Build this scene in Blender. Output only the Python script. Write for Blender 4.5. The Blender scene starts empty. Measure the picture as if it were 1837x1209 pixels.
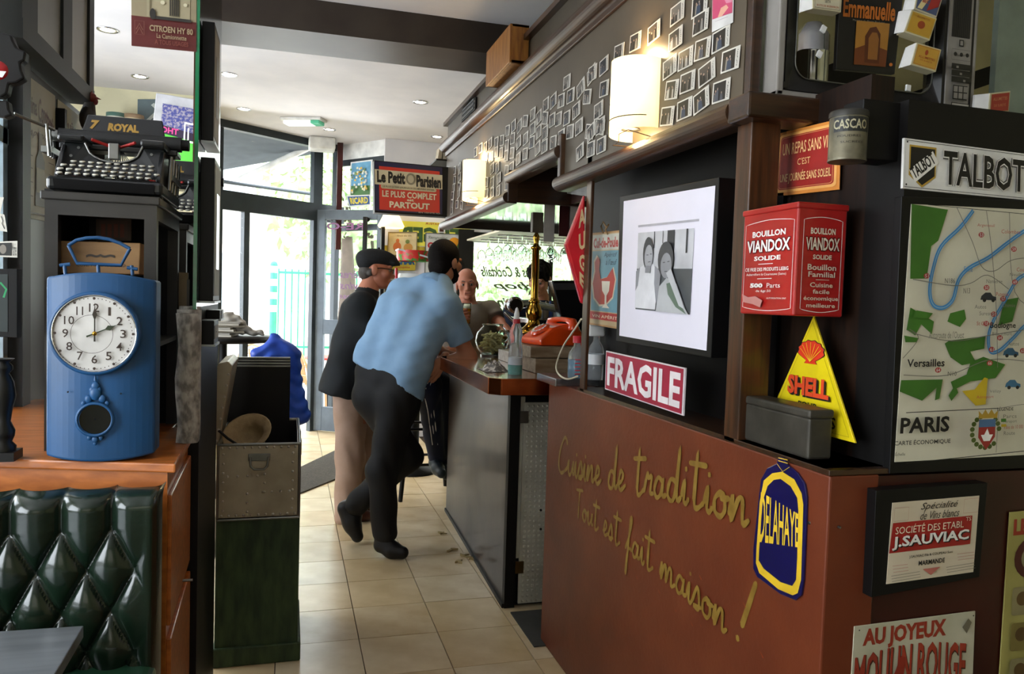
import bpy, math, random
import numpy as np
from mathutils import Vector, Matrix
random.seed(7)
SC = bpy.context.scene
COL = SC.collection
R = math.radians
# ------------------------------------------------------------------ camera
CAM_H = 1.44
FOC = 1393.87            # focal length in pixels of an 1837 px wide frame
YAW, PITCH, ROLL = 0.27994, 0.04843, 0.03159
fw = Vector((math.sin(YAW)*math.cos(PITCH), math.cos(YAW)*math.cos(PITCH), -math.sin(PITCH)))
rt0 = Vector((math.cos(YAW), -math.sin(YAW), 0)); up0 = rt0.cross(fw)
rt = rt0*math.cos(ROLL)+up0*math.sin(ROLL); up = -rt0*math.sin(ROLL)+up0*math.cos(ROLL)
EYE = Vector((0, 0, CAM_H))
cam = bpy.data.cameras.new('camera'); camo = bpy.data.objects.new('camera', cam); COL.objects.link(camo)
cam.sensor_width = 36; cam.lens = FOC*36/1837; cam.clip_start = .05; cam.clip_end = 200
camo.matrix_world = Matrix(((rt.x, up.x, -fw.x, 0), (rt.y, up.y, -fw.y, 0), (rt.z, up.z, -fw.z, CAM_H), (0, 0, 0, 1)))
SC.camera = camo
# ------------------------------------------------------------------ world, lights, exposure
w = bpy.data.worlds.new('world'); SC.world = w; w.use_nodes = True
bg = w.node_tree.nodes['Background']; bg.inputs[0].default_value = (.86, .93, 1, 1); bg.inputs[1].default_value = 11.0
SC.view_settings.view_transform = 'Standard'; SC.view_settings.look = 'None'
SC.view_settings.gamma = 1; SC.view_settings.use_curve_mapping = False; SC.view_settings.exposure = 0.0
def area(name, loc, target, size, power, col, sy=None):
    l = bpy.data.lights.new(name, 'AREA'); l.energy = power; l.color = col; l.size = size
    if sy: l.shape = 'RECTANGLE'; l.size_y = sy
    o = bpy.data.objects.new(name, l); COL.objects.link(o); o.location = loc
    o.rotation_euler = (Vector(target)-Vector(loc)).to_track_quat('-Z', 'Y').to_euler(); return o
# daylight entering through the windows of the dining side (left of and behind the camera)
area('daylight_left_window', (-2.35, .3, 1.75), (.6, 1.6, 1.1), 2.2, 20, (.92, .97, 1), 1.6)
area('daylight_rear_window', (-.3, -2.4, 1.8), (.3, 3, 1.3), 2.6, 10, (1, .96, .9), 1.5)
# daylight through the glass front of the bar room
area('daylight_front_window', (.0, 7.5, 2.0), (.4, 3.5, .9), 1.6, 25, (.93, .97, 1), 1.8)

# ------------------------------------------------------------------ helpers
def ray(x, y): return fw*FOC+rt*(x-918.5)-up*(y-604.5)
def P(x, y, ax, c):
    """point of the axis plane (ax = 0/1/2 at value c) seen at photo pixel x, y"""
    d = ray(x, y); t = (c-EYE[ax])/d[ax]; return EYE+d*t
def PN(x, y, p0, n):
    d = ray(x, y); n = Vector(n); t = (Vector(p0)-EYE).dot(n)/d.dot(n); return EYE+d*t
def V(*a): return Vector(a)
def srgb(h):
    if isinstance(h, str):
        h = h.lstrip('#'); c = [int(h[i:i+2], 16)/255 for i in (0, 2, 4)]
    else: c = h
    return tuple(x/12.92 if x <= .04045 else ((x+.055)/1.055)**2.4 for x in c)+(1,)
MATS = {}
def M(name, col='#888888', r=.5, m=0, col2=None, ns=8, stretch=None, bump=0, bs=40, emit=0, trans=0, coat=0, alpha=1, ior=1.45, spec=.5, ramp=(.35, .65)):
    if name in MATS: return MATS[name]
    mt = bpy.data.materials.new(name); mt.use_nodes = True; nt = mt.node_tree; b = nt.nodes['Principled BSDF']
    c = srgb(col); b.inputs['Base Color'].default_value = c; b.inputs['Roughness'].default_value = r
    b.inputs['Metallic'].default_value = m; b.inputs['IOR'].default_value = ior
    b.inputs['Transmission Weight'].default_value = trans; b.inputs['Coat Weight'].default_value = coat
    b.inputs['Coat Roughness'].default_value = .08; b.inputs['Alpha'].default_value = alpha
    b.inputs['Specular IOR Level'].default_value = spec
    if emit: b.inputs['Emission Color'].default_value = c; b.inputs['Emission Strength'].default_value = emit
    tc = nt.nodes.new('ShaderNodeTexCoord'); mp = nt.nodes.new('ShaderNodeMapping')
    nt.links.new(tc.outputs['Object'], mp.inputs[0])
    if stretch: mp.inputs['Scale'].default_value = stretch
    if col2 is None and not emit and not trans:
        col2 = tuple(min(1, x*.86) for x in [int(col.lstrip('#')[i:i+2], 16)/255 for i in (0, 2, 4)])
    if col2 is not None:
        n = nt.nodes.new('ShaderNodeTexNoise'); n.inputs['Scale'].default_value = ns; n.inputs['Detail'].default_value = 5
        nt.links.new(mp.outputs[0], n.inputs['Vector'])
        cr = nt.nodes.new('ShaderNodeValToRGB'); cr.color_ramp.elements[0].position = ramp[0]; cr.color_ramp.elements[1].position = ramp[1]
        cr.color_ramp.elements[0].color = c; cr.color_ramp.elements[1].color = srgb(col2)
        nt.links.new(n.outputs['Fac'], cr.inputs[0]); nt.links.new(cr.outputs[0], b.inputs['Base Color'])
        if emit: nt.links.new(cr.outputs[0], b.inputs['Emission Color'])
    if bump:
        n2 = nt.nodes.new('ShaderNodeTexNoise'); n2.inputs['Scale'].default_value = bs; n2.inputs['Detail'].default_value = 4
        nt.links.new(mp.outputs[0], n2.inputs['Vector'])
        bp = nt.nodes.new('ShaderNodeBump'); bp.inputs['Strength'].default_value = bump; bp.inputs['Distance'].default_value = .01
        nt.links.new(n2.outputs['Fac'], bp.inputs['Height']); nt.links.new(bp.outputs[0], b.inputs['Normal'])
    MATS[name] = mt; return mt
def ink(col, r=.5): return M('ink_'+col.lstrip('#'), col, r)
def tag(o, label=None, cat=None, group=None, kind=None):
    if label: o['label'] = label
    if cat: o['category'] = cat
    if group: o['group'] = group
    if kind: o['kind'] = kind
    return o
ORG = {}
def empty(name, loc, label, cat, group=None):
    o = bpy.data.objects.new(name, None); COL.objects.link(o); o.location = loc; o.empty_display_size = .05
    ORG[o.name] = Vector(loc); return tag(o, label, cat, group)
def org(p): return ORG.get(p.name, Vector((0, 0, 0))) if p else Vector((0, 0, 0))
class MB:
    """collects geometry in world coordinates; build() links it as ONE mesh object"""
    def __init__(s): s.v = []; s.f = []; s.m = []; s.sm = []; s.mi = 0; s.s = False; s.mats = []
    def mat(s, m):
        if m not in s.mats: s.mats.append(m)
        s.mi = s.mats.index(m); return s
    def add(s, vs, fs, smooth=None):
        b = len(s.v); s.v += [tuple(v) for v in vs]
        for f in fs: s.f.append(tuple(b+i for i in f)); s.m.append(s.mi); s.sm.append(s.s if smooth is None else smooth)
        return s
    def box(s, a, b, mtx=None):
        x0, x1 = sorted((a[0], b[0])); y0, y1 = sorted((a[1], b[1])); z0, z1 = sorted((a[2], b[2]))
        vs = [V(x, y, z) for z in (z0, z1) for y in (y0, y1) for x in (x0, x1)]
        if mtx: vs = [mtx @ v for v in vs]
        return s.add(vs, [(0, 2, 3, 1), (4, 5, 7, 6), (0, 1, 5, 4), (2, 6, 7, 3), (0, 4, 6, 2), (1, 3, 7, 5)], False)
    def cbox(s, c, sz, mtx=None):
        m = Matrix.Translation(c) @ (mtx.to_4x4() if mtx else Matrix()); h = Vector(sz)/2
        return s.box(-h, h, m)
    def prism(s, pts, off):
        n = len(pts); off = Vector(off); pts = [Vector(p) for p in pts]
        vs = pts+[p+off for p in pts]
        fs = [tuple(range(n)), tuple(range(2*n-1, n-1, -1))]+[(i, i+n, (i+1) % n+n, (i+1) % n) for i in range(n)]
        return s.add(vs, fs, False)
    def poly(s, pts): return s.add(pts, [tuple(range(len(pts)))], False)
    def tube(s, pts, r, n=8, caps=True, smooth=True):
        pts = [Vector(p) for p in pts]; rs = r if isinstance(r, (list, tuple)) else [r]*len(pts)
        vs = []; fs = []; prev = None
        for i, p in enumerate(pts):
            d = (pts[min(i+1, len(pts)-1)]-pts[max(i-1, 0)]); d = d.normalized() if d.length > 1e-9 else V(0, 0, 1)
            a = prev if prev is not None else (V(0, 0, 1) if abs(d.z) < .9 else V(1, 0, 0))
            a = (a-d*a.dot(d)); a = a.normalized() if a.length > 1e-6 else d.orthogonal().normalized(); prev = a; b = d.cross(a)
            for k in range(n):
                t = 2*math.pi*k/n; vs.append(p+(a*math.cos(t)+b*math.sin(t))*rs[i])
        for i in range(len(pts)-1):
            for k in range(n): fs.append((i*n+k, i*n+(k+1) % n, (i+1)*n+(k+1) % n, (i+1)*n+k))
        s.add(vs, fs, smooth)
        if caps: s.add(vs[:n], [tuple(range(n-1, -1, -1))], False); s.add(vs[-n:], [tuple(range(n))], False)
        return s
    def lathe(s, prof, c, n=24, ax=(0, 0, 1), smooth=True, a0=0, a1=2*math.pi, ring=False):
        """prof: (radius, height) pairs along axis ax through c"""
        d = Vector(ax).normalized(); a = (V(1, 0, 0) if abs(d.x) < .9 else V(0, 1, 0)); a = (a-d*a.dot(d)).normalized(); b = d.cross(a); c = Vector(c)
        full = abs(a1-a0-2*math.pi) < 1e-6; m = n if full else n+1; vs = []; fs = []
        for (r, h) in prof:
            for k in range(m):
                t = a0+(a1-a0)*k/n; vs.append(c+d*h+(a*math.cos(t)+b*math.sin(t))*r)
        for i in range(len(prof)-1):
            for k in range(n if full else n): k2 = (k+1) % m if full else k+1; fs.append((i*m+k, i*m+k2, (i+1)*m+k2, (i+1)*m+k))
        s.add(vs, fs, smooth)
        if full and not ring and prof[0][0] > 1e-3: s.add(vs[:m], [tuple(range(m-1, -1, -1))], False)
        if full and not ring and prof[-1][0] > 1e-3 and not (prof[-2][0] < 2e-3 and abs(prof[-1][1]-prof[-2][1]) < 1e-6): s.add(vs[-m:], [tuple(range(m))], False)
        return s
    def ball(s, c, r, n=12, sc=(1, 1, 1), mtx=None):
        vs = []; fs = []; h = n//2
        for i in range(h+1):
            for k in range(n):
                p = math.pi*i/h; t = 2*math.pi*k/n
                v = V(math.sin(p)*math.cos(t)*sc[0], math.sin(p)*math.sin(t)*sc[1], math.cos(p)*sc[2])*r
                if mtx: v = mtx @ v
                vs.append(Vector(c)+v)
        for i in range(h):
            for k in range(n): fs.append((i*n+k, (i+1)*n+k, (i+1)*n+(k+1) % n, i*n+(k+1) % n))
        return s.add(vs, fs, True)
    def mesh(s, name, mats=None, o=Vector((0, 0, 0))):
        me = bpy.data.meshes.new(name)
        me.from_pydata([(v[0]-o.x, v[1]-o.y, v[2]-o.z) for v in s.v], [], s.f); 
        for m in (s.mats or mats): me.materials.append(m)
        if s.mats: me.polygons.foreach_set('material_index', s.m)
        me.polygons.foreach_set('use_smooth', s.sm); me.validate(); me.update(); return me
    def build(s, name, mat=None, parent=None, bevel=0, seg=2, origin=None, **kw):
        if parent is not None: o = org(parent)
        elif origin is not None: o = Vector(origin)
        elif s.v:
            a = np.array(s.v); mn, mx = a.min(0), a.max(0); o = V((mn[0]+mx[0])/2, (mn[1]+mx[1])/2, mn[2])
        else: o = V(0, 0, 0)
        ob = bpy.data.objects.new(name, s.mesh(name, [mat] if mat else [], o)); COL.objects.link(ob)
        if parent is not None: ob.parent = parent; ORG[ob.name] = o
        else: ob.location = o; ORG[ob.name] = o
        if bevel:
            md = ob.modifiers.new('bevel', 'BEVEL'); md.width = bevel; md.segments = seg; md.limit_method = 'ANGLE'; md.angle_limit = R(40)
        return tag(ob, **kw)
def struct(name, mb, mat, parent=None, **kw):
    o = mb.build(name, mat, parent, **kw)
    if parent is None: o['kind'] = 'structure'
    return o
# ---------------------------------------------------------------- flat lettering
_T = {}
def text2d(s, bold=0., italic=0.):
    k = (s, bold, italic)
    if k in _T: return _T[k]
    c = bpy.data.curves.new('t', 'FONT'); c.body = s; c.resolution_u = 2; c.offset = bold; c.shear = italic; c.space_line = .9; c.align_x = 'CENTER'
    o = bpy.data.objects.new('t', c); m = o.to_mesh()
    vs = [(v.co.x, v.co.y) for v in m.vertices]; fs = [tuple(p.vertices) for p in m.polygons]
    o.to_mesh_clear(); bpy.data.objects.remove(o); bpy.data.curves.remove(c)
    xs = [v[0] for v in vs]; ys = [v[1] for v in vs]; x0, x1, y0, y1 = min(xs), max(xs), min(ys), max(ys)
    vs = [((x-x0)/(x1-x0), 1-(y-y0)/(y1-y0)) for x, y in vs]
    _T[k] = (vs, fs); return _T[k]
class Face:
    """a flat (bilinear) face: corners top-left, top-right, bottom-right, bottom-left; u to the right, v down"""
    def __init__(s, c, parent, up_n=None):
        s.c = [Vector(p) for p in c]; s.parent = parent; s.l = 0; s.n = (s.c[3]-s.c[0]).cross(s.c[1]-s.c[0]).normalized()
        if up_n is None:
            if s.n.dot(EYE-s.c[0]) < 0: s.n = -s.n
        else: s.n = Vector(up_n)
        s.pr = MB(); s.tx = MB(); s.step = .0004
    def at(s, u, v, l=0):
        a, b, c, d = s.c; return a*(1-u)*(1-v)+b*u*(1-v)+c*u*v+d*(1-u)*v+s.n*l
    def up(s): s.l += s.step; return s.l
    def poly(s, pts, mat):
        l = s.up(); s.pr.mat(mat).poly([s.at(u, v, l) for u, v in pts]); return s
    def rect(s, u0, v0, u1, v1, mat): return s.poly([(u0, v0), (u1, v0), (u1, v1), (u0, v1)], mat)
    def rr(s, u0, v0, u1, v1, r, mat, asp=1, n=5):
        """rounded rectangle, r in u units, asp = width/height of the face"""
        pts = []
        for cx, cy, a in ((u1-r, v0+r*asp, -90), (u1-r, v1-r*asp, 0), (u0+r, v1-r*asp, 90), (u0+r, v0+r*asp, 180)):
            for k in range(n+1): t = R(a+90*k/n); pts.append((cx+r*math.cos(t), cy+r*asp*math.sin(t)))
        return s.poly(pts, mat)
    def disc(s, u, v, ru, rv, mat, n=20): return s.poly([(u+ru*math.cos(2*math.pi*k/n), v+rv*math.sin(2*math.pi*k/n)) for k in range(n)], mat)
    def line(s, pts, wd, mat, closed=False):
        """ribbon; wd in metres"""
        l = s.up(); P3 = [s.at(u, v, l) for u, v in pts]
        if closed: P3.append(P3[0])
        s.pr.mat(mat); vs = []; fs = []
        for i, p in enumerate(P3):
            d = P3[min(i+1, len(P3)-1)]-P3[max(i-1, 0)]
            if closed and i in (0, len(P3)-1): d = P3[1]-P3[-2]
            d = d.normalized() if d.length > 1e-9 else V(1, 0, 0); q = d.cross(s.n)*wd/2; vs += [p+q, p-q]
            if i: fs.append((2*i-2, 2*i-1, 2*i+1, 2*i))
        s.pr.add(vs, fs, False); return s
    def frame(s, u0, v0, u1, v1, wd, mat): return s.line([(u0, v0), (u1, v0), (u1, v1), (u0, v1)], wd, mat, True)
    def text(s, t, u0, v0, u1, v1, mat, bold=.02, italic=0, mirror=False, warp=None):
        vs, fs = text2d(t, bold, italic); l = s.up(); out = []
        for x, y in vs:
            if mirror: x = 1-x
            u, v = u0+(u1-u0)*x, v0+(v1-v0)*y
            if warp: u, v = warp(u, v, x, y)
            out.append(s.at(u, v, l))
        s.tx.mat(mat).add(out, fs, False); return s
    def done(s, pname='print', tname='lettering'):
        r = []
        if s.pr.v: r.append(s.pr.build(pname, None, s.parent))
        if s.tx.v: r.append(s.tx.build(tname, None, s.parent))
        return r
def board(name, label, cat, px, ax, c, th, mat, group=None, bevel=.001, pn=None, parent=None):
    """flat sign given by its four corners in the photo, standing in a real plane; returns object and its front face"""
    pts = [P(x, y, ax, c) if pn is None else PN(x, y, pn[0], pn[1]) for x, y in px]
    F = Face(pts, None); mb = MB().prism(pts, -F.n*th)
    o = mb.build(name, mat, parent, bevel=bevel)
    if parent is None: tag(o, label, cat, group)
    elif label: o['label'] = label
    F.parent = o; F.l = .0006; return o, F
# ---------------------------------------------------------------- bodies: blended volumes, surface nets
def sdf_eval(prims, res, k, wob=None, subs=(), cuts=()):
    lo = np.full(3, 1e9); hi = -lo
    for p in prims:
        if p[0] == 'c': a, b, r = np.array(p[1]), np.array(p[2]), max(p[3], p[4]); l_, h_ = np.minimum(a, b)-r, np.maximum(a, b)+r
        else: a = np.array(p[1]); r = max(p[2]); l_, h_ = a-r, a+r
        lo = np.minimum(lo, l_); hi = np.maximum(hi, h_)
    lo -= 3*res+.01; hi += 3*res+.01; N = np.ceil((hi-lo)/res).astype(int)+1
    D = np.full(N, 1.0, np.float32)
    ax = [lo[i]+np.arange(N[i])*res for i in range(3)]
    def sub(c0, c1): i0 = np.maximum(((c0-lo)/res).astype(int), 0); i1 = np.minimum(((c1-lo)/res).astype(int)+2, N); return tuple(slice(i0[i], i1[i]) for i in range(3))
    def ev(p, sl):
        X = np.stack(np.meshgrid(ax[0][sl[0]], ax[1][sl[1]], ax[2][sl[2]], indexing='ij'), -1)
        if p[0] == 'c':
            a, b = np.array(p[1]), np.array(p[2]); ba = b-a; h = np.clip(((X-a)@ba)/max(ba@ba, 1e-9), 0, 1)
            return np.linalg.norm(X-a-h[..., None]*ba, axis=-1)-(p[3]+(p[4]-p[3])*h)
        q = X-np.array(p[1])
        if len(p) > 3 and p[3] is not None: q = q@np.array(p[3])
        r = np.array(p[2]); k0 = np.linalg.norm(q/r, axis=-1); k1 = np.linalg.norm(q/(r*r), axis=-1)
        return k0*(k0-1)/np.maximum(k1, 1e-6)
    def bb(p, m):
        if p[0] == 'c': a, b, r = np.array(p[1]), np.array(p[2]), max(p[3], p[4]); return sub(np.minimum(a, b)-r-m, np.maximum(a, b)+r+m)
        a = np.array(p[1]); r = max(p[2]); return sub(a-r-m, a+r+m)
    for p in prims:
        sl = bb(p, k+2*res); d = ev(p, sl); e = D[sl]; h = np.maximum(k-np.abs(d-e), 0)/k; D[sl] = np.minimum(d, e)-h*h*k*.25
    for p in subs:
        sl = bb(p, k+2*res); d = -ev(p, sl); e = D[sl]; D[sl] = np.maximum(d, e)
    G = None
    if cuts or wob:
        G = np.stack(np.meshgrid(*ax, indexing='ij'), -1)
        for (pt, n, rad) in cuts:
            n = np.array(n, float); n /= np.linalg.norm(n); q = G-np.array(pt); hs = -(q@n); sp = np.linalg.norm(q, axis=-1)-rad
            D = np.maximum(D, -np.maximum(hs, sp)).astype(np.float32)
        if wob: D += wob(G[..., 0], G[..., 1], G[..., 2]).astype(np.float32)
    return D, lo
def nets(D, lo, res):
    ins = D < 0; c = [D[i:D.shape[0]-1+i, j:D.shape[1]-1+j, k:D.shape[2]-1+k] for i in (0, 1) for j in (0, 1) for k in (0, 1)]
    cnt = sum((q < 0).astype(np.int8) for q in c); act = (cnt > 0) & (cnt < 8); idx = np.argwhere(act)
    cv = np.stack([q[act] for q in c], 1); off = np.array([(i, j, k) for i in (0, 1) for j in (0, 1) for k in (0, 1)], float)
    S = np.zeros((len(idx), 3)); n = np.zeros(len(idx))
    for a in range(8):
        for b in range(a+1, 8):
            if np.abs(off[a]-off[b]).sum() != 1: continue
            x = (cv[:, a] < 0) != (cv[:, b] < 0); t = cv[:, a]/np.where(x, cv[:, a]-cv[:, b], 1)
            S += np.where(x[:, None], off[a]+t[:, None]*(off[b]-off[a]), 0); n += x
    vs = lo+(idx+S/np.maximum(n, 1)[:, None])*res
    vid = -np.ones(act.shape, int); vid[act] = np.arange(len(idx)); F = []
    for a in range(3):
        s0 = [slice(None)]*3; s1 = [slice(None)]*3; s0[a] = slice(0, -1); s1[a] = slice(1, None)
        A, B = ins[tuple(s0)], ins[tuple(s1)]; ch = np.argwhere(A != B); b, c_ = (a+1) % 3, (a+2) % 3
        ch = ch[(ch[:, b] > 0) & (ch[:, c_] > 0) & (ch[:, b] < D.shape[b]-1) & (ch[:, c_] < D.shape[c_]-1)]
        fl = A[tuple(ch.T)]; q = []
        for (db, dc) in ((1, 1), (0, 1), (0, 0), (1, 0)):
            w_ = ch.copy(); w_[:, b] -= db; w_[:, c_] -= dc; q.append(vid[tuple(w_.T)])
        q = np.stack(q, 1); q = np.where(fl[:, None], q, q[:, ::-1]); F.append(q)
    F = np.concatenate(F); return vs, F[(F >= 0).all(1)]
def blob(mb, prims, res=.009, k=.03, **kw):
    vs, F = nets(*sdf_eval(prims, res, k, **kw), res); mb.add(vs.tolist(), F.tolist(), True); return mb
def basis(fwd, up_=(0, 0, 1)):
    f = Vector(fwd).normalized(); r = f.cross(Vector(up_)).normalized(); u = r.cross(f); return Matrix((r, f, u)).transposed()
# ================================================================== MATERIALS
plaster = M('plaster_white', '#dad6d6', .75, ns=3, col2='#d0cdce', bump=.04, bs=30)
cream = M('plaster_cream', '#e3dcb8', .8, ns=3)
creamd = M('plaster_beige', '#c3bb8e', .8, ns=3)
darkwood = M('dark_wood', '#241509', .32, col2='#3a2210', ns=5, stretch=(1, 12, 12), bump=.05, coat=.3)
darkwoodv = M('dark_wood_upright', '#2a170a', .35, col2='#4a2a12', ns=5, stretch=(14, 14, 1), bump=.05, coat=.2)
beamm = M('beam_brown', '#3a3128', .45, col2='#2c2119', ns=4)
blackm = M('black_paint', '#0b0908', .5, spec=.3)
blackg = M('black_gloss', '#060404', .5, spec=.2)
grey_al = M('door_grey', '#66717d', .4, m=.1, col2='#5a646f')
facm = M('frame_darkgrey', '#2d363a', .4, m=.2)
glass = M('clear_glass', '#ffffff', .02, trans=1, ior=1.05, spec=.3)
glassg = M('drinking_glass', '#f4fffb', .03, trans=1, ior=1.13)
tilem = [M('tile_%d' % i, a, .28, col2=b, ns=7, bump=.03, bs=20) for i, (a, b) in enumerate([('#d2bf9c', '#bfa67c'), ('#cdb994', '#dccbaa'), ('#c4ab80', '#d3bd95'), ('#d7c6a6', '#c5af88')])]
grout = M('grout', '#5a4a38', .9)
redbrown = M('redbrown_paint', '#6a3017', .42, col2='#5e2813', ns=6, bump=.06, bs=60)
orangewood = M('orange_wood', '#b4672a', .38, col2='#94501c', ns=5, stretch=(1.5, 10, 10), bump=.03, coat=.25)
chrome = M('chrome', '#d8dadd', .12, m=1)
steel = M('steel', '#8b8c8a', .35, m=1, col2='#75766f')
brass = M('brass', '#c99a3c', .16, m=1)
copper = M('copper', '#b5673a', .25, m=1, col2='#8c4a28', ns=9)
white = M('white_paint', '#efefec', .5)
paper = M('paper', '#e9e4d6', .7)
ZC = 3.0
# ================================================================== FLOOR
struct('floor', MB().box((-3, -3, -.05), (3.6, 8.7, -.012)), grout, origin=(0, 0, 0))
floor = bpy.data.objects['floor']
T = .3333
# grout line phase: a joint crosses photo pixel (645,1153) and (790,1148)
jx = P(645, 1152, 2, 0).x; jy = P(560, 1153.5, 2, 0).y
tile_mesh = []
for m_ in tilem:
    b_ = MB().box((.002, .002, -.012), (T-.002, T-.002, 0)); me = b_.mesh('tile', [m_]); tile_mesh.append(me)
nt = 0
for i in range(-5, 9):
    for j in range(-10, 24):
        x0 = jx+i*T; y0 = jy+j*T
        cx, cy = x0+T/2, y0+T/2
        if not (-.75 < cx < 1.5 and cy > 1.9): continue
        if cy-8.05 > (cx+.665)*.75+.1: continue
        if cx > 1.15 and cy > 3.6 : continue
        if cx < -.45 and cy < 5.2: continue
        o = bpy.data.objects.new('tile', tile_mesh[random.choice((0, 0, 1, 2, 2, 3))]); COL.objects.link(o); o.parent = floor
        o.location = (x0, y0, random.uniform(-.0008, .0004)); nt += 1
print('tiles', nt)
# ================================================================== CEILING, BEAM, WALLS
struct('ceiling', MB().box((-3, -3, ZC), (3.6, 8.75, ZC+.1)), plaster)
b1 = P(700, 72, 2, 2.83).y; bt = 4.42
struct('trim_1', MB().box((-.46, 4.36, 2.83), (1.9, 4.77, ZC)), beamm)                 # ceiling beam
struct('trim_2', MB().box((-.50, 4.42, 0), (-.425, 4.70, ZC)), darkwoodv)               # post under the beam, behind the glass screen
# back wall of the left bay (cream) and its return
struct('wall_left_bay', MB().box((-2.4, 6.84, 0), (-.66, 6.95, ZC)), cream)
struct('wall_bay_return', MB().box((-.70, 6.95, 0), (-.665, 7.7, ZC)), cream)
# room shell around the viewer
lw = MB()
lw.box((-2.5, -3, 0), (-2.4, 7, .9)); lw.box((-2.5, -3, 2.6), (-2.4, 7, ZC)); lw.box((-2.5, -3, .9), (-2.4, -.9, 2.6)); lw.box((-2.5, 1.5, .9), (-2.4, 2.3, 2.6)); lw.box((-2.5, 5.6, .9), (-2.4, 7, 2.6))
struct('wall_left', lw, cream)
struct('wall_rear', MB().box((-3, -3.1, 0), (3.6, -3, ZC)), creamd)
struct('wall_right_side', MB().box((3.5, -3, 0), (3.6, 8, ZC)), creamd)
# slanted glazed front: from A to B
A = V(-.665, 7.70, 0); B = V(.43, 8.52, 0); fd = (B-A).normalized(); fn = V(fd.y, -fd.x, 0)    # fn points into the room
def FP(x, y): return PN(x, y, A, fn)
def fbar(mb, p, q, wd, dp=.05):
    """frame bar between two photo pixels on the front plane"""
    a, b = FP(*p), FP(*q); return mb.prism([a, b, b+(V(0, 0, -wd) if abs((b-a).z) < (b-a).xy.length else fd*wd), a+(V(0, 0, -wd) if abs((b-a).z) < (b-a).xy.length else fd*wd)], fn*dp)
def fz(s): return A+fd*s
def fbox(mb, s0, s1, z0, z1, dp=.06, back=0): 
    a, b = A+fd*s0, A+fd*s1; return mb.prism([V(a.x, a.y, z0)-fn*back, V(b.x, b.y, z0)-fn*back, V(b.x, b.y, z1)-fn*back, V(a.x, a.y, z1)-fn*back], fn*dp)
def FS(x, y): p = FP(x, y); return (p-A).dot(fd), p.z
LEN = (B-A).length
s1, _ = FS(440, 400); s2, _ = FS(556, 400); _, zt0 = FS(470, 352); _, zt1 = FS(470, 385); s3, _ = FS(557, 300); s4, _ = FS(573, 300); _, zt2 = FS(470, 232)
print('front', LEN, s1, s2, s3, s4, zt0, zt1, zt2)
fw1 = MB()
fbox(fw1, -.3, LEN+.1, zt1, zt0); fbox(fw1, -.3, LEN+.1, 2.93, ZC, .08)
fbox(fw1, -.3, .03, 0, ZC); fbox(fw1, s1-.05, s1+.01, 0, zt1); fbox(fw1, s2, s2+.06, 0, zt1); fbox(fw1, s3, s4, zt0, ZC)
fbox(fw1, LEN-.02, LEN+.04, 0, ZC)
win = struct('window_1', fw1, facm)
g = MB(); fbox(g, .03, s1-.05, .1, zt1, .004, -.02); fbox(g, .03, s3, zt0, 2.93, .004, -.02); fbox(g, s4, LEN-.02, zt0, 2.93, .004, -.02); g.build('pane', glass, win)
struct('trim_3', fbox(MB(), s2+.06, LEN, 0, .06), facm)
# red painted upright at the corner of the glazing
rp = P(609, 300, 1, 8.35); struct('trim_4', MB().box((rp.x-.025, 8.3, 1.9), (rp.x+.03, 8.36, ZC)), M('oxblood_paint', '#4a1512', .35))
# side screen from the corner towards the bar, and the white wall above the poster wall
C = V(.93, 7.88, 0)
ss = MB(); d_ = (C-B).normalized(); n_ = V(-d_.y, d_.x, 0)
def sbox(mb, t0, t1, z0, z1, dp): a, b = B+(C-B)*t0, B+(C-B)*t1; return mb.prism([V(a.x, a.y, z0), V(b.x, b.y, z0), V(b.x, b.y, z1), V(a.x, a.y, z1)], n_*dp)
sbox(ss, 0, 1, 2.78, 2.84, .04); sbox(ss, 0, 1, 2.1, 2.16, .04); sbox(ss, .95, 1, 0, ZC, .04)
sc_ = struct('window_2', ss, facm)
sbox(MB(), 0, 1, 2.16, 2.78, .006).build('pane', glass, sc_)
struct('wall_screen_top', sbox(MB(), 0, 1, 2.84, ZC, .05), white)
wb = MB(); wxl = P(690, 300, 1, 7.88).x; wwin0 = P(846, 500, 1, 7.88).x
wb.box((wxl, 7.88, 2.12), (3.5, 7.98, ZC)); wb.box((wxl, 7.88, 0), (wwin0, 7.98, 2.12)); wb.box((wwin0, 7.88, 0), (3.5, 7.98, .75))
struct('wall_back', wb, plaster)
# window behind the bar
wf = MB(); wf.box((wwin0-.16, 7.82, .7), (wwin0, 7.9, 2.14)); wf.box((wwin0, 7.84, .72), (3.5, 7.9, .8)); wf.box((wwin0, 7.84, 2.06), (3.5, 7.9, 2.12))
xm = P(988, 450, 1, 7.88).x; wf.box((xm-.02, 7.85, .8), (xm+.02, 7.9, 2.1))
w3 = struct('window_3', wf, M('frame_black', '#191816', .4)); MB().box((wwin0, 7.9, .8), (3.5, 7.905, 2.06)).build('pane', glass, w3)
# shelf panel between bar room and TV bay
struct('wall_tv_bay', MB().box((1.16, 2.75, 1.95), (3.5, 2.82, ZC)), creamd)
# far side of bar (behind partition)
struct('wall_bar_side', MB().box((2.9, 2.82, 0), (3.0, 7.88, ZC)), creamd)

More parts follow.
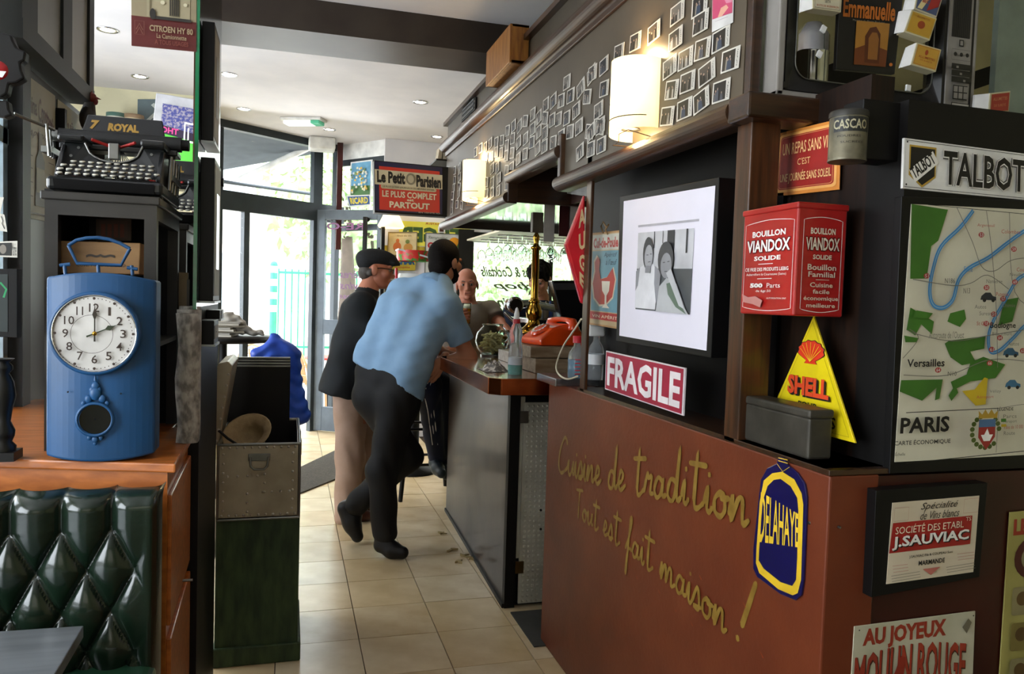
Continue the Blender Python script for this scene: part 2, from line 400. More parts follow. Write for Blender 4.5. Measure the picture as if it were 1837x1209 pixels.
# ================================================================== OUTSIDE
pavem = M('pavement', '#b9b4aa', .8, col2='#a5a096', ns=5)
pv = struct('pavement', MB().box((-12, 7, -.12), (14, 40, -.03)), pavem); pv.location.z = -.12
stone = M('street_stone', '#cfc9bd', .8, ns=4)
def house(x0, x1, y, h, col, label, nwin):
    e = empty('town_house', ((x0+x1)/2, y, -.1), label, 'building', 'houses across the street')
    MB().box((x0, y, -.1), (x1, y+6, h)).build('wall', M('render_'+col, '#'+col, .8), e)
    for fl in range(3):
        for i in range(nwin):
            cx = x0+(i+.5)*(x1-x0)/nwin; z0 = .9+fl*3
            if z0+1.6 > h: continue
            f = MB().box((cx-.55, y-.06, z0), (cx+.55, y, z0+1.7)).build('window', white, e); MB().box((cx-.47, y-.08, z0+.08), (cx+.47, y-.06, z0+1.62)).build('pane', M('far_pane', '#a3adb2', .2), f)
    MB().box((x0, y-.2, h), (x1, y+6, h+.2)).build('cornice', stone, e)
house(-9, -2.6, 22, 9, 'ded6c6', 'pale house across the street at the left of the doorway', 4)
house(-2.5, 5, 24, 9, 'e8e2d6', 'wide cream house across the street behind the railings', 5)
house(5.1, 13, 20, 9, 'd8d0c0', 'beige house across the street behind the bar window', 5)
def tree(x, y, h, r, n, label, zc=None, seed=1, small=.16):
    e = empty('street_tree', (x, y, -.1), label, 'tree', 'trees along the street')
    zc = zc or h
    MB().tube([(x, y, -.1), (x+.05, y, zc*.5), (x, y+.1, zc)], [.17, .13, .06]).build('trunk', M('bark', '#4b4036', .9), e)
    rs = np.random.RandomState(seed); mb = MB(); d = rs.normal(size=(n, 3)); d /= np.linalg.norm(d, axis=1)[:, None]; q = d*(rs.rand(n, 1)**.4)*np.array([r, r, r*.9])+np.array([x, y, zc])
    for p in q:
        a = Vector(rs.normal(size=3)).normalized(); b = a.orthogonal().normalized(); p = Vector(p); s = small*rs.uniform(.6, 1.2)
        mb.add([p-a*s, p+b*s*.5, p+a*s, p-b*s*.5], [(0, 1, 2, 3)], False)
    l = mb.build('foliage', M('leaf_green', '#93b27a', .6, col2='#b9d09c', ns=3), e, kind='stuff')
tree(1.6, 17, 3.6, 2.3, 2600, 'leafy plane tree above the green railings', seed=3)
tree(.9, 13.5, 3.1, .8, 900, 'slim leafy tree seen through the narrow transom pane', seed=5, small=.1)
tree(4.0, 12.8, 1.9, 1.7, 2300, 'bushy tree outside the window behind the bar, left', 1.7, seed=8, small=.12)
tree(8.0, 13.9, 1.9, 1.8, 2300, 'bushy tree outside the window behind the bar, right', 1.8, seed=9, small=.12)
# green railings and bollard
gp = M('green_paint', '#2f8a68', .5)
ra = P(500, 640, 1, 14); e = empty('railing', (ra.x, 14, -.1), 'green iron railings across the pavement outside the door', 'railing')
x0 = P(500, 500, 1, 14).x; x1 = P(553, 500, 1, 14).x; z1 = P(500, 482, 1, 14).z; z0 = P(500, 622, 1, 14).z
for z in (z1-.06, z0): MB().box((x0, 13.98, z-.02), (x1+1.2, 14.02, z+.02)).build('rail', gp, e)
for i in range(16):
    xx = x0+i*.11; MB().tube([(xx, 14, -.1), (xx, 14, z1)], .012, 6).build('bar', gp, e)
bx = P(491, 500, 1, 12.5); bzt = P(491, 475, 1, 12.5).z
e = empty('street_post', (bx.x, 12.5, -.1), 'green street post with white bands outside the door', 'post')
MB().tube([(bx.x, 12.5, -.1), (bx.x, 12.5, bzt)], .055, 12).build('pole', gp, e)
for i in range(4): z = bzt-.12-i*.2; MB().lathe([(.057, 0), (.057, .1)], (bx.x, 12.5, z), 12).build('band', white, e)
MB().ball((bx.x, 12.5, bzt), .055).build('cap', gp, e)
# awning over the terrace
aw = empty('terrace_awning', tuple(FP(450, 300)), 'dark grey awning with a white folding arm above the terrace', 'awning')
a0 = A+fd*-.6-fn*.12; a1 = A+fd*(LEN+.1)-fn*.12
q0, q1 = a0-fn*2.0, a1-fn*2.0
MB().prism([V(a0.x, a0.y, 2.98), V(a1.x, a1.y, 2.98), V(q1.x, q1.y, 2.72)-fd*.7, V(q0.x, q0.y, 2.72)], (0, 0, .03)).build('canopy', M('awning_cloth', '#46505a', .7), aw)
MB().prism([V(q0.x, q0.y, 2.72), V(q1.x, q1.y, 2.72)-fd*.7, V(q1.x, q1.y, 2.45)-fd*.7, V(q0.x, q0.y, 2.45)], fn*-.02).build('valance', M('awning_cloth', '#46505a'), aw)
pa = PN(430, 322, A-fn*.9, fn); pb = PN(560, 262, A-fn*.25, fn)
MB().tube([pa, pb], .035, 8).build('arm', white, aw)
MB().tube([PN(395, 325, A-fn*1.2, fn), PN(560, 348, A-fn*1.2, fn)], .02, 8).build('front_bar', facm, aw)
# rattan terrace chairs and tables
rat = M('rattan', '#b58a5c', .5)
def rattan_chair(x, y, rz, label):
    e = empty('rattan_chair', (x, y, -.12), label, 'chair', 'rattan chairs on the terrace'); c, s = math.cos(rz), math.sin(rz)
    T_ = lambda a, b, z: (x+a*c-b*s, y+a*s+b*c, z-.12)
    st = MB(); st.lathe([(.001, 0), (.2, 0), (.22, .02), (.2, .04), (.001, .04)], T_(0, 0, .44), 20); st.build('seat', M('woven_seat', '#d8cdb6', .6, col2='#7f9a86', ns=60), e)
    for a, b in ((-.17, -.17), (.17, -.17), (-.17, .17), (.17, .17)): MB().tube([T_(a*1.2, b*1.2, 0), T_(a, b, .45)], .014).build('leg', rat, e)
    bk = MB(); bk.tube([T_(-.2, .15, .44), T_(-.24, .22, .7), T_(-.14, .26, .86), T_(0, .27, .9), T_(.14, .26, .86), T_(.24, .22, .7), T_(.2, .15, .44)], .014)
    for i in range(-3, 4): bk.tube([T_(i*.05, .18, .46), T_(i*.055, .25, .86-abs(i)*.02)], .008, 6)
    for z in (.58, .68, .78): bk.tube([T_(-.21, .2, z), T_(0, .25, z), T_(.21, .2, z)], .006, 6)
    bk.build('backrest', rat, e)
    [MB().tube([T_(i*.22, .18, .66), T_(i*.27, 0, .66), T_(i*.22, -.18, .62), T_(i*.2, -.18, .4)], .013).build('armrest', rat, e) for i in (-1, 1)]
rattan_chair(.34, 9.7, 1.9, 'rattan terrace chair seen beside the blue jacket')
rattan_chair(1.0, 9.9, -.4, 'rattan terrace chair seen through the open door leaf')
rattan_chair(-.3, 10.4, 2.6, 'rattan terrace chair farthest left on the terrace')
def bistro_table(x, y, label):
    e = empty('terrace_table', (x, y, -.12), label, 'table', 'terrace tables')
    MB().lathe([(.001, 0), (.3, 0), (.3, .025), (.001, .025)], (x, y, .6), 24).build('tabletop', M('red_top', '#b8382c', .4), e)
    MB().tube([(x, y, -.1), (x, y, .6)], .025).build('pole', blackm, e); MB().lathe([(.2, 0), (.18, .02), (.03, .05)], (x, y, -.12), 16).build('base', blackm, e)
bistro_table(.5, 10.3, 'small round red terrace table with a black foot')
# ================================================================== OPEN DOOR LEAF
hin = FP(558, 600); hx = V(hin.x, hin.y, 0)+fn*.05; hx = hx.xy.to_3d()
fe = P(688, 600, 1, 7.93); lv = (V(fe.x, 7.93, 0)-hx); lv.normalize(); LW = (V(fe.x, 7.93, 0)-hx).length; ln = V(lv.y, -lv.x, 0)
print('leaf', hx, LW)
dr = empty('door_1', hx, None, None); dr['kind'] = 'structure'
def lbox(mb, u0, u1, z0, z1, dp=.045, off=0): a, b = hx+lv*u0+ln*off, hx+lv*u1+ln*off; return mb.prism([V(a.x, a.y, z0), V(b.x, b.y, z0), V(b.x, b.y, z1), V(a.x, a.y, z1)], -ln*dp)
lf = MB(); H = 2.3; lbox(lf, 0, .1, .01, H); lbox(lf, LW-.1, LW, .01, H); lbox(lf, .1, LW-.1, H-.1, H); lbox(lf, .1, LW-.1, 1.02, 1.17); lbox(lf, .1, LW-.1, .01, .26)
lf.build('door_frame', grey_al, dr, bevel=.004)
lbox(MB(), .1, LW-.1, .26, 1.02, .006, -.02).build('pane', glass, dr); pn_ = lbox(MB(), .1, LW-.1, 1.17, H-.1, .006, -.02).build('pane', glass, dr)
Fd = Face([hx+lv*.1+V(0, 0, H-.1), hx+lv*(LW-.1)+V(0, 0, H-.1), hx+lv*(LW-.1)+V(0, 0, 1.17), hx+lv*.1+V(0, 0, 1.17)], pn_); Fd.l = -.012
Fd.text('RE-O', .02, .03, .75, .10, ink('#8c5a86'), mirror=True); Fd.text('bières', .3, .5, .8, .58, ink('#8c6a8c'), mirror=True, italic=.3); Fd.text('vins', .3, .62, .65, .69, ink('#8c6a8c'), mirror=True, italic=.3); Fd.text('tapas', .3, .74, .65, .8, ink('#8c6a8c'), mirror=True, italic=.3)
Fd.done()
hd = MB(); p = hx+lv*(LW-.2)+ln*.06; hd.tube([V(p.x, p.y, 2.2)-ln*.06, V(p.x, p.y, 2.22), V(p.x, p.y, 1.2), V(p.x, p.y, 1.16)-ln*.06], .024, 10); hd.build('door_handle', blackm, dr)
# ================================================================== DOOR MAT, papers on the floor
mt = [P(505, 856, 2, 0), P(650, 786, 2, 0), P(650, 842, 2, 0), P(505, 900, 2, 0)]
tag(MB().prism([p+V(0, 0, .012) for p in mt], (0, 0, -.012)).build('door_mat', M('mat_fibre', '#4b453c', .95, col2='#37332c', ns=60, bump=.4, bs=200), bevel=.003), 'grey brown fibre door mat lying inside the entrance', 'mat')
# ================================================================== PARTITION (red-brown panel)
PX = 1.05
yN = P(1490, 845, 0, PX).y; yF = P(985, 690, 0, PX).y; ZP = 1.105
part = MB().box((PX, yN, 0), (PX+.12, yF, ZP)).build('partition_panel', redbrown, bevel=.004, seg=2)
tag(part, 'red-brown painted partition with hand-painted gold lettering', 'partition')
# ------- brush lettering, single-stroke script on the panel
GL = {
 'C': (.62, [[(.58,.86),(.5,1),(.34,.98),(.1,.6),(.04,.2),(.2,0),(.45,.08),(.66,.22)]]),
 'u': (.42, [[(0,.25),(.08,.42),(.06,.12),(.16,.02),(.3,.2),(.36,.42),(.33,.1),(.42,.08)]]),
 'i': (.2, [[(0,.15),(.08,.42),(.07,.08),(.14,.02),(.2,.1)], [(.1,.6),(.11,.62)]]),
 's': (.3, [[(0,.1),(.16,.46),(.24,.2),(.2,.02),(.06,.04),(.3,.1)]]),
 'n': (.42, [[(0,.12),(.07,.42),(.05,.02),(.18,.36),(.28,.38),(.3,.05),(.42,.12)]]),
 'e': (.32, [[(0,.14),(.18,.24),(.2,.4),(.1,.42),(.04,.18),(.12,.02),(.32,.14)]]),
 'd': (.44, [[(.28,.36),(.12,.4),(.03,.16),(.12,.02),(.26,.14),(.36,1),(.32,.1),(.44,.1)]]),
 't': (.4, [[(.14,.12),(.2,.95),(.16,.1),(.24,0),(.4,.12)], [(.0,.72),(.44,.74)]]),
 'r': (.32, [[(0,.1),(.1,.46),(.14,.36),(.26,.4),(.22,.1),(.32,.08)]]),
 'a': (.42, [[(.28,.34),(.14,.4),(.03,.18),(.12,.02),(.26,.12),(.31,.4),(.3,.08),(.42,.1)]]),
 'o': (.38, [[(.2,.4),(.06,.28),(.06,.08),(.2,.02),(.3,.16),(.26,.38),(.2,.3),(.38,.34)]]),
 'T': (.5, [[(.0,.9),(.5,.98)], [(.27,.94),(.22,.5),(.2,0)]]),
 'f': (.34, [[(0,.1),(.2,.5),(.3,.95),(.22,.9),(.16,.3),(.08,-.5),(.04,-.45),(.16,.1),(.34,.14)]]),
 'm': (.62, [[(0,.12),(.06,.42),(.05,.02),(.16,.36),(.24,.36),(.25,.04),(.36,.36),(.46,.36),(.48,.04),(.62,.12)]]),
 '!': (.3, [[(.3,1.05),(.1,.25)], [(.03,-.02),(.035,0)]]), ' ': (.3, [])}
def smooth(pts, n=5):
    if len(pts) < 3: return pts
    out = []; q = [pts[0]]+list(pts)+[pts[-1]]
    for i in range(1, len(q)-2):
        p0, p1, p2, p3 = [Vector(a) for a in q[i-1:i+3]]
        for k in range(n): t = k/n; out.append(.5*((2*p1)+(p2-p0)*t+(2*p0-5*p1+4*p2-p3)*t*t+(3*p1-p0-3*p2+p3)*t**3))
    out.append(Vector(pts[-1])); return out
gold = M('gold_brush', '#8a6d2c', .4, col2='#75591f', ns=30)
def script(txt, base, h0, h1, wd, parent):
    """txt along a polyline base of photo pixels on the panel; letter height h0..h1 metres"""
    B3 = [P(x, y, 0, PX-.0012) for x, y in base]; L = [0]
    for a, b in zip(B3, B3[1:]): L.append(L[-1]+(b-a).length)
    adv = [GL[c][0] for c in txt]; n = len(txt)
    hs = [h0+(h1-h0)*i/max(n-1, 1) for i in range(n)]; tot = sum(a*h for a, h in zip(adv, hs)); sx = L[-1]/tot; s = 0; mb = MB().mat(gold)
    lift = [0]
    def at(d):
        for i in range(len(L)-1):
            if d <= L[i+1] or i == len(L)-2:
                t = (d-L[i])/(L[i+1]-L[i]); return B3[i].lerp(B3[i+1], t)
    for ch, a, h in zip(txt, adv, hs):
        for st in GL[ch][1]:
            pts = [at(s+p[0]*h*sx*.95)+V(0, 0, p[1]*h) for p in smooth([(x, y, 0) for x, y in st])]
            vs = []; fs = []
            for i, p in enumerate(pts):
                d = pts[min(i+1, len(pts)-1)]-pts[max(i-1, 0)]; d = d.normalized() if d.length > 1e-9 else V(0, 1, 0)
                q = d.cross(V(1, 0, 0)).normalized()*wd*(.7+.5*h/h1)/2*(1+.15*math.sin(i)); lift[0] += 4e-6; o_ = V(-lift[0], 0, 0); vs += [p+q+o_, p-q+o_]
                if i: fs.append((2*i-2, 2*i-1, 2*i+1, 2*i))
            b0, b1 = pts[0], pts[-1]; mb.add(vs, fs, False)
            for c_ in (b0, b1): lift[0] += 4e-6; mb.poly([c_+V(-lift[0], math.cos(t*.785)*wd*.5, math.sin(t*.785)*wd*.5) for t in range(8)])
        s += a*h*sx
    mb.build('lettering', None, parent)
script('Cuisine de tradition', [(1001, 846), (1090, 876), (1130, 884), (1240, 907), (1345, 950)], .14, .165, .012, part)
script('Tout est fait maison', [(1033, 925), (1100, 972), (1150, 1010), (1230, 1075), (1305, 1142)], .11, .135, .0095, part)
script('!', [(1320, 1142), (1352, 1160)], .14, .14, .014, part)
# scuffs on the panel
sc = MB(); scm = M('orange_scuff', '#a04a20', .6)
for x, y in [(985, 840), (1065, 945), (1100, 962), (1140, 1030), (1180, 1055), (1210, 1090), (1225, 1108), (1238, 1112), (1255, 1118), (1332, 1078), (1362, 1165), (1025, 915), (1105, 1135), (1253, 1028)]:
    p = P(x, y, 0, PX-.0013); l = random.uniform(.004, .016); sc.poly([p, p+V(0, -l, -l*.9), p+V(0, -l*1.1, -l*.7)])
sc.build('scuff_marks', scm, part)
# wooden ledge on top, small screws
MB().box((PX, yN+.02, ZP), (PX+.16, yF-.33, ZP+.012)).build('ledge_strip', darkwood, part)
s_ = MB()
for x, y in [(1452, 938), (1448, 890)]: p = P(x, y, 0, PX); s_.lathe([(.004, 0), (.003, .002)], p, 10, (-1, 0, 0))
s_.build('screw', steel, part)
# ================================================================== RIGHT WALL facing the viewer
WY = yN
struct('wall_right_lower', MB().box((PX+.005, WY+.004, 0), (3.5, WY+.12, ZP-.004)), M('wine_brown', '#2c0c07', .4, col2='#3a120a', ns=5))
struct('wall_right_upper', MB().box((1.20, WY+.01, ZP), (3.5, WY+.12, 1.87)), blackm)
MB().box((PX-.002, WY, ZP), (1.21, 1.66, ZP+.012)).build('corner_ledge', darkwood, None, bevel=.002, label='dark worn ledge board on the corner of the partition', cat='ledge')
struct('wall_niche', MB().box((1.20, WY+.12, ZP), (1.26, 1.78, 1.95)), M('niche_wood', '#120a06', .45, spec=.3, col2='#24140b', stretch=(9, 9, 1)))
# upright posts
yB0 = P(1306, 600, 0, PX).y; yB1 = P(1332, 600, 0, PX).y; yA0 = P(1050, 500, 0, PX).y; yA1 = P(1055, 500, 0, PX).y
print('posts', yB0, yB1, yA0, yA1)
struct('trim_5', MB().box((PX, yB1, ZP), (1.13, yB0, 1.92)), darkwoodv, bevel=.003)
struct('trim_6', MB().box((PX, yA1, ZP+.0), (PX+.013, yA0+.02, 2.0)), darkwoodv, bevel=.003)
struct('wall_recess', MB().box((1.19, yB0, ZP), (1.22, 2.99, 1.95)), blackg)
# ================================================================== CANOPY above the bar
zs3 = P(1150, 272, 0, PX).z; zs2 = 2.048; zs1 = 1.952; y32 = P(1010, 300, 0, PX).y; y21 = P(918, 320, 0, PX).y; yE = P(800, 330, 0, PX).y; ySt = P(1333, 150, 0, PX).y
zc_ = P(900, 168, 0, PX).z
print('canopy', zs3, y32, y21, yE, ySt, zc_)
brd = MB()
brd.box((PX, ySt, zs3-.02), (PX+.03, y32, 2.47)); brd.box((PX, y32, zs2-.02), (PX+.03, y21, 2.47)); brd.box((PX, y21, zs1-.02), (PX+.03, yE, 2.47))
board_mat = M('board_grey', '#5a4f40', .45, col2='#4c4336', ns=3)
can = empty('bar_canopy', (PX, y21, 1.93), 'dark wood canopy above the bar with stepped rounded mouldings', 'canopy')
brd.build('board', board_mat, can)
mold = M('moulding_wood', '#2c1a0e', .42, col2='#40260f', ns=4, stretch=(6, 1, 6), coat=.12)
def mould(y0, y1, z, r=.03, end=True):
    m = MB(); pr = []
    for k in range(13): t = R(-90+15*k); pr.append((PX-.012-math.cos(t)*r*1.1, z+r+math.sin(t)*r))
    pr += [(PX+.03, z+2*r), (PX+.03, z)]
    m.prism([V(x, y0, zz) for x, zz in pr], (0, y1-y0, 0)); return m.build('moulding', mold, can)
mould(ySt-.0, y32, zs3-.035, .03); mould(y32+.0, y21, zs2-.035, .026); mould(y21, yE, zs1-.035, .028)
crown_z = 2.475
m = MB(); pr = [(PX, crown_z-.045), (PX-.012, crown_z-.045), (PX-.014, crown_z-.02)]+[(PX-.02-.035*math.cos(R(-90+15*k)), crown_z+.018+.035*math.sin(R(-90+15*k))) for k in range(13)]+[(PX, crown_z+.06)]
yT = 1.2
m.prism([V(x, yT, z) for x, z in pr], (0, yE-yT, 0)); m.build('crown_moulding', mold, can, bevel=.004)
MB().box((PX, yT, crown_z+.0), (PX+.04, yE-.02, 2.64)).build('upper_panel', M('panel_olive', '#463d2f', .45), can)
m = MB(); m.prism([V(PX-.03, yT, 2.64), V(PX-.03, yT, 2.665), V(PX+.04, yT, 2.665), V(PX+.04, yT, 2.64)], (0, yE-yT, 0)); m.build('cornice', mold, can)
MB().box((PX-.02, y32-.02, zs3-.03), (PX+.03, y32+.012, zs2+.06)).build('step_block', mold, can, bevel=.004)
MB().box((PX-.02, y21-.012, zs1-.03), (PX+.03, y21+.012, zs2+.03)).build('step_block', mold, can, bevel=.004)
MB().box((PX+.005, y21-.01, zs1-.03), (PX+.9, y21+.01, zs2+.06)).build('divider', darkwood, can)
MB().box((PX+.03, y21+.02, zs1+.02), (2.0, yE, zs1+.04)).build('mirror_soffit', M('soffit_gloss', '#c9d2da', .08, m=.9), can)
MB().box((2.0, y21+.02, zs1-.12), (2.06, yE, zs1+.05)).build('back_rail', M('rail_cream', '#cfc6ae', .4), can)
MB().box((PX+.03, yE-.03, zs1-.02), (2.0, yE, 2.64)).build('end_board', beamm, can)
bk = MB().box((1.36, 3.1, 1.93), (1.38, y21-.02, 2.3)).build('inner_board', M('inner_brown', '#3a1a10', .5), can)
# shelf moulding that turns the corner and carries the television
sh = MB(); sh.box((PX-.04, 1.60, zs3-.035), (3.5, ySt, zs3+.025)); sh.box((PX, ySt-.03, zs3), (PX+.03, ySt+.0, 2.9)); sh.box((1.9, ySt-.1, zs3-.3), (3.5, ySt, zs3))
shelf = tag(sh.build('corner_shelf', darkwood, bevel=.006), 'dark wood corner shelf carrying the old television', 'shelf')
MB().box((1.2, 1.42, 1.85), (3.5, 1.66, 1.875)).build('lower_board', darkwood, shelf)
# paper lists on the inner board
o, F = board('price_list', 'grey lined paper list hung under the canopy', 'paper', [(947, 298), (1060, 268), (1052, 352), (948, 338)], 0, 1.34, .002, M('grey_paper', '#a9a7a0', .7), bevel=0)
for i in range(9): F.line([(.02, .1+i*.1), (.98, .1+i*.1)], .001, ink('#77756f'))
F.done()
o, F = board('yellow_sticker', 'small yellow sticker below the grey paper list', 'sticker', [(973, 350), (1010, 354), (1010, 364), (973, 359)], 0, 1.335, .001, ink('#d8c21c'), bevel=0)
F.text('www.service.fr', .08, .3, .92, .7, ink('#5c5210')); F.done()
# ================================================================== RIGHT-HAND SIGNS
crm = ink('#f1e4c4'); blk = ink('#15120f'); red = ink('#a82021'); wht = ink('#eeeae2')
def W(name, label, cat, px, mat, y=None, th=.004, **k): return board(name, label, cat, px, 1, (WY-.002 if y is None else y), th, mat, **k)
# car plate sign
o, F = W('enamel_sign', 'white enamel sign with black lettering and shield badge above the map', 'sign', [(1622, 247), (1842, 276), (1840, 359), (1619, 338)], M('enamel_white', '#e4e2dc', .3, coat=.4), th=.006, y=WY+.006)
F.frame(.012, .04, .99, .96, .001, blk); F.poly([(.04, .12), (.25, .12), (.25, .72), (.145, .95), (.04, .72)], ink('#b8963c')); F.poly([(.05, .16), (.24, .16), (.24, .7), (.145, .9), (.05, .7)], blk)
F.poly([(.04, .62), (.22, .2), (.27, .42), (.09, .86)], wht)
F.text('TALBOT', .0, 0, 1, 1, blk, .03, warp=lambda u, v, x, y: (.062+.165*x+.045*(y-.5), .66-.38*x+.20*(y-.5)+.04))
F.text('TALBOT', .30, .13, .985, .87, ink('#55534e'), .065); F.text('TALBOT', .30, .13, .985, .87, wht, .045); F.text('TALBOT', .305, .15, .98, .85, blk, .02)
for u in (.015, .985):
    F.disc(u, .08, .006, .02, blk); F.disc(u, .92, .006, .02, blk)
F.done()
# map
o, F = W('framed_map', 'large framed economic map of the Paris region in a black frame', 'map', [(1618, 352), (1900, 362), (1890, 838), (1596, 850)], M('frame_black_gloss', '#0b0a0a', .45, spec=.3), th=.02, y=WY-.004)
mp_, G_ = W('map_sheet', None, None, [(1635, 366), (1885, 378), (1873, 814), (1605, 829)], M('map_paper', '#d2cdb6', .45, col2='#bfb9a2', ns=6), y=WY-.0052, th=.001, bevel=0, parent=o)
grn = ink('#3f7322'); blu = ink('#3a86c0'); F = G_; F.parent = mp_
def MP(*pts):   # photo pixel -> uv on the map sheet
    out = []
    for x, y in pts:
        v = (y-367)/(828-367); v = max(0, min(1, v)); xl = 1635-30*v; out.append(((x-xl)/(250+18*v), v))
    return out
def mpoly(pts, m): F.poly(MP(*pts), m)
mpoly([(1635, 367), (1697, 374), (1680, 430), (1668, 440), (1660, 498), (1632, 499)], grn)
for pl in ([(1632, 550), (1672, 575), (1668, 598), (1650, 580), (1640, 600), (1625, 590)], [(1700, 560), (1725, 553), (1728, 570), (1717, 585), (1695, 575)], [(1697, 610), (1762, 602), (1760, 625), (1735, 630), (1745, 650), (1720, 655), (1700, 640), (1690, 615)], [(1735, 650), (1758, 640), (1798, 655), (1780, 680), (1735, 685), (1705, 700), (1700, 685), (1728, 672)], [(1615, 680), (1686, 680), (1680, 715), (1672, 718), (1675, 695), (1650, 718), (1612, 700)], [(1620, 600), (1645, 605), (1640, 612), (1622, 612)], [(1795, 535), (1822, 530), (1810, 575), (1785, 582)], [(1695, 710), (1707, 690), (1712, 705), (1700, 720)], [(1835, 715), (1850, 700), (1850, 730)], [(1632, 568), (1640, 555), (1668, 560), (1660, 570)]): mpoly(pl, grn)
mpoly([(1718, 702), (1740, 700), (1758, 678), (1764, 680), (1760, 728), (1742, 730)], ink('#c8ac22'))
def mline(pts, w_, m): F.line([tuple(q)[:2] for q in smooth([(a, b, 0) for a, b in MP(*pts)])], w_, m)
riv = [(1738, 374), (1715, 405), (1682, 440), (1668, 480), (1662, 520), (1668, 545), (1685, 550), (1702, 535), (1712, 500), (1730, 478), (1765, 458), (1800, 430), (1840, 402), (1884, 390)]
mline(riv, .0085, blu); mline(riv, .002, ink('#8fb6c8'))
riv2 = [(1830, 488), (1815, 500), (1795, 535), (1775, 570), (1765, 600), (1768, 630), (1785, 628), (1810, 605), (1835, 580), (1880, 560)]; mline(riv2, .008, blu); mline(riv2, .002, ink('#8fb6c8'))
rd = ink('#7a766a')
for pl in ([(1708, 370), (1735, 430), (1752, 475), (1775, 482), (1805, 462), (1845, 455)], [(1760, 374), (1770, 450), (1778, 560), (1780, 660)], [(1632, 500), (1700, 510), (1732, 505), (1762, 490), (1800, 515)], [(1622, 590), (1640, 598), (1700, 610), (1765, 600), (1830, 590)], [(1615, 670), (1690, 672), (1765, 645), (1840, 650)], [(1614, 640), (1640, 605), (1625, 588)], [(1800, 375), (1810, 520), (1870, 560)]): mline(pl, .0016, rd)
def mtext(t, x0, y0, x1, y1, m, b=.01, it=0):
    (a, b0), (c, d0) = MP((x0, y0), (x1, y1)); F.text(t, a, b0, c, d0, m, b, it)
mtext('Versailles', 1621, 642, 1684, 656, blk, .02); mtext('Boulogne', 1765, 576, 1811, 590, blk, .02); mtext('Asnières', 1826, 446, 1885, 460, blk, .02)
mtext('PARIS', 1609, 746, 1691, 775, blk, .03); mtext('CARTE ÉCONOMIQUE', 1598, 786, 1693, 797, blk, .01)
mtext('N186', 1684, 497, 1701, 506, rd); mtext('N13', 1716, 514, 1727, 524, rd); mtext('N10', 1688, 665, 1703, 673, rd); mtext('NS', 1758, 777, 1768, 786, rd); mtext('Échelle', 1598, 807, 1614, 814, blk, 0)
mtext('LÉGENDE', 1775, 732, 1804, 740, blk); mtext('Autoroute de l\'Ouest', 1655, 592, 1715, 605, rd, 0); mtext('Seine', 1715, 475, 1730, 485, blu, 0); mtext('Billancourt', 1765, 594, 1800, 600, rd, 0)
for x, y, t in [(1745, 418, '53'), (1803, 442, '59'), (1753, 513, '50'), (1782, 533, '57'), (1803, 502, '69'), (1764, 561, '51'), (1750, 578, '58'), (1774, 604, '64'), (1665, 661, '64'), (1758, 625, '61'), (1754, 650, '66'), (1813, 628, '67'), (1644, 494, '51'), (1827, 526, '52')]:
    (u, v), = MP((x, y)); F.disc(u, v, .02, .0105, ink('#b03a30')); mtext(t, x-3, y-3, x+3, y+3, wht, 0)
rl = ink('#b8574a')
for t, x, y, l in [('Argenteuil', 1730, 403, 30), ('Autos', 1725, 548, 20), ('Colombes', 1772, 412, 34), ('Nanterre', 1745, 502, 28), ('Puteaux', 1762, 525, 22), ('Suresnes', 1732, 560, 28), ('St Cloud', 1727, 578, 26), ('Autos', 1782, 615, 20), ('Aéroport', 1726, 712, 30), ('Neuilly', 1785, 490, 24), ('Courbevoie', 1797, 480, 38), ('Chimie', 1770, 545, 24), ('Vélizy', 1748, 702, 20), ('Parcs', 1772, 748, 24), ('Aéroport', 1772, 758, 24), ('Villes de 10 000 hab.', 1772, 768, 46), ('Route', 1772, 779, 20)]: mtext(t, x, y-4, x+l, y+3, rl if l % 4 else rd, 0)
car = ink('#242a30')
for x, y, m_ in [(1744, 530, car), (1783, 630, ink('#27556f')), (1822, 565, ink('#51606a')), (1785, 688, ink('#3a6a88'))]:
    mpoly([(x-14, y+5), (x-12, y-2), (x-5, y-8), (x+4, y-8), (x+8, y-2), (x+14, y), (x+14, y+6)], m_); (u, v), = MP((x-7, y+6)); F.disc(u, v, .012, .007, blk); (u, v), = MP((x+8, y+6)); F.disc(u, v, .012, .007, blk)
(u, v), = MP((1818, 440)); F.disc(u, v, .024, .032, blk); F.disc(u+.002, v, .012, .018, ink('#a8a48e'))
mline([(1600, 733), (1758, 731)], .0016, blk); mline([(1758, 731), (1825, 731), (1822, 808)], .0012, rd); mline([(1758, 731), (1753, 812)], .0012, rd); mline([(1599, 822), (1878, 808)], .0016, blk); mline([(1636, 372), (1880, 384)], .0012, blk)
mpoly([(1761, 750), (1770, 750), (1770, 756), (1761, 756)], grn); mpoly([(1761, 760), (1770, 760), (1770, 765), (1761, 765)], ink('#c8ac22'))
# crest on the map
(u, v), = MP((1731, 772))
for k in range(16):
    t = R(110+k*20); 
    if 10 < k < 13: continue
    F.disc(u+.085*math.cos(t), v-.062*math.sin(t)*1.0, .016, .01, ink('#4a5a1e'), 8)
F.poly([(u-.055, v-.05), (u+.055, v-.05), (u+.055, v+.02), (u, v+.07), (u-.055, v+.02)], ink('#962c24')); F.rect(u-.055, v-.05, u+.055, v-.02, ink('#47688a')); F.poly([(u-.04, v+.01), (u+.04, v+.01), (u+.02, v+.035), (u-.02, v+.035)], wht); F.poly([(u-.02, v+.01), (u+.015, v+.01), (u, v-.015)], wht)
F.poly([(u-.06, v-.055), (u-.065, v-.085), (u-.04, v-.07), (u-.02, v-.09), (u, v-.07), (u+.02, v-.09), (u+.04, v-.07), (u+.065, v-.085), (u+.06, v-.055)], ink('#a8872c'))
F.done()
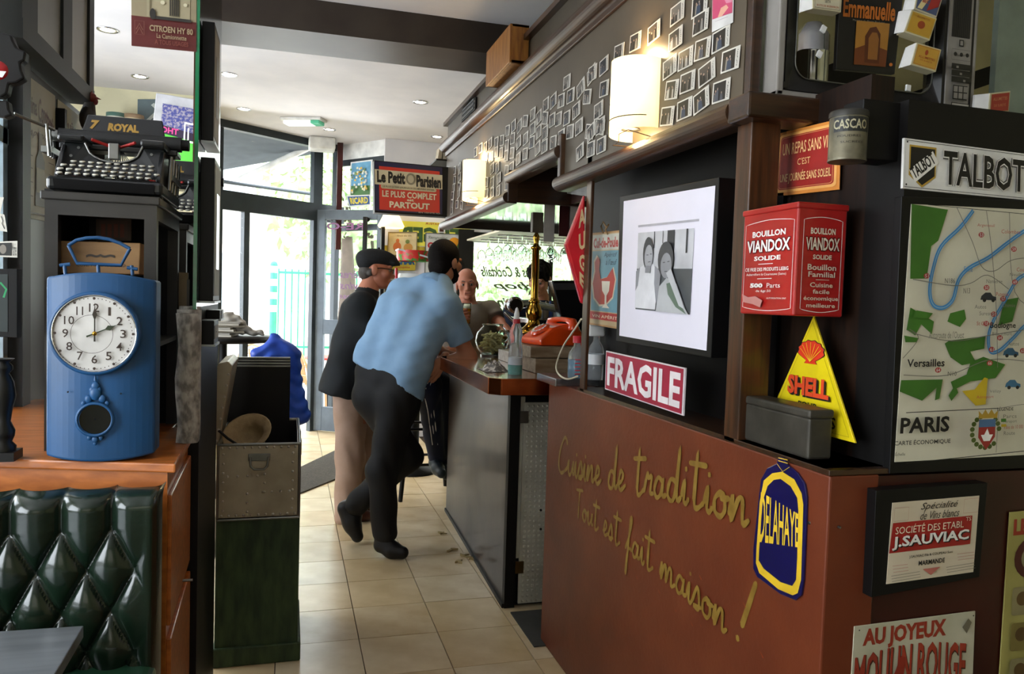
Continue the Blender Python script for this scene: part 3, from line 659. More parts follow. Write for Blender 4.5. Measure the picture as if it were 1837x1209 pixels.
# framed wine label
o, F = W('picture_frame', 'black framed red and cream wine merchant label on the lower right wall', 'picture', [(1572, 880), (1772, 866), (1757, 1035), (1563, 1072)], M('frame_black_gloss', '#0b0a0a'), th=.03, y=WY-.025)
lb, F = W('label_sheet', None, None, [(1601, 902), (1757, 889), (1746, 1026), (1590, 1048)], M('old_paper', '#cfc2aa', .5, col2='#c0b296', ns=5), y=WY-.0262, th=.0008, bevel=0, parent=o); F.parent = lb
F.poly([(.02, .25), (.93, .25), (.93, .62), (.0, .62)], ink('#a3231c'))
F.text('Spécialité', .32, .03, .75, .14, blk, 0, .4); F.text('de Vins blancs', .32, .14, .77, .24, blk, 0, .4)
F.text('SOCIÉTÉ DES ETABL', .05, .28, .83, .39, crm, .0); F.text('TS', .85, .26, .91, .31, crm, 0)
F.text('J.SAUVIAC', .035, .43, .91, .6, blk, .035); F.text('J.SAUVIAC', .02, .415, .895, .585, wht, .03)
F.text('J.SAUVIAC Fils & COUPEAU Succ', .22, .67, .72, .71, blk, .02); F.text('MARMANDE', .33, .75, .63, .81, blk, .03)
F.poly([(.38, .86), (.58, .86), (.48, .95)], ink('#b86a5c')); F.frame(.01, .06, .17, .22, .0008, ink('#c08a7a')); F.frame(.8, .02, .97, .2, .0008, ink('#c08a7a'))
for i in range(3): F.line([(.03, .77+i*.035), (.2, .77+i*.035)], .001, ink('#b8857a')); F.line([(.76, .72+i*.035), (.96, .72+i*.035)], .001, ink('#b8857a')); F.line([(.02, .89+i*.03), (.34, .88+i*.03)], .001, rd); F.line([(.64, .87+i*.03), (.97, .86+i*.03)], .001, rd)
F.done()
# tin poster, red lettering
o, F = W('tin_poster', 'cream tin poster with red cabaret lettering at the bottom right', 'poster', [(1533, 1124), (1750, 1096), (1742, 1300), (1520, 1330)], M('poster_cream', '#b8b39c', .4, col2='#a8a48a'), th=.003, y=WY-.002)
rdp = ink('#98351f')
F.text('AU JOYEUX', .07, .03, .75, .22, rdp, .045); 
def arch(u, v, x, y): return u, v-.06*math.sin(math.pi*x)+.03
F.text("MOULIN ROUGE", .02, .24, .93, .62, ink('#3a1a10'), .035, warp=arch); F.text("MOULIN ROUGE", .015, .235, .925, .61, rdp, .022, warp=arch)
F.disc(.6, .75, .07, .16, ink('#8a5a2a')); F.disc(.78, .78, .12, .17, ink('#9a6a24')); F.poly([(.3, .55), (.38, .3), (.42, .32), (.4, .6), (.46, .8), (.38, .8)], ink('#8a2a18')); F.poly([(.88, .12), (.93, .05), (.96, .09), (.92, .18)], ink('#6a6350'))
for u, v in ((.03, .03), (.97, .03)): F.disc(u, v, .006, .006, blk)
F.done()
# yellow poster cut by the frame edge
o, F = W('illustrated_poster', 'yellowed illustrated poster at the right edge of the photo', 'poster', [(1812, 919), (1960, 905), (1930, 1320), (1785, 1340)], M('poster_yellow', '#a39a58', .45, col2='#8e8648', ns=5), th=.003, y=WY-.002)
F.text('LES VINS', .05, .03, .7, .1, rdp, .05); F.disc(.3, .2, .22, .09, ink('#4a1a12')); F.disc(.3, .2, .14, .055, ink('#8a8260'))
for i in range(3):
    for j in range(2): F.rr(.08+j*.42, .32+i*.15, .44+j*.42, .44+i*.15, .03, ink('#7d6f38' if (i+j) % 2 else '#8a8058'), .4); F.disc(.2+j*.42, .37+i*.15, .07, .03, ink('#57411e')); F.disc(.32+j*.42, .40+i*.15, .05, .02, ink('#7a3420'))
F.done()
b_ = MB(); p = P(1504, 945, 1, WY); b_.lathe([(.003, 0), (.0025, .006)], p, 8, (0, -1, 0)); tag(b_.build('screw', steel), 'small screw eye in the dark wall beside the partition edge', 'screw')
# ------------------------------------------------------------------ niche objects
NX = 1.196
def NB(name, label, cat, px, mat, x=NX, th=.003, **k): return board(name, label, cat, px, 0, x, th, mat, **k)
o, F = NB('tin_sign', 'red tin sign with orange border and French wine proverb above the red tin', 'sign', [(1396, 239), (1509, 212), (1505, 340), (1388, 353)], M('sign_orange', '#d98a3c', .35), x=1.19)
F.rr(.04, .05, .965, .95, .06, ink('#f0b060'), .9); F.rr(.07, .09, .93, .91, .05, ink('#a3241c'), .9); F.rr(.085, .105, .915, .895, .045, ink('#e0a060'), .9); F.rr(.09, .112, .91, .888, .045, ink('#9c2019'), .9)
yl = ink('#f0c080'); F.text('UN REPAS SANS VIN', .12, .2, .9, .38, yl, .01); F.text("C'EST", .38, .46, .58, .56, yl, .0); F.text('UNE JOURNÉE SANS SOLEIL', .11, .64, .9, .83, yl, .01); F.done()
# red tin
TXX = 1.04; yt = P(1433, 365, 0, TXX).y; yt1 = P(1336, 365, 0, TXX).y; xt = P(1517, 460, 1, yt).x; zt_ = P(1435, 361, 0, TXX).z; zb_ = P(1428, 567, 0, TXX).z
tinred = M('tin_red', '#a81f1c', .3, col2='#941916', ns=9, coat=.3)
tin = empty('food_tin', (1.1, yt, zb_), 'large red lidded food tin with white lettering, hung in the niche', 'tin')
MB().box((TXX, yt, zb_), (xt, yt1, zt_-.008)).build('body', tinred, tin, bevel=.004)
MB().box((TXX-.003, yt-.003, zt_-.014), (xt+.002, yt1+.003, zt_)).build('lid', tinred, tin, bevel=.003)
def tinface(F, left):
    u0, u1 = (.06, .95) if left else (.12, .9)
    arc = [(u0, .1)]+[(u0+(u1-u0)*(.08+.84*k/12), .1-.03-.02*math.sin(math.pi*k/12)+.02) for k in range(13)]+[(u1, .1), (u1, .93)]+[(u1-(u1-u0)*(.08+.84*k/12), .94+.02*math.sin(math.pi*k/12)) for k in range(13)]+[(u0, .93)]
    F.line(arc, .0012, wht, True); c = wht if left else ink('#d8c8b0')
    F.text('BOUILLON', u0+.14, .17, u1-.14, .23, c, .03); F.text('VIANDOX', u0+.04, .25, u1-.04, .39, ink('#5a0f0c'), .07); F.text('VIANDOX', u0+.05, .26, u1-.05, .38, c, .025); F.text('SOLIDE', u0+.2, .42, u1-.2, .465, c, .03)
    if left:
        F.line([(.35, .5), (.62, .5)], .0012, c); F.text('CIE FRSE DES PRODUITS LIEBIG', .1, .535, .9, .57, c, .01); F.text('Aubervilliers la Courneuve (Seine)', .13, .59, .87, .62, c, 0); F.line([(.35, .645), (.62, .645)], .0012, c)
        F.text('500', .22, .69, .46, .735, c, .05); F.text('Parts', .54, .69, .78, .735, c, .0); F.text('de 6gr.50', .34, .755, .62, .785, c, 0); F.text('AUTORISATION 5907', .55, .83, .9, .845, c, 0)
        F.poly([(.08, .8), (.2, .83), (.34, .82), (.48, .86), (.44, .93), (.3, .9), (.1, .88)], ink('#c4837a'))
    else:
        for t, v0, v1, a in (('Bouillon', .51, .565, .1), ('Familial', .58, .63, .12), ('Cuisine', .68, .725, .16), ('facile', .745, .785, .22), ('économique', .81, .86, .04), ('meilleure', .875, .915, .1)): F.text(t, u0+a, v0, u1-a, v1, c, .015)
        F.line([(.38, .655), (.65, .655)], .001, c)
    F.done()
bd = [o_ for o_ in tin.children if o_.name.startswith('body')][0]
F = Face([V(TXX, yt1, zt_-.014), V(TXX, yt, zt_-.014), V(TXX, yt, zb_), V(TXX, yt1, zb_)], bd); F.l = .0006; tinface(F, True)
F = Face([V(TXX, yt, zt_-.014), V(xt, yt, zt_-.014), V(xt, yt, zb_), V(TXX, yt, zb_)], bd); F.l = .0006; tinface(F, False)
# cocoa tin
c = P(1521, 248, 1, 1.345); zt2_ = P(1521, 201, 1, 1.345).z; zb2 = P(1521, 291, 1, 1.345).z; rr_ = .0365
c.x = P(1521, 248, 1, 1.345).x
ct = empty('cocoa_tin', (c.x, c.y, zb2), 'small round grey cocoa tin in front of the red proverb sign', 'tin')
tg = M('tin_patina', '#77705a', .4, m=.3, col2='#4e4a3c', ns=22, bump=.1)
bd = MB().lathe([(rr_, 0), (rr_+.001, .002), (rr_, .005), (rr_, zt2_-zb2-.012)], (c.x, c.y, zb2), 36).build('body', tg, ct)
MB().lathe([(rr_+.0015, -.002), (rr_+.0015, .008), (rr_, .011), (.001, .011)], (c.x, c.y, zt2_-.011), 36).build('lid', M('tin_dark', '#3a3833', .45, m=.3), ct)
def cyl_text(t, a0, a1, z0, z1, mat, bold, mb):
    vs, fs = text2d(t, bold); out = []
    for x, y in vs: a = a0+(a1-a0)*x; out.append(V(c.x+math.sin(a)*(rr_+.001), c.y-math.cos(a)*(rr_+.001), z1+(z0-z1)*y))
    mb.mat(mat).add(out, fs, False)
mb = MB(); hz = zt2_-zb2; q = []
for k in range(9): a = R(-85+k*15); q.append(a)
mb.mat(ink('#1f201d')); vs = [];
for a in q: vs += [V(c.x+math.sin(a)*(rr_+.0006), c.y-math.cos(a)*(rr_+.0006), zb2+hz*.55), V(c.x+math.sin(a)*(rr_+.0006), c.y-math.cos(a)*(rr_+.0006), zb2+hz*.84)]
mb.add(vs, [(2*i, 2*i+2, 2*i+3, 2*i+1) for i in range(8)], False)
cyl_text('CASCAO', R(-85), R(22), zb2+hz*.6, zb2+hz*.79, ink('#b0a888'), .02, mb); cyl_text('POUDRES', R(-70), R(0), zb2+hz*.44, zb2+hz*.48, blk, 0, mb); cyl_text('SUCRÉES', R(-60), R(8), zb2+hz*.32, zb2+hz*.37, blk, 0, mb)
mb.build('lettering', None, bd)
MB().box((c.x+.03, 1.34, zb2+.01), (1.25, 1.40, zt2_+.03)).build('tin_bracket', blackm, bevel=.002, label='black wood bracket block behind the cocoa tin under the shelf', cat='bracket')
# triangular enamel sign leaning in the niche
ap = P(1459, 567, 0, 1.15); br = P(1534, 795, 0, 1.15); bl = V(1.15, ap.y+(ap.y-br.y)*1.0, br.z)
F = Face([ap, ap, br, bl], None); ob = MB().prism([ap, br, bl], (.005, 0, 0)).build('triangular_sign', M('enamel_yellow', '#e0c916', .3, coat=.3), None, bevel=.001)
tag(ob, 'yellow triangular oil sign with a red scallop shell, half behind the grey box', 'sign')
F = Face([V(1.15, bl.y, ap.z), V(1.15, br.y, ap.z), br, bl], ob); F.l = .0006
F.line([(.5, .05), (.94, .965), (.06, .965)], .0012, ink('#6a5a10'), True)
sv = lambda r_, n=16: [(.5+r_*.17*math.sin(t), .335-r_*.125*math.cos(t)) for t in [R(-118+236*k/n) for k in range(n+1)]]
def scal(s_):
    pts = []
    for k in range(9):
        a = R(-115+230*k/8); pts.append((.5+s_*.135*math.sin(a), .31-s_*.09*math.cos(a)))
        if k < 8: a = R(-115+230*(k+.5)/8); pts.append((.5+s_*.15*math.sin(a), .31-s_*.1*math.cos(a)))
    return pts+[(.5+.05*s_, .39), (.5+.07*s_, .415), (.5-.07*s_, .415), (.5-.05*s_, .39)]
F.poly(scal(1.06), blk); F.poly(scal(1), ink('#d43414'))
for k in range(1, 8): a = R(-100+200*k/8); F.line([(.5, .40), (.5+.125*math.sin(a), .31-.083*math.cos(a))], .0012, ink('#e8c020'))
F.text('SHELL', .275, .545, .745, .715, blk, .06); F.text('SHELL', .26, .53, .73, .70, ink('#d4451a'), .045)
F.text('POUR', .4, .75, .62, .81, blk, .02); F.text('MOTEURS', .26, .83, .82, .93, blk, .02); F.text('en vente ici', .55, .945, .8, .96, blk, 0)
F.done()
# grey metal box
yg = P(1450, 800, 0, 1.07).y; yg1 = P(1327, 740, 0, 1.07).y; zg = P(1452, 735, 0, 1.07).z
gb = empty('metal_box', (1.1, yg, ZP+.012), 'dark grey metal cash box standing on the partition corner', 'box')
gm = M('box_grey', '#4a463e', .4, m=.4, col2='#38352e', ns=14, bump=.06)
MB().box((1.07, yg, ZP+.012), (1.13, yg1, zg-.018)).build('body', gm, gb, bevel=.006, seg=3)
MB().box((1.068, yg-.002, zg-.02), (1.132, yg1+.002, zg)).build('lid', gm, gb, bevel=.006, seg=3)
# radiator-shaped enamel sign on the partition
def dl(px): return [P(x, y, 0, PX) for x, y in px]
c4 = dl([(1364, 820), (1449, 862), (1438, 1078), (1348, 1040)]); X0 = PX-.006
out = [(1405, 821), (1412, 833), (1430, 848), (1443, 868), (1447, 893), (1445, 950), (1441, 1040), (1437, 1068), (1427, 1077), (1400, 1066), (1358, 1035), (1351, 1020), (1351, 985), (1360, 900), (1365, 860), (1376, 840), (1393, 832), (1396, 820)]
def dpt(l): return [P(x, y, 0, X0-.0002) for x, y in l]
do = MB().prism([P(x, y, 0, X0) for x, y in out], (.005, 0, 0)).build('enamel_badge', M('enamel_navy', '#151248', .22, coat=.5), bevel=.001)
tag(do, 'navy and yellow radiator-shaped enamel car badge sign on the partition', 'sign')
yb = M('enamel_yel2', '#e3bb2c', .3)
inn = [(1403, 846), (1425, 860), (1438, 885), (1441, 905), (1437, 1040), (1431, 1064), (1422, 1068), (1396, 1057), (1362, 1028), (1356, 1010), (1357, 985), (1363, 900), (1370, 862), (1385, 849)]
inn2 = [(1400, 859), (1418, 872), (1430, 893), (1432, 915), (1430, 1000), (1428, 1040), (1421, 1051), (1400, 1044), (1370, 1020), (1361, 1005), (1362, 985), (1368, 900), (1377, 872), (1388, 861)]
d1 = MB(); d1.mat(yb).poly([P(x, y, 0, X0-.0004) for x, y in inn]); d1.mat(MATS['enamel_navy']).poly([P(x, y, 0, X0-.0008) for x, y in inn2]); d1.mat(MATS['enamel_yel2'])
for a, b in (((1396, 827), (1413, 832)), ((1396, 822), (1413, 826))): pa_, pb_ = P(*a, 0, X0-.001), P(*b, 0, X0-.001); d1.poly([pa_, pb_, pb_+V(0, 0, .002), pa_+V(0, 0, .002)])
v0_ = [P(x, y, 0, X0-.001) for x, y in ((1394, 832), (1404, 846), (1416, 838))]; d1.tube(v0_, .0008, 4)
d1.build('print', None, do)
F = Face([P(1366, 882, 0, X0), P(1434, 922, 0, X0), P(1434, 982, 0, X0), P(1363, 972, 0, X0)], do); F.l = .001; F.text('DELAHAYE', .0, .0, 1, 1, ink('#e3bb2c'), .012, warp=lambda u, v, x, y: (u, v)); F.done()
# ------------------------------------------------------------------ pictures in the recess
fr = empty('photo_frame', P(1190, 640, 0, 1.10), 'large black framed black-and-white photograph with wide white mat', 'picture')
fx = 1.075; cs = [P(1112, 352, 0, fx), P(1290, 318, 0, fx), P(1275, 642, 0, fx), P(1105, 612, 0, fx)]
MB().prism(cs, (.05, 0, 0)).build('frame', M('frame_black_gloss', '#0b0a0a'), fr, bevel=.002)
ma, F = board('mat_board', None, None, [(1119, 361), (1283, 333), (1267, 629), (1111, 602)], 0, fx-.001, .001, M('mat_white', '#e2deea', .5, col2='#dfdbe6'), bevel=0, parent=fr); F.parent = ma
g1 = ink('#8f9096'); g2 = ink('#2a2b2e'); g3 = ink('#c9c9cd'); g4 = ink('#55585a'); g5 = ink('#5d705f')
F.c = [F.c[0]+(F.c[1]-F.c[0])*.045, F.c[1]+(F.c[1]-F.c[0])*.045, F.c[2]+(F.c[2]-F.c[3])*.045, F.c[3]+(F.c[2]-F.c[3])*.045]
F.rect(.165, .19, .83, .205, ink('#b5b2ba'))
F.rect(.17, .245, .79, .79, g3)
F.rect(.17, .50, .79, .79, g4)                                   # dark sofa back
F.poly([(.52, .245), (.60, .245), (.60, .60), (.52, .6)], g2); F.rect(.37, .245, .38, .36, g2); F.rect(.47, .245, .475, .33, g2); F.rect(.72, .245, .735, .4, g2)
F.poly([(.17, .62), (.20, .5), (.30, .46), (.38, .47), (.44, .55), (.42, .78), (.17, .78)], ink('#dedee2'))        # left figure, white top
F.poly([(.17, .52), (.22, .49), (.20, .62), (.17, .66)], g1); F.poly([(.40, .48), (.47, .52), (.46, .66), (.43, .74), (.40, .6)], g1)
F.disc(.315, .395, .062, .115, g2); F.disc(.325, .42, .05, .085, ink('#a2a3a8')); F.rect(.29, .48, .355, .53, ink('#85868b')); F.line([(.30, .405), (.325, .405)], .002, g2); F.line([(.345, .4), (.365, .4)], .002, g2); F.line([(.325, .455), (.355, .452)], .002, g2)
F.poly([(.44, .79), (.47, .62), (.55, .56), (.66, .6), (.76, .76), (.79, .79)], ink('#b7b9bb')); F.poly([(.55, .6), (.64, .58), (.72, .74), (.77, .79), (.66, .75), (.57, .67)], g5)
F.disc(.53, .44, .085, .12, ink('#3a3b3e')); F.disc(.54, .48, .06, .085, ink('#94959a')); F.line([(.505, .46), (.53, .458)], .002, g2); F.line([(.555, .455), (.58, .452)], .002, g2); F.line([(.53, .52), (.56, .518)], .002, g2)
F.poly([(.55, .53), (.60, .50), (.63, .55), (.70, .66), (.76, .76), (.70, .74), (.60, .6)], ink('#c4c5c8'))
F.done()
# cockerel calendar
cal, F = NB('advert_card', 'blue and red card with a cockerel and a wine glass hung by string', 'sign', [(1062, 418), (1122, 412), (1120, 592), (1057, 582)], M('card_tan', '#b98c58', .6), x=1.12)
F.rect(.03, .02, .99, .98, ink('#c2a87e')); F.rect(.05, .03, .99, .19, ink('#c8c4b4')); F.text('Cul-de-Poule', .08, .06, .82, .17, ink('#b02a1e'), .04); F.rect(.05, .2, .99, .84, ink('#6c9aa6'))
F.text('Apéritif', .42, .22, .8, .28, ink('#23303a'), 0, .3); F.text("à l'œuf", .48, .29, .8, .35, ink('#23303a'), 0, .3)
rooster = [(u*.9-.03, v) for u, v in [(.2, .32), (.3, .26), (.38, .3), (.36, .4), (.42, .5), (.62, .48), (.8, .38), (.88, .5), (.8, .68), (.6, .76), (.4, .77), (.22, .7), (.15, .55), (.22, .42)]]
F.poly([(.5+(u-.5)*1.12, .52+(v-.52)*1.08) for u, v in rooster], ink('#cfc2a4')); F.poly(rooster, ink('#b23a2a'))
F.poly([(.38, .52), (.62, .52), (.6, .62), (.53, .67), (.53, .76), (.62, .80), (.4, .80), (.48, .76), (.48, .67), (.4, .62)], ink('#e0d8c4')); F.rect(.05, .85, .99, .93, ink('#b02a1e')); F.text('VIN APÉRITIF', .12, .87, .95, .91, crm, 0); F.done()
MB().tube([P(x, y, 0, 1.115) for x, y in ((1082, 418), (1078, 406), (1082, 398), (1088, 408), (1092, 402), (1086, 412), (1090, 420))], .003, 6).build('string_bow', M('twine', '#9a7a50', .8), cal)
# FRAGILE
o, F = NB('fragile_sign', 'crimson sign with white FRAGILE lettering below the framed photograph', 'sign', [(1087, 629), (1229, 660), (1225, 746), (1085, 698)], ink('#e2d8da'), x=1.065, th=.006)
F.rect(.012, .03, .988, .97, ink('#a6203c')); F.text('FRAGILE', .035, .12, .965, .88, ink('#efe6e6'), .03); F.done()
# red lozenge sign seen edge-on at the far side of the post
rs = [P(x, y, 0, 1.16) for x, y in ((1053, 352), (1016, 438), (1048, 545), (1062, 548), (1085, 450), (1075, 350))]
ls = MB().prism([P(x, y, 1, 2.72) for x, y in ((1050, 348), (1015, 438), (1044, 543), (1051, 547))], (0, .03, 0)).build('lozenge_sign', M('plastic_red', '#c4202a', .25, coat=.5), bevel=.008)
tag(ls, 'red faceted plastic sign with cream letters beside the wood post', 'sign')
F = Face([P(1030, 385, 1, 2.719), P(1050, 350, 1, 2.719), P(1050, 545, 1, 2.719), P(1034, 510, 1, 2.719)], ls); F.l = .001
for t, a, b in (('A', .08, .25), ('U', .32, .5), ('G', .55, .72), ('E', .76, .9)): F.text(t, .35, a, .98, b, ink('#d9b98c'), .04, warp=lambda u, v, x, y: (u, v))
F.done()
# ------------------------------------------------------------------ old television on the corner shelf
TY = 1.615; tv0 = P(1392, 182, 1, TY); tv1 = P(1745, 222, 1, TY); zb = zs3+.026; ztp = zb+.46; xa, xb = tv0.x, tv1.x
print('tv', xa, xb, zb)
TV = empty('television', ((xa+xb)/2, TY+.05, zb), 'old grey cased television without a tube, standing on the corner shelf', 'television')
casem = M('tv_case_grey', '#8f8a84', .4, col2='#837e78'); blkp = M('tv_black', '#191715', .35)
def TX(x): return P(x, 120, 1, TY).x
sx0, sx1 = TX(1428), TX(1684); cs_ = MB(); d0, d1_ = TY, TY+.06
cs_.box((xa, d0, zb), (xa+.02, d1_, ztp)); cs_.box((xb-.012, d0, zb), (xb, d1_, ztp)); cs_.box((xa, d0, zb), (xb, d1_, zb+.014)); cs_.box((xa, d0, ztp-.02), (xb, d1_, ztp))
cs_.build('case', casem, TV, bevel=.004)
# black rounded bezel round the opening
o0, o1, p0_, p1_ = xa+.02, TX(1690), zb+.014, ztp-.02; i0, i1, k0, k1 = sx0+.01, sx1-.002, zb+.05, ztp-.05
def rrp(a, b, c_, d, r, n=6):
    pts = []
    for cx, cz, an in ((b-r, d-r, 0), (a+r, d-r, 90), (a+r, c_+r, 180), (b-r, c_+r, 270)):
        for k in range(n+1): t = R(an+90*k/n); pts.append((cx+r*math.cos(t), cz+r*math.sin(t)))
    return pts
O = rrp(o0, o1, p0_, p1_, .004); I = rrp(i0, i1, k0, k1, .04); n = len(O); bz = MB()
bz.add([V(x, d0-.002, z) for x, z in O]+[V(x, d0+.02, z) for x, z in I]+[V(x, d0+.035, z) for x, z in I]+[V(x, d1_, z) for x, z in O], [(r_*n+i, r_*n+(i+1) % n, (r_+1)*n+(i+1) % n, (r_+1)*n+i) for r_ in range(3) for i in range(n)], False)
bz.build('bezel', blkp, TV)
MB().tube([V(x, d0+.018, z) for x, z in I]+[V(I[0][0], d0+.018, I[0][1])], .002, 6).build('bezel_trim', steel, TV)
cp = MB().box((o1, d0, zb+.014), (xb-.012, d1_, ztp-.02)).build('control_panel', blkp, TV)
sp = MB().box((TX(1694)+.004, d0-.004, zb+.02), (TX(1738), d0, ztp-.03)).build('control_strip', casem, TV)
c0, c1 = TX(1694)+.004, TX(1738); W_ = c1-c0; F = Face([V(c0, d0-.004, ztp-.03), V(c1, d0-.004, ztp-.03), V(c1, d0-.004, zb+.02), V(c0, d0-.004, zb+.02)], sp); HH = ztp-.05-zb; F.l = .0003
vz = lambda z: (ztp-.03-z)/HH
def zpx(y): return P(1716, y, 1, TY).z
F.rect(.12, 0, .9, vz(zpx(68)), blkp)
for i in range(10): F.rect(.15+i*.075, 0, .18+i*.075, vz(zpx(68)), ink('#3b3834'))
F.rect(.4, vz(zpx(73)), .6, vz(zpx(85)), blkp); F.rect(.44, vz(zpx(75)), .56, vz(zpx(83)), casem); F.frame(.1, vz(zpx(91)), .9, vz(zpx(110)), .0006, blkp)
for i in range(3): F.disc(.25+i*.25, vz(zpx(100)), .07, .07*W_/HH, blkp)
for i in range(3): y = 120+i*12; F.rect(.1, vz(zpx(y-3)), .92, vz(zpx(y+7)), blkp); F.rect(.3+.15*i, vz(zpx(y+1)), .4+.15*i, vz(zpx(y+5)), casem)
F.rect(.18, vz(zpx(156)), .8, vz(zpx(182)), blkp)
for i in range(3):
    for j in range(2): F.rect(.21+i*.2, vz(zpx(158+j*12)), .38+i*.2, vz(zpx(168+j*12)), casem)
F.rect(.1, vz(zpx(188)), .88, vz(zpx(202)), blkp); F.rect(.13, vz(zpx(189.5)), .85, vz(zpx(200.5)), ink('#b5b0a8')); F.done('controls')
jk = P(1409, 152, 1, TY); MB().box((jk.x-.006, d0-.002, jk.z-.007), (jk.x+.006, d0, jk.z+.007)).build('socket', blkp, TV)
# pane inside the opening with things stuck on it
sg = MB().box((i0-.004, d0+.028, k0-.004), (i1+.004, d0+.03, k1+.004)).build('screen_pane', glass, TV)
def TB(name, label, cat, px, y, th, mat, **k): return board(name, label, cat, px, 1, y, th, mat, **k)
lpb, F = TB('record_sleeve', 'dark record sleeve with orange title stuck on the television pane', 'record', [(1508, -34), (1622, -22), (1605, 133), (1500, 124)], TY-.005, .012, M('sleeve_black', '#0e0b09', .35), bevel=.001)
F.text('Emmanuelle', .06, .185, .90, .40, ink('#b8661c'), .03, warp=lambda u, v, x, y: (u, v)); F.text('Musique de Pierre Bachelet', .22, .415, .74, .445, ink('#8a8478'), 0)
F.rect(.28, .43, .82, .93, ink('#a87428')); F.poly([(.28, .75), (.5, .68), (.82, .74), (.82, .93), (.28, .93)], ink('#6a3510')); F.poly([(.45, .9), (.43, .6), (.5, .5), (.6, .48), (.68, .56), (.7, .9)], ink('#55280c')); F.poly([(.50, .86), (.49, .62), (.54, .55), (.62, .55), (.66, .62), (.66, .86)], ink('#8d5a22')); F.disc(.9, .9, .03, .02, ink('#b8661c')); F.done()
def matchbox(name, px, y, side_l, colf, colb, label, draw):
    """matchbox with its striking side turned to the left"""
    e = empty(name, P(*px[3], 1, y), label, 'matchbox', 'matchboxes stuck on the television')
    pts = [P(a, b, 1, y) for a, b in px]; b_ = MB().prism(pts, (0, .03, 0)).build('sleeve', M('card_cream', '#c9bf9c', .6), e, bevel=.001)
    sd = [P(a, b, 1, y+.0) for a, b in side_l]; q = [pts[0], pts[3], sd[1]+V(0, .018, 0), sd[0]+V(0, .018, 0)]
    MB().prism([q[0]+V(0, .002, 0), q[1]+V(0, .002, 0), q[2], q[3]], (0, .006, 0)).build('tray', M('card_white', '#d8d6d2', .6), e)
    F = Face(pts, b_); F.l = .0005; F.rect(.05, .06, .95, .94, ink(colb)); draw(F); F.done()
def d1f(F): F.rect(.08, .1, .92, .9, ink('#c09430')); F.disc(.5, .5, .14, .17, ink('#96431c')); F.text('ALLUMETTES', .25, .16, .75, .24, ink('#96431c'), 0)
def d2f(F): F.frame(.08, .1, .92, .9, .001, ink('#a8582c')); F.disc(.45, .32, .06, .12, ink('#a04420')); F.text('ALLUMETTES', .18, .5, .82, .6, ink('#a04420'), .01); F.text('DE SURETÉ', .26, .65, .74, .72, ink('#a04420'), 0)
def d3f(F): F.poly([(.1, .9), (.35, .1), (.6, .1), (.3, .9)], ink('#d8c890')); F.poly([(.6, .1), (.92, .1), (.92, .6), (.5, .9)], ink('#a02c24')); F.text('BEC', .25, .45, .5, .6, ink('#a02c24'), .02)
def d4f(F): F.frame(.07, .08, .93, .92, .001, ink('#4a3a2c')); F.text('ALLUMETTES', .12, .18, .88, .34, ink('#a03a22'), .02); F.text('SEITA', .4, .42, .6, .6, blk, 0); F.text('BOÎTE DE 40 ENVIRON', .12, .7, .88, .84, ink('#a03a22'), .01)
def d5f(F): F.rect(.07, .08, .93, .92, ink('#a0392a')); F.text('ALLUMETTES', .16, .25, .84, .4, ink('#c98a5c'), .01); F.text('DE SURETÉ', .22, .55, .78, .7, ink('#c98a5c'), 0)
matchbox('matchbox', [(1636, 17), (1681, 33), (1668, 73), (1622, 57)], TY-.03, [(1625, 15), (1617, 55)], None, '#c8a23c', 'yellow matchbox with a brown disc on the television, upper of two', d1f)
matchbox('matchbox', [(1645, 76), (1689, 89), (1679, 129), (1634, 116)], TY-.03, [(1638, 80), (1625, 118)], None, '#c79838', 'yellow matchbox with a small figure on the television, lower of two', d2f)
matchbox('matchbox', [(1648, -22), (1694, -12), (1680, 32), (1640, 16)], TY-.03, [(1640, -20), (1632, 14)], None, '#4a5674', 'red, white and blue matchbox at the top of the television', d3f)
matchbox('matchbox', [(1458, -16), (1511, -10), (1509, 22), (1458, 15)], TY-.03, [(1447, -20), (1445, 17)], None, '#cfc6a8', 'cream matchbox with red writing left of the record sleeve', d4f)
matchbox('matchbox', [(1776, 167), (1813, 163), (1810, 201), (1773, 204)], TY-.03, [(1760, 167), (1757, 203)], None, '#b5a878', 'red matchbox hung right of the television', d5f)
mm = P(1793, 190, 1, TY-.03); MB().tube([(mm.x-.02, mm.y+.03, mm.z), (mm.x-.02, mm.y+.03, zs3+.02)], .002, 6).build('wire_stand', blackm, label='thin wire stand carrying the red matchbox', cat='stand')
for i, (x, y, l) in enumerate([(1477, 52, 'small white clip at the left of the pane, upper'), (1470, 97, 'small white clip at the left of the pane, lower'), (1629, 158, 'small white clip at the lower right of the pane')]):
    p = P(x, y, 1, TY+.02); tag(MB().cbox(p, (.014, .006, .016), Matrix.Rotation(R(25 if i < 2 else 3), 3, 'Y')).build('pane_clip', white, bevel=.001), l, 'clip', 'clips on the television pane')
# things behind the television opening
th_ = empty('steel_flask', P(1460, 105, 1, 2.2), 'shiny steel cylinder flask seen through the television opening', 'flask'); p = P(1455, 100, 1, 2.2)
MB().lathe([(.055, -.12), (.055, .0), (.057, .004), (.055, .008), (.055, .06), (.03, .1), (.001, .11)], (p.x, 2.2, p.z+.0), 28).build('body', chrome, th_)
MB().lathe([(.06, 0), (.06, .03)], (p.x, 2.2, p.z-.15), 20).build('base_ring', M('plastic_yellow', '#b89a18', .4), th_)
bm = MB(); 
for (x0, y0, x1, y1, wd) in ((1400, 175, 1580, 105, .10), (1560, 208, 1790, 130, .07), (1563, 120, 1563, 205, .04)):
    a, b = P(x0, y0, 1, 2.6), P(x1, y1, 1, 2.6); d = (b-a).normalized(); q = V(-d.z, 0, d.x)*wd/2; bm.prism([a-q, b-q, b+q, a+q], (0, .04, 0))
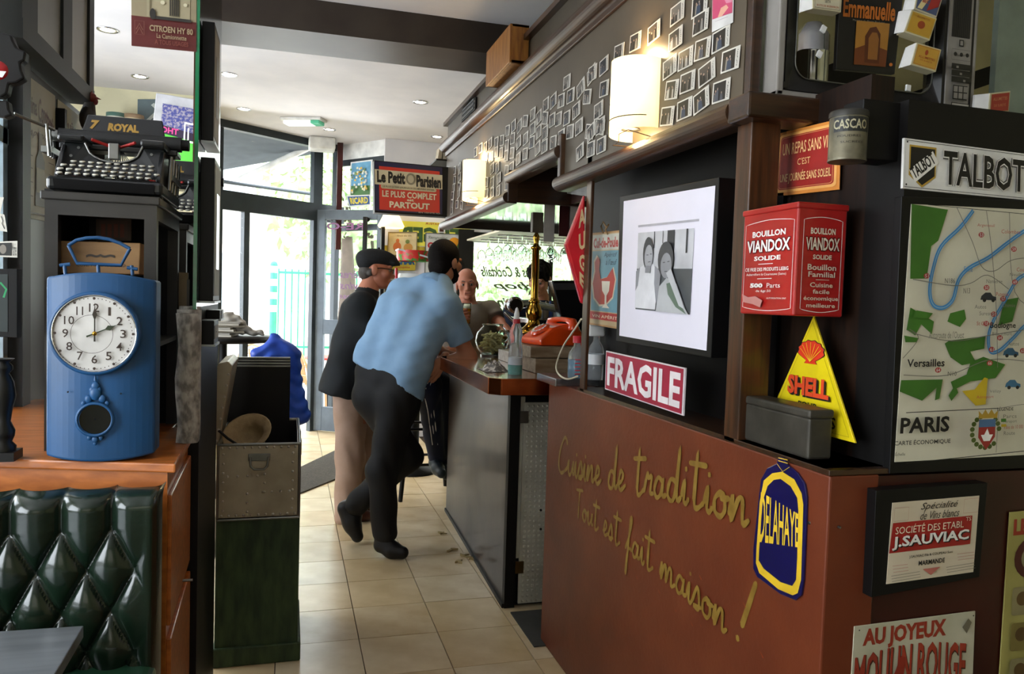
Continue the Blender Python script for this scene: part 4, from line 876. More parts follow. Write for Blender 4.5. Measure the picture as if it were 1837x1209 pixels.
tag(bm.build('roof_beam', blackm), 'dark slanting beams seen behind the television', 'beam')
for y0, y1, x in ((-40, 190, 1375),): a = P(x, y0, 1, 1.9); b = P(x-8, y1, 1, 1.9); tag(MB().box((a.x-.02, 1.88, b.z), (a.x+.03, 1.9, a.z)).build('white_upright', M('pale_green_white', '#b9bfae', .5)), 'pale upright strip left of the television', 'strip')
a = P(1790, 50, 1, 1.9); tag(MB().box((a.x-.02, 1.88, zs3), (a.x+.12, 1.9, 2.9)).build('pale_upright', M('pale_aqua', '#9fb0a4', .5)), 'pale aqua upright board right of the television', 'board')
# ================================================================== INSTANT PHOTOS on the canopy board
cardm = M('photo_card', '#dcd8cc', .5); pm = []
rp_ = random.Random(3)
def photo_mesh(seed, cols):
    r_ = random.Random(seed); mb = MB(); w_, h_ = .086, .054
    mb.mat(cardm).box((0, -w_/2, -h_/2), (.0012, w_/2, h_/2)); y0, y1 = w_/2-.006, -w_/2+.020   # picture nearer the far edge, caption at the near edge
    mb.mat(ink(cols[0])).poly([V(-.0003, y0, h_/2-.004), V(-.0003, y1, h_/2-.004), V(-.0003, y1, -h_/2+.004), V(-.0003, y0, -h_/2+.004)])
    for i in range(5):
        y = r_.uniform(y1+.006, y0-.006); z = r_.uniform(-.008, .006); a = r_.uniform(.002, .005); mb.mat(ink(r_.choice(cols[1:])))
        mb.poly([V(-.0005-i*.0001, y+a, z), V(-.0005-i*.0001, y-a, z), V(-.0005-i*.0001, y-a*1.6, -h_/2+.0045), V(-.0005-i*.0001, y+a*1.6, -h_/2+.0045)])
        mb.mat(ink(r_.choice(('#b99a84', '#c4b0a0', '#9a8678')))).poly([V(-.0006-i*.0001, y+math.cos(t*1.047)*.0028, z+.003+math.sin(t*1.047)*.0032) for t in range(6)])
    mb.mat(blk); z = -.02
    while z < .018: l = r_.uniform(.001, .004); x_ = -w_/2+.008+r_.uniform(-.002, .002); mb.poly([V(-.0004, x_, z), V(-.0004, x_+.004, z+.0005), V(-.0004, x_+.004, z+l), V(-.0004, x_, z+l*.8)]); z += l+.0012
    return mb.mesh('instant_photo')
for s_, cs in enumerate([('#22211f', '#6a6660', '#a8a49c'), ('#3a3733', '#8f8c86', '#1a1918'), ('#15161a', '#4a4e58', '#88857c'), ('#4b443c', '#1c1a18', '#9a9084'), ('#2c2a26', '#c0bcb2', '#5b5148'), ('#1b1a18', '#34445a', '#8a8478'), ('#6b675f', '#22201e', '#b4b0a6')]): pm.append(photo_mesh(s_+20, cs))
near = [(730,110),(535,270),(375,350),(240,440),(115,550),(20,610),(715,325),(925,190),(915,40),(665,560),(795,490),(940,410),(1090,330),(680,750),(815,685),(975,610),(1175,500),(645,970),(790,910),(930,840),(1095,760),(70,920),(85,1050),(10,1100),(118,740)]
near = [(1060+x/4.65, y/4.65) for x, y in near]
mid = [(685,425),(757,455),(812,385),(577,540),(615,520),(655,520),(705,495),(790,500),(735,570),(510,590),(540,605),(573,610),(610,620),(642,615),(685,610),(750,655),(850,570),(410,650),(440,650),(472,625),(508,665),(540,680),(573,685),(657,705),(703,680),(803,680),(858,655),(378,675),(405,715),(437,735),(472,715),(505,735),(350,725),(375,750),(322,735),(290,740),(265,760),(240,765),(345,790),(372,805),(403,790),(435,820),(470,795),(535,765),(570,755),(615,735),(755,785),(810,770),(865,750),(320,785),(295,810),(265,815),(213,785),(325,865),(375,880),(400,865),(335,920),(375,955),(330,985),(300,995),(270,1000),(300,870),(105,880),(130,865),(160,850),(105,930),(130,915),(100,970),(128,965),(95,1010),(125,1000),(92,1052),(116,1055),(90,1085),(140,1060),(270,940),(300,940)]
mid = [(780+x/2.879, y/2.879) for x, y in mid]
ordn = ['lowest', 'second lowest', 'third', 'fourth', 'fifth', 'sixth', 'seventh', 'eighth', 'ninth', 'tenth']
cnt_words = ['first', 'second', 'third', 'fourth', 'fifth', 'sixth', 'seventh', 'eighth', 'ninth', 'tenth', 'eleventh', 'twelfth', 'thirteenth', 'fourteenth', 'fifteenth', 'sixteenth', 'seventeenth', 'eighteenth', 'nineteenth', 'twentieth']
allp = [(P(x, y, 0, PX), x) for x, y in near+mid]
secs = {0: 'right of the near lamp', 1: 'just left of the near lamp', 2: 'between the lamps', 3: 'by the far lamp'}
def sec(x): return 0 if x > 1195 else 1 if x > 1040 else 2 if x > 885 else 3
bys = {}
for p, x in allp: bys.setdefault(sec(x), []).append((p, x))
from collections import Counter
for k, lst in bys.items():
    lst.sort(key=lambda q: q[1]); cols = [lst[i:i+4] for i in range(0, len(lst), 4)]
    for ci, cl in enumerate(cols):
        cl.sort(key=lambda q: q[0].z)
        for ri, (p, x) in enumerate(cl):
            m_i = rp_.randrange(len(pm)); o = bpy.data.objects.new('instant_photo', pm[m_i]); COL.objects.link(o)
            o.location = (PX-.0025-rp_.uniform(0, .002), p.y, p.z); o.rotation_euler = (R(rp_.gauss(0, 6)), 0, R(rp_.uniform(-2, 0)))
            vert = ['lowest', 'lower middle', 'upper middle', 'topmost'][ri] if len(cl) == 4 else ['lowest', 'middle', 'topmost'][ri] if len(cl) == 3 else ['lower', 'upper'][ri] if len(cl) == 2 else 'only'
            tag(o, 'instant photo %s, %s, %s column from the left' % (secs[k], vert, cnt_words[ci]), 'photo', 'instant photos pinned along the canopy')
o, F = board('pink_postcard', 'pink portrait postcard at the top right of the instant photos', 'card', [(1278, -8), (1316, -12), (1315, 40), (1277, 58)], 0, PX-.004, .001, M('card_white', '#d8d6d2'), bevel=0)
F.rect(.03, 0, .97, .66, ink('#c94a6e')); F.poly([(.3, .66), (.45, .4), (.7, .34), (.8, .45), (.5, .66)], ink('#e0a890')); F.poly([(.5, 0), (.9, 0), (.97, .3), (.7, .3)], ink('#d88aa0')); F.line([(.2, .75), (.8, .75)], .001, ink('#a89aa0')); F.done()
# ================================================================== WALL LAMPS
shade = M('lamp_shade', '#fff0c4', .6, emit=1.5, col2='#ffdf94', ns=2); bulb = M('bulb', '#fff3d0', .5, emit=14)
wire = M('wire_rust', '#3a2414', .5)
def lamp(y, z, label, power, wsc=1.0):
    e = empty('wall_lamp', (PX, y, z), label, 'lamp', 'wall lamps on the canopy'); r_ = .095*wsc; h = .205*wsc; cx = PX-.028
    sh_ = MB(); n = 20; vs = []
    for hh in (0, h):
        for i in range(n+1):
            a = R(200-220*i/n); vs.append(V(cx-math.sin(a)*r_*.85, y+math.cos(a)*r_, z+hh-(.012*i/n if hh == 0 else -.02*i/n)))
    sh_.add(vs, [(i, i+1, n+1+i+1, n+1+i) for i in range(n)], True)
    s1_ = sh_.build('lamp_shade', shade, e); md = s1_.modifiers.new('solid', 'SOLIDIFY'); md.thickness = .002
    w_ = MB(); f_ = lambda a, zz, k=1.03: V(cx-math.sin(R(a))*r_*.85*k, y+math.cos(R(a))*r_*k, z+zz)
    w_.tube([f_(a, .035+.00003*(90-a)) for a in range(170, 10, -12)], .0016, 6); w_.tube([f_(a, .085) for a in range(70, 20, -8)], .0016, 6); w_.tube([f_(48, .025), f_(48, .115)], .0016, 6)
    w_.tube([V(PX, y+.07, z-.03), V(cx-.05, y+.07, z-.03), V(cx-.05, y+.02, z-.03), V(cx-.05, y+.02, z-.005), V(cx-.05, y-.05, z-.005), V(PX, y-.05, z-.02)], .0016, 6)
    w_.build('wire_frame', wire, e)
    MB().ball((cx-.02, y, z+.09), .03, 12).build('bulb', bulb, e); MB().lathe([(.014, 0), (.014, .05)], (cx-.02, y, z+.01), 12).build('socket', white, e)
    MB().lathe([(.03, 0), (.028, .004)], (cx-.02, y, z+.006), 14).build('drip_plate', steel, e)
    l = bpy.data.lights.new('lamp_light', 'POINT'); l.energy = power; l.color = (1, .72, .38); l.shadow_soft_size = .03
    lo_ = bpy.data.objects.new('lamp_light', l); COL.objects.link(lo_); lo_.location = (cx-.0, y-.0, z+h+.03)
    l2 = l.copy(); l2.energy = power*.5; lo_ = bpy.data.objects.new('lamp_light', l2); COL.objects.link(lo_); lo_.location = (cx-.02, y, z-.02)
q = P(1142, 238, 0, PX-.028); lamp(q.y, q.z, 'lit cream half-round wall lamp with wire cross, nearer the camera', 3.4)
q = P(855, 357, 0, PX-.028); lamp(q.y, q.z, 'lit cream half-round wall lamp with wire cross, at the far end of the canopy', 4)
# wooden crate panel on the canopy, vent, books
q0 = P(872, 170, 0, PX-.16); q1 = P(925, 50, 0, PX-.16); ya, yb_ = P(915, 100, 0, PX-.16).y, P(872, 100, 0, PX-.16).y; za, zb_2 = P(872, 177, 0, PX-.16).z, P(880, 75, 0, PX-.16).z
e = empty('wooden_crate', (PX-.1, ya, crown_z+.08), 'shallow wooden wine crate standing on the crown moulding of the canopy', 'crate')
cm = M('crate_wood', '#7a4a1e', .45, col2='#a06a2c', ns=6, stretch=(10, 10, 1.5)); zc0 = crown_z+.058; zc1 = P(915, 45, 0, PX-.09).z
yc0, yc1 = P(914, 100, 0, PX-.095).y, P(872, 120, 0, PX-.095).y; print('crate', yc0, yc1, zc0, zc1)
MB().box((PX-.095, yc0, zc0), (PX-.085, yc1, zc1)).build('lid', cm, e, bevel=.002)
bb = MB(); bb.box((PX-.085, yc0, zc0), (PX-.004, yc0+.012, zc1)); bb.box((PX-.085, yc1-.012, zc0), (PX-.004, yc1, zc1)); bb.box((PX-.085, yc0, zc1-.012), (PX-.004, yc1, zc1)); bb.box((PX-.085, yc0, zc0), (PX-.004, yc1, zc0+.012)); bb.build('body', cm, e, bevel=.001)
v_ = P(843, 190, 0, PX); e = empty('wall_vent', (PX, v_.y, 2.5), 'small dark louvred vent grille on the far upper canopy panel', 'vent'); y0, y1 = P(856, 190, 0, PX).y, P(832, 190, 0, PX).y
MB().box((PX-.012, y0, crown_z+.085), (PX, y1, 2.63)).build('frame', blackm, e)
for i in range(5): MB().box((PX-.016, y0+.03, crown_z+.095+i*.025), (PX-.01, y1-.03, crown_z+.107+i*.025)).build('slat', facm, e)
for i, (x, c_, l) in enumerate([(787, '#b9a98c', 'leftmost of three pale books on the canopy end'), (795, '#cbbda2', 'middle of three pale books on the canopy end'), (809, '#7a5a40', 'brown book, rightmost on the canopy end')]):
    p = P(x, 292, 1, 5.62); pt = P(x, 276, 1, 5.62)
    e = MB().mat(M('book_'+c_[1:], c_, .6)).cbox((p.x, 5.62, p.z+.05), (.026, .12, .1), Matrix.Rotation(R(8 if i == 0 else 0), 3, 'Y')).build('book', None); tag(e, l, 'book', 'books on the canopy end')
bs_ = P(797, 293, 1, 5.62); MB().box((bs_.x-.09, 5.45, bs_.z-.012), (PX+.3, 5.72, bs_.z)).build('book_ledge', blackm, label='small black ledge holding books at the canopy end', cat='ledge')
# ================================================================== LIGHT BOX SIGN at the far end of the canopy
pts = [P(672, 289, 1, 5.4), P(797, 301, 1, 5.4), P(797, 386, 1, 5.4), P(673, 379, 1, 5.4)]
e = empty('newspaper_sign', (pts[3]+pts[2])/2, 'red and blue lit newspaper advertising sign box under the far canopy end', 'sign')
bx_ = MB().prism([P(671, 287, 1, 5.4), P(806, 300, 1, 5.4), P(806, 389, 1, 5.4), P(672, 381, 1, 5.4)], (0, .12, 0)).build('case', blackm, e, bevel=.004)
F = Face(pts, bx_); F.l = .001; F.step = .001
F.rect(0, 0, .97, .985, M('sign_navy', '#17153e', .4)); F.rect(.06, .09, .93, .96, M('sign_red_lit', '#b52a18', .4, emit=.12)); F.rect(.0, .16, .97, .46, M('sign_cream', '#d6c8a2', .5))
F.text('Le Petit', .03, .18, .43, .42, blk, .05); F.text('Parisien', .59, .20, .95, .45, blk, .05); F.disc(.51, .3, .07, .12, ink('#8b8268')); F.disc(.51, .3, .045, .08, ink('#c3b592')); F.rr(.08, .455, .88, .535, .03, ink('#c8b88f'), 1.3)
F.text('LE PLUS LU DES JOURNAUX DU MONDE ENTIER', .11, .475, .85, .515, blk, .01); F.text('LE PLUS COMPLET', .1, .57, .88, .70, ink('#e2d2ac'), .03); F.text('est', .45, .71, .55, .76, ink('#e2d2ac'), .03); F.text('PARTOUT', .2, .78, .78, .91, ink('#e2d2ac'), .04); F.text('EN VENTE ICI', .62, .962, .93, .988, ink('#c9bb96'), 0)
F.done()
# Poster with flowers and label on the side screen
def scr(px, off): return [PN(x, y, B+n_*off, n_) for x, y in px]
def SB(name, label, px, mat, off=.03): return board(name, label, 'poster', px, 0, 0, .004, mat, pn=(B+n_*off, n_), bevel=0)
nin = V(-n_.x, -n_.y, 0) if n_.dot(EYE-B) < 0 else n_
o, F = SB('flower_poster', 'small blue poster of white flowers on the side screen', [(629, 291), (668, 286), (666, 352), (627, 352)], white, .05*(1 if nin == n_ else -1))
F.step = .001; F.rect(.06, .04, .94, .97, ink('#6aa8cc')); F.rect(.06, .7, .94, .97, ink('#4a7a3a'))
for i in range(46): a, b = rp_.uniform(.15, .85), rp_.uniform(.15, .9); F.disc(a, b, .05, .035, ink(rp_.choice(('#e8e2c8', '#e3b84a', '#dfe6e8', '#6f8f5a', '#ede6b4'))), 7)
F.done()
o, F = SB('drink_label', 'tilted blue and yellow drink brand label under the flower poster', [(621, 351), (665, 349), (666, 368), (626, 371)], white, .06*(1 if nin == n_ else -1))
F.step = .001; F.rect(.06, .1, .94, .9, ink('#23508a')); F.text('RICARD', .12, .2, .88, .8, ink('#e8d23a'), .04); F.done()
# white detector box, emergency light, downlights
p = P(583, 264, 1, 8.15); MB().box((p.x-.16, 8.05, ZC-.12), (p.x+.1, 8.3, ZC)).build('detector_box', white, bevel=.02, label='white box on the ceiling at the corner of the glass front', cat='box')
q = P(545, 213, 2, ZC); e = empty('emergency_light', (q.x, q.y, ZC-.05), 'flat white emergency light with green edge on the ceiling', 'light')
rz = Matrix.Translation((q.x, q.y, ZC-.025)) @ Matrix.Rotation(R(-25), 4, 'Z')
MB().box((-.19, -.08, .0), (.19, .08, .025), rz).build('base', white, e, bevel=.006); MB().box((-.17, -.065, -.03), (.09, .065, 0), rz).build('diffuser', M('diffuser', '#eef2f0', .3, emit=.9), e, bevel=.01); MB().box((.09, -.065, -.03), (.17, .065, 0), rz).build('green_panel', M('exit_green', '#4aa882', .4, emit=.3), e, bevel=.006)
spots = [(410, 133, 'nearest the beam, at the left'), (437, 195, 'second from the beam, at the left'), (591, 232, 'by the emergency light'), (754, 183, 'right side, nearest the beam'), (784, 245, 'right side, near the canopy end'), (757, 265, 'far right, by the back wall')]
def downlight(x, y, l, power=14, lit=True):
    q = P(x, y, 2, ZC); e = empty('ceiling_spotlight', (q.x, q.y, ZC-.005), 'round recessed ceiling spotlight '+l, 'light', 'ceiling spotlights')
    MB().lathe([(.045, 0), (.062, .0), (.06, -.006), (.043, -.004)], (q.x, q.y, ZC), 20, ring=True).build('rim', chrome, e); MB().lathe([(.001, 0), (.042, 0)], (q.x, q.y, ZC-.003), 18).build('bulb', M('spot_bulb', '#fff2dc', .4, emit=9), e)
    l_ = bpy.data.lights.new('spot_light', 'SPOT'); l_.energy = power; l_.color = (1, .86, .66); l_.spot_size = R(95); l_.spot_blend = .6; l_.shadow_soft_size = .04
    o_ = bpy.data.objects.new('spot_light', l_); COL.objects.link(o_); o_.location = (q.x, q.y, ZC-.02)
for x, y, l in spots: downlight(x, y, l, 26)
for x, y, l in ((193, 53, 'in the left bay, nearer'), (251, 137, 'in the left bay, farther')): downlight(x, y, l, 16)
# ================================================================== POSTER WALL behind the men
by = 7.86
def PB(name, label, px, mat, y=by, cat='poster', **k): return board(name, label, cat, px, 1, y, .006, mat, bevel=0, **k)
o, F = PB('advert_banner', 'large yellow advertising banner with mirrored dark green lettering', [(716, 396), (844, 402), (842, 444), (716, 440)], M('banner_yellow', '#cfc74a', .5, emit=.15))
F.step = .002; F.text('BERGER', .0, .22, 1.0, .86, ink('#3f5c30'), .05, mirror=True); F.text('CREATEUR', .36, .02, .62, .1, red, .02, mirror=True); F.rect(.54, .16, .64, .42, wht); F.rect(.56, .2, .62, .38, ink('#4a2a20')); F.done()
o, F = PB('advert_banner', 'bright yellow lit strip under the mirrored banner', [(690, 440), (844, 446), (842, 470), (690, 466)], M('banner_yellow2', '#b9a232', .5)); F.done()
o, F = PB('illustrated_poster', 'cream poster with two small orange figures behind the men', [(697, 417), (748, 417), (747, 458), (695, 458)], M('poster_cream2', '#d9c79a', .5), by-.02)
F.step = .001; F.frame(0, 0, 1, 1, .015, ink('#8a7a58')); F.disc(.32, .62, .14, .2, ink('#d2743c')); F.disc(.33, .36, .06, .09, ink('#c9703a')); F.disc(.7, .66, .16, .18, ink('#c9924a')); F.disc(.67, .4, .07, .09, ink('#7a8a4a')); F.text('fêtes du vin', .3, .1, .8, .18, ink('#8a6a3a'), 0); F.done()
o, F = PB('framed_poster', 'white framed poster with an orange and red lettering behind the men', [(764, 418), (828, 421), (827, 500), (762, 498)], M('poster_white2', '#c9cac6', .5), by-.02)
F.step = .001; F.frame(0, 0, 1, 1, .015, ink('#6a6a66')); F.disc(.8, .2, .16, .13, ink('#e0941e')); F.poly([(.85, .3), (.97, .08), (.98, .35)], ink('#4a6a2a')); F.text('Sanguine', .05, .06, .6, .14, ink('#6a7a6a'), 0, .3); F.text('C', .05, .2, .2, .34, red, .05); F.done()
o, F = PB('drink_poster', 'yellow poster with blue lettering low on the poster wall', [(697, 460), (746, 460), (745, 485), (697, 485)], M('banner_yellow2', '#b9a232'), by-.03)
F.step = .001; F.text('PSCHAR', .02, .1, .98, .6, ink('#1d4f7c'), .07); F.text('quinquina', .25, .7, .8, .88, ink('#a8501e'), .02); F.done()
o, F = PB('black_white_print', 'black and white print on the poster wall behind the cap wearer', [(680, 484), (745, 487), (745, 560), (680, 560)], M('poster_white2', '#c9cac6'), by-.01)
for i in range(10): F.rect(rp_.uniform(.1, .7), rp_.uniform(.05, .85), rp_.uniform(.75, .95), rp_.uniform(.1, .9), ink(rp_.choice(('#2a2622', '#c9cac6', '#8a3a2a', '#55504a'))))
F.done()
p = P(693, 480, 1, 7.7); tag(MB().box((P(683, 400, 1, 7.8).x, 7.7, 0), (P(689, 400, 1, 7.8).x, 7.8, 2.2)).build('black_upright', blackm), 'dark upright frame post left of the posters', 'post')
p = P(704, 400, 1, 7.6); e = empty('shop_lamp', (p.x, 7.6, p.z), 'glowing warm white lamp above the cream poster', 'lamp'); MB().lathe([(.05, 0), (.13, -.16), (.12, -.18)], (p.x, 7.7, p.z+.14), 20, ring=True).build('lamp_shade', shade, e)
o, F = PB('price_card', 'small white card and blue strip right of the posters', [(829, 452), (842, 452), (842, 478), (829, 478)], white, by-.01); F.rect(0, .8, 1, 1.0, ink('#2a5fb8')); F.done()
# popcorn cup: large clear cone with red lid
p0 = P(748, 505, 1, 6.3); e = empty('snack_dispenser', (p0.x, 6.3, 0), 'tall clear snack cone with a red tomato-printed rim behind the men', 'dispenser')
a = P(721, 447, 1, 6.3); b = P(721, 468, 1, 6.3)
MB().lathe([(.2, -1.1), (.2, -1.08), (.05, -1.05), (.05, -.01), (.12, 0)], (p0.x, 6.3, 1.1), 24).build('pedestal', blackm, e); MB().lathe([(.10, 0), (.13, .12), (.19, .27), (.2, .4), (.15, .52)], (p0.x, 6.3, 1.1), 24).build('body', M('frosted_plastic', '#d5d9d8', .35, trans=.5), e)
MB().lathe([(.13, .0), (.135, .085)], (a.x+.09, 6.3, b.z), 24, ring=True).build('rim_band', M('tomato_red', '#c42f2a', .4, col2='#4a8a3a', ns=18, ramp=(.5, .55)), e)
MB().prism([V(a.x-.04, 6.2, a.z), V(a.x+.25, 6.15, a.z-.07), V(a.x+.32, 6.3, a.z-.12), V(a.x+.25, 6.45, a.z-.07), V(a.x-.04, 6.4, a.z)], (0, 0, -.012)).build('lid', M('grey_white', '#b8bab8', .4), e)
MB().tube([P(711, 481, 1, 6.2), P(711, 500, 1, 6.2)], .012, 8).build('red_straw', M('straw_red', '#b8141e', .3), label='red plastic tube beside the snack cone', cat='tube')
# handwriting on the window behind the bar
wr = ink('#5f6a4e'); ot = MB(); ypl = 7.885; gw = [o_ for o_ in w3.children][0]
def wtext(t, x0, y0, x1, y1):
    F = Face([P(x0, y0, 1, ypl), P(x1, y0+2, 1, ypl), P(x1, y1+2, 1, ypl), P(x0, y1, 1, ypl)], gw); F.l = .004; F.text(t, 0, 0, 1, 1, wr, .02, .5, mirror=True); F.done()
wtext('Vins & Cocktails', 862, 477, 960, 496); wtext('et hop', 885, 505, 990, 522); wtext('Bar à vins', 880, 533, 985, 550)
# ================================================================== BAR
ZB = 1.10; bx0, bx1, by0, by1 = .825, 1.55, 3.16, 5.35
bar = empty('bar_counter', (1.2, 4.2, 0), 'bar counter with a dark scuffed front and copper edged top', 'bar')
fy0 = P(904, 1090, 2, 0).y; barf = M('bar_front', '#1e140f', .45, spec=.35, col2='#463a31', ns=2.2, bump=.05, bs=12, coat=.12)
MB().prism([V(.985, fy0, 0), V(1.04, 5.1, 0), V(1.04, 5.1, ZB-.06), V(.985, fy0, ZB-.06)], (.03, 0, 0)).build('front_panel', barf, bar)
MB().prism([V(.975, fy0-.004, .02), V(1.03, 5.1, .02), V(1.03, 5.1, 0), V(.975, fy0-.004, 0)], (.02, 0, 0)).build('kick_strip', blackm, bar)
MB().box((.985, fy0-.01, .0), (1.035, fy0+.03, ZB-.06)).build('corner_post', blackm, bar)
# end of the counter: studded metal panels
st_ = M('stud_metal', '#c4c3b6', .4, m=.2, col2='#a3a194', ns=6)
def studs(x0, x1, z0, z1, y, parent, name, step=.0235):
    mb = MB().box((x0, y, z0), (x1, y+.012, z1)); nx = int((x1-x0)/step); nz = int((z1-z0)/step)
    for i in range(nx):
        for j in range(nz):
            cx = x0+step*(i+.5)+(0 if nx*step > x1-x0-.001 else (x1-x0-nx*step)/2); cz = z0+step*(j+.5); a = .0068
            mb.add([V(cx-a, y, cz-a), V(cx+a, y, cz-a), V(cx+a, y, cz+a), V(cx-a, y, cz+a), V(cx, y-.004, cz)], [(0, 1, 4), (1, 2, 4), (2, 3, 4), (3, 0, 4)], False)
    return mb.build(name, st_, parent)
xe = P(925, 900, 1, fy0).x; xh = P(935, 900, 1, fy0-.02).x
zt1_ = P(940, 712, 1, fy0).z; zb1_ = P(915, 1002, 1, fy0).z
studs(1.036, xh+.01, zb1_, zt1_, fy0, bar, 'studded_panel')
dd = studs(xh, 1.42, P(940, 1082, 1, fy0-.02).z, P(940, 722, 1, fy0-.02).z, fy0-.02, bar, 'studded_door')
for z_ in (zt1_-.09, P(925, 1015, 1, fy0).z): MB().box((xh-.02, fy0-.026, z_-.028), (xh+.02, fy0-.018, z_+.028)).build('hinge', M('hinge_brass', '#8a7a4a', .3, m=1) if z_ < .5 else steel, bar)
h_ = MB()
for y in (915, 949): p = P(970, y, 1, fy0-.021); h_.lathe([(.006, 0), (.006, .002)], p, 10, (0, -1, 0))
h_.build('screw_hole', blackm, bar)
MB().box((1.03, fy0+.02, 0), (1.42, fy0+.05, ZB-.06)).build('end_board', blackm, bar)
topm = M('bar_wood', '#7a4a28', .2, col2='#9a6238', ns=4, stretch=(8, 1.5, 1), coat=.8)
topo = [V(bx0+.045, by0, 0), V(bx1, by0, 0), V(bx1, by1, 0), V(bx0+.08, by1, 0), V(bx0, by1-.08, 0), V(bx0, by0+.045, 0)]
MB().prism([p+V(0, 0, ZB-.02) for p in topo], (0, 0, .02)).build('worktop', topm, bar, bevel=.002)
edge = MB(); ctr = V(1.2, 4.2, 0)
for a, b in zip([topo[1]]+[topo[0]]+[topo[5]], [topo[0]]+[topo[5]]+[topo[4]]):
    d = (b-a).normalized(); n2 = V(d.y, -d.x, 0); n2 = n2 if n2.dot(a-ctr) > 0 else -n2
    edge.prism([a+V(0, 0, ZB-.068)+n2*.003, b+V(0, 0, ZB-.068)+n2*.003, b+V(0, 0, ZB+.003)+n2*.003, a+V(0, 0, ZB+.003)+n2*.003], -n2*.012)
edge.build('copper_edge', copper, bar, bevel=.002)
MB().prism([p+V(.005, 0, ZB-.06) for p in topo], (0, 0, .04)).build('underside', darkwood, bar)
MB().prism([V(.9, 3.25, ZB-.2), V(.985, 3.5, ZB-.2), V(1.03, 5.1, ZB-.2), V(1.0, 5.1, ZB-.06), V(.87, 3.25, ZB-.06)], (0, .001, 0))
# mat at the foot
tag(MB().box((1.0, 3.0, 0), (1.45, 3.36, .006)).build('floor_mat', M('mat_rubber', '#3a3a36', .8)), 'grey rubber floor mat at the foot of the studded bar end', 'mat')
# chrome ledge on the partition end
pl = MB().box((PX-.045, 2.86, ZP-.0), (1.3, 3.10, ZP+.03)).build('steel_tray', M('steel_plain', '#9a9ca0', .25, m=.9), bevel=.003); tag(pl, 'brushed steel tray box on the far end of the partition', 'tray')
# ------------------------------------------------------------------ things on the bar
def on(x, y, z=ZB): return P(x, y, 2, z)
# telephone on stacked boxes
tp = P(978, 668, 1, 3.5)
for i, (z0, z1, dx, l) in enumerate([(0, .07, 0, 'lower flat wooden box under the orange telephone'), (.072, .125, .0, 'upper flat wooden box under the orange telephone')]):
    xa_ = 1.10 if i == 0 else 1.075; tag(MB().box((xa_, 3.42, ZB+z0+.001), (1.42, 3.75, ZB+z1)).build('wooden_box', M('box_oak', '#8a7a64', .5, col2='#6a553c', ns=5, stretch=(2, 10, 10)), bevel=.003), l, 'box', 'wooden boxes on the bar')
or_ = M('orange_plastic', '#e8480e', .22, coat=.6)
px_, py_, pz_ = 1.235, 3.58, ZB+.126
ph = empty('telephone', (px_, py_, pz_), 'bright orange rotary telephone standing on wooden boxes on the bar', 'telephone')
rzp = Matrix.Translation((px_, py_, pz_)) @ Matrix.Rotation(R(-78), 4, 'Z')
mb = MB(); prof = [(-.12, .0), (-.125, .03), (-.05, .085), (.03, .105), (.09, .1), (.11, .07), (.115, 0)]
vs = []
for s_ in (-1, 1):
    for y, z in prof: vs.append(rzp @ V(s_*(.10-(.012 if z > .06 else 0)), y, z))
n = len(prof); mb.add(vs, [tuple(range(n)), tuple(range(2*n-1, n-1, -1))]+[(i, i+n, (i+1) % n+n, (i+1) % n) for i in range(n)], False)
mb.build('body', or_, ph, bevel=.01, seg=3)
dlc = rzp @ V(0, -.07, .072); dn = (rzp.to_3x3() @ V(0, -.5, .85)).normalized()
dial = MB().lathe([(.001, .012), (.03, .012), (.045, .009), (.05, .0)], dlc, 24, dn).build('dial', or_, ph); wh = MB()
t1 = dn.orthogonal().normalized(); t2 = dn.cross(t1)
for k in range(10): a = R(30*k); wh.lathe([(.0075, 0), (.0075, .0008)], dlc+dn*.0118+(t1*math.cos(a)+t2*math.sin(a))*.034, 10, dn)
wh.build('finger_hole', M('dial_white', '#e8dcd0', .3), dial)
hs = MB(); A_ = lambda x, y, z: rzp @ V(x, y, z)
hs.tube([A_(-.11, .05, .09), A_(-.1, .05, .112), A_(-.05, .05, .122), (A_(0, .05, .124)), A_(.05, .05, .122), A_(.1, .05, .112), A_(.11, .05, .09)], [.024, .022, .014, .013, .014, .022, .024], 12)
hs.lathe([(.028, 0), (.03, .012), (.022, .03)], A_(-.105, .05, .075), 14); hs.lathe([(.028, 0), (.03, .012), (.022, .03)], A_(.105, .05, .075), 14); hs.build('handset', or_, ph)
MB().tube([A_(-.1, .06, .09), A_(-.13, .1, .04), A_(-.12, .12, .0)], .004, 8).build('cord', or_, ph)
# fish bowl full of corks and dried pods
c = V(1.165, 4.47, ZB); e = empty('glass_bowl', c, 'round glass bowl filled with pale dried pasta-like strips on the bar', 'bowl')
prof = [(.001, .002), (.06, .002), (.075, .01), (.11, .05), (.125, .10), (.115, .155), (.085, .19), (.07, .2), (.078, .215), (.074, .216), (.066, .2), (.082, .188), (.11, .153), (.12, .1), (.105, .053), (.07, .014), (.001, .006)]
prof = [(a*.84, b*.88) for a, b in prof]
MB().lathe(prof, c, 28).build('bowl', M('bowl_glass', '#f4fffb', .02, trans=1, ior=1.08), e); MB().lathe([(.07, 0), (.07, .008)], c, 20).build('foot', steel, e)
cork = MB(); rc = random.Random(5)
for i in range(90):
    a = rc.uniform(0, 6.28); z = rc.uniform(.03, .15); z *= .85; rm = math.sqrt(max(.001, .1**2-(z-.08)**2*1.6))*.82; rr = rm*rc.uniform(.3, .92); d = V(rc.gauss(0, 1), rc.gauss(0, 1), rc.gauss(0, .4)).normalized()*.028
    p = c+V(math.cos(a)*rr*.8, math.sin(a)*rr*.8, z); cork.tube([p-d, p+d*.2+V(0, 0, .006), p+d], .0065, 5)
cork.build('dried_strips', M('pasta_pale', '#eee0b4', .6, col2='#c8b87c', ns=30), e, kind='stuff')
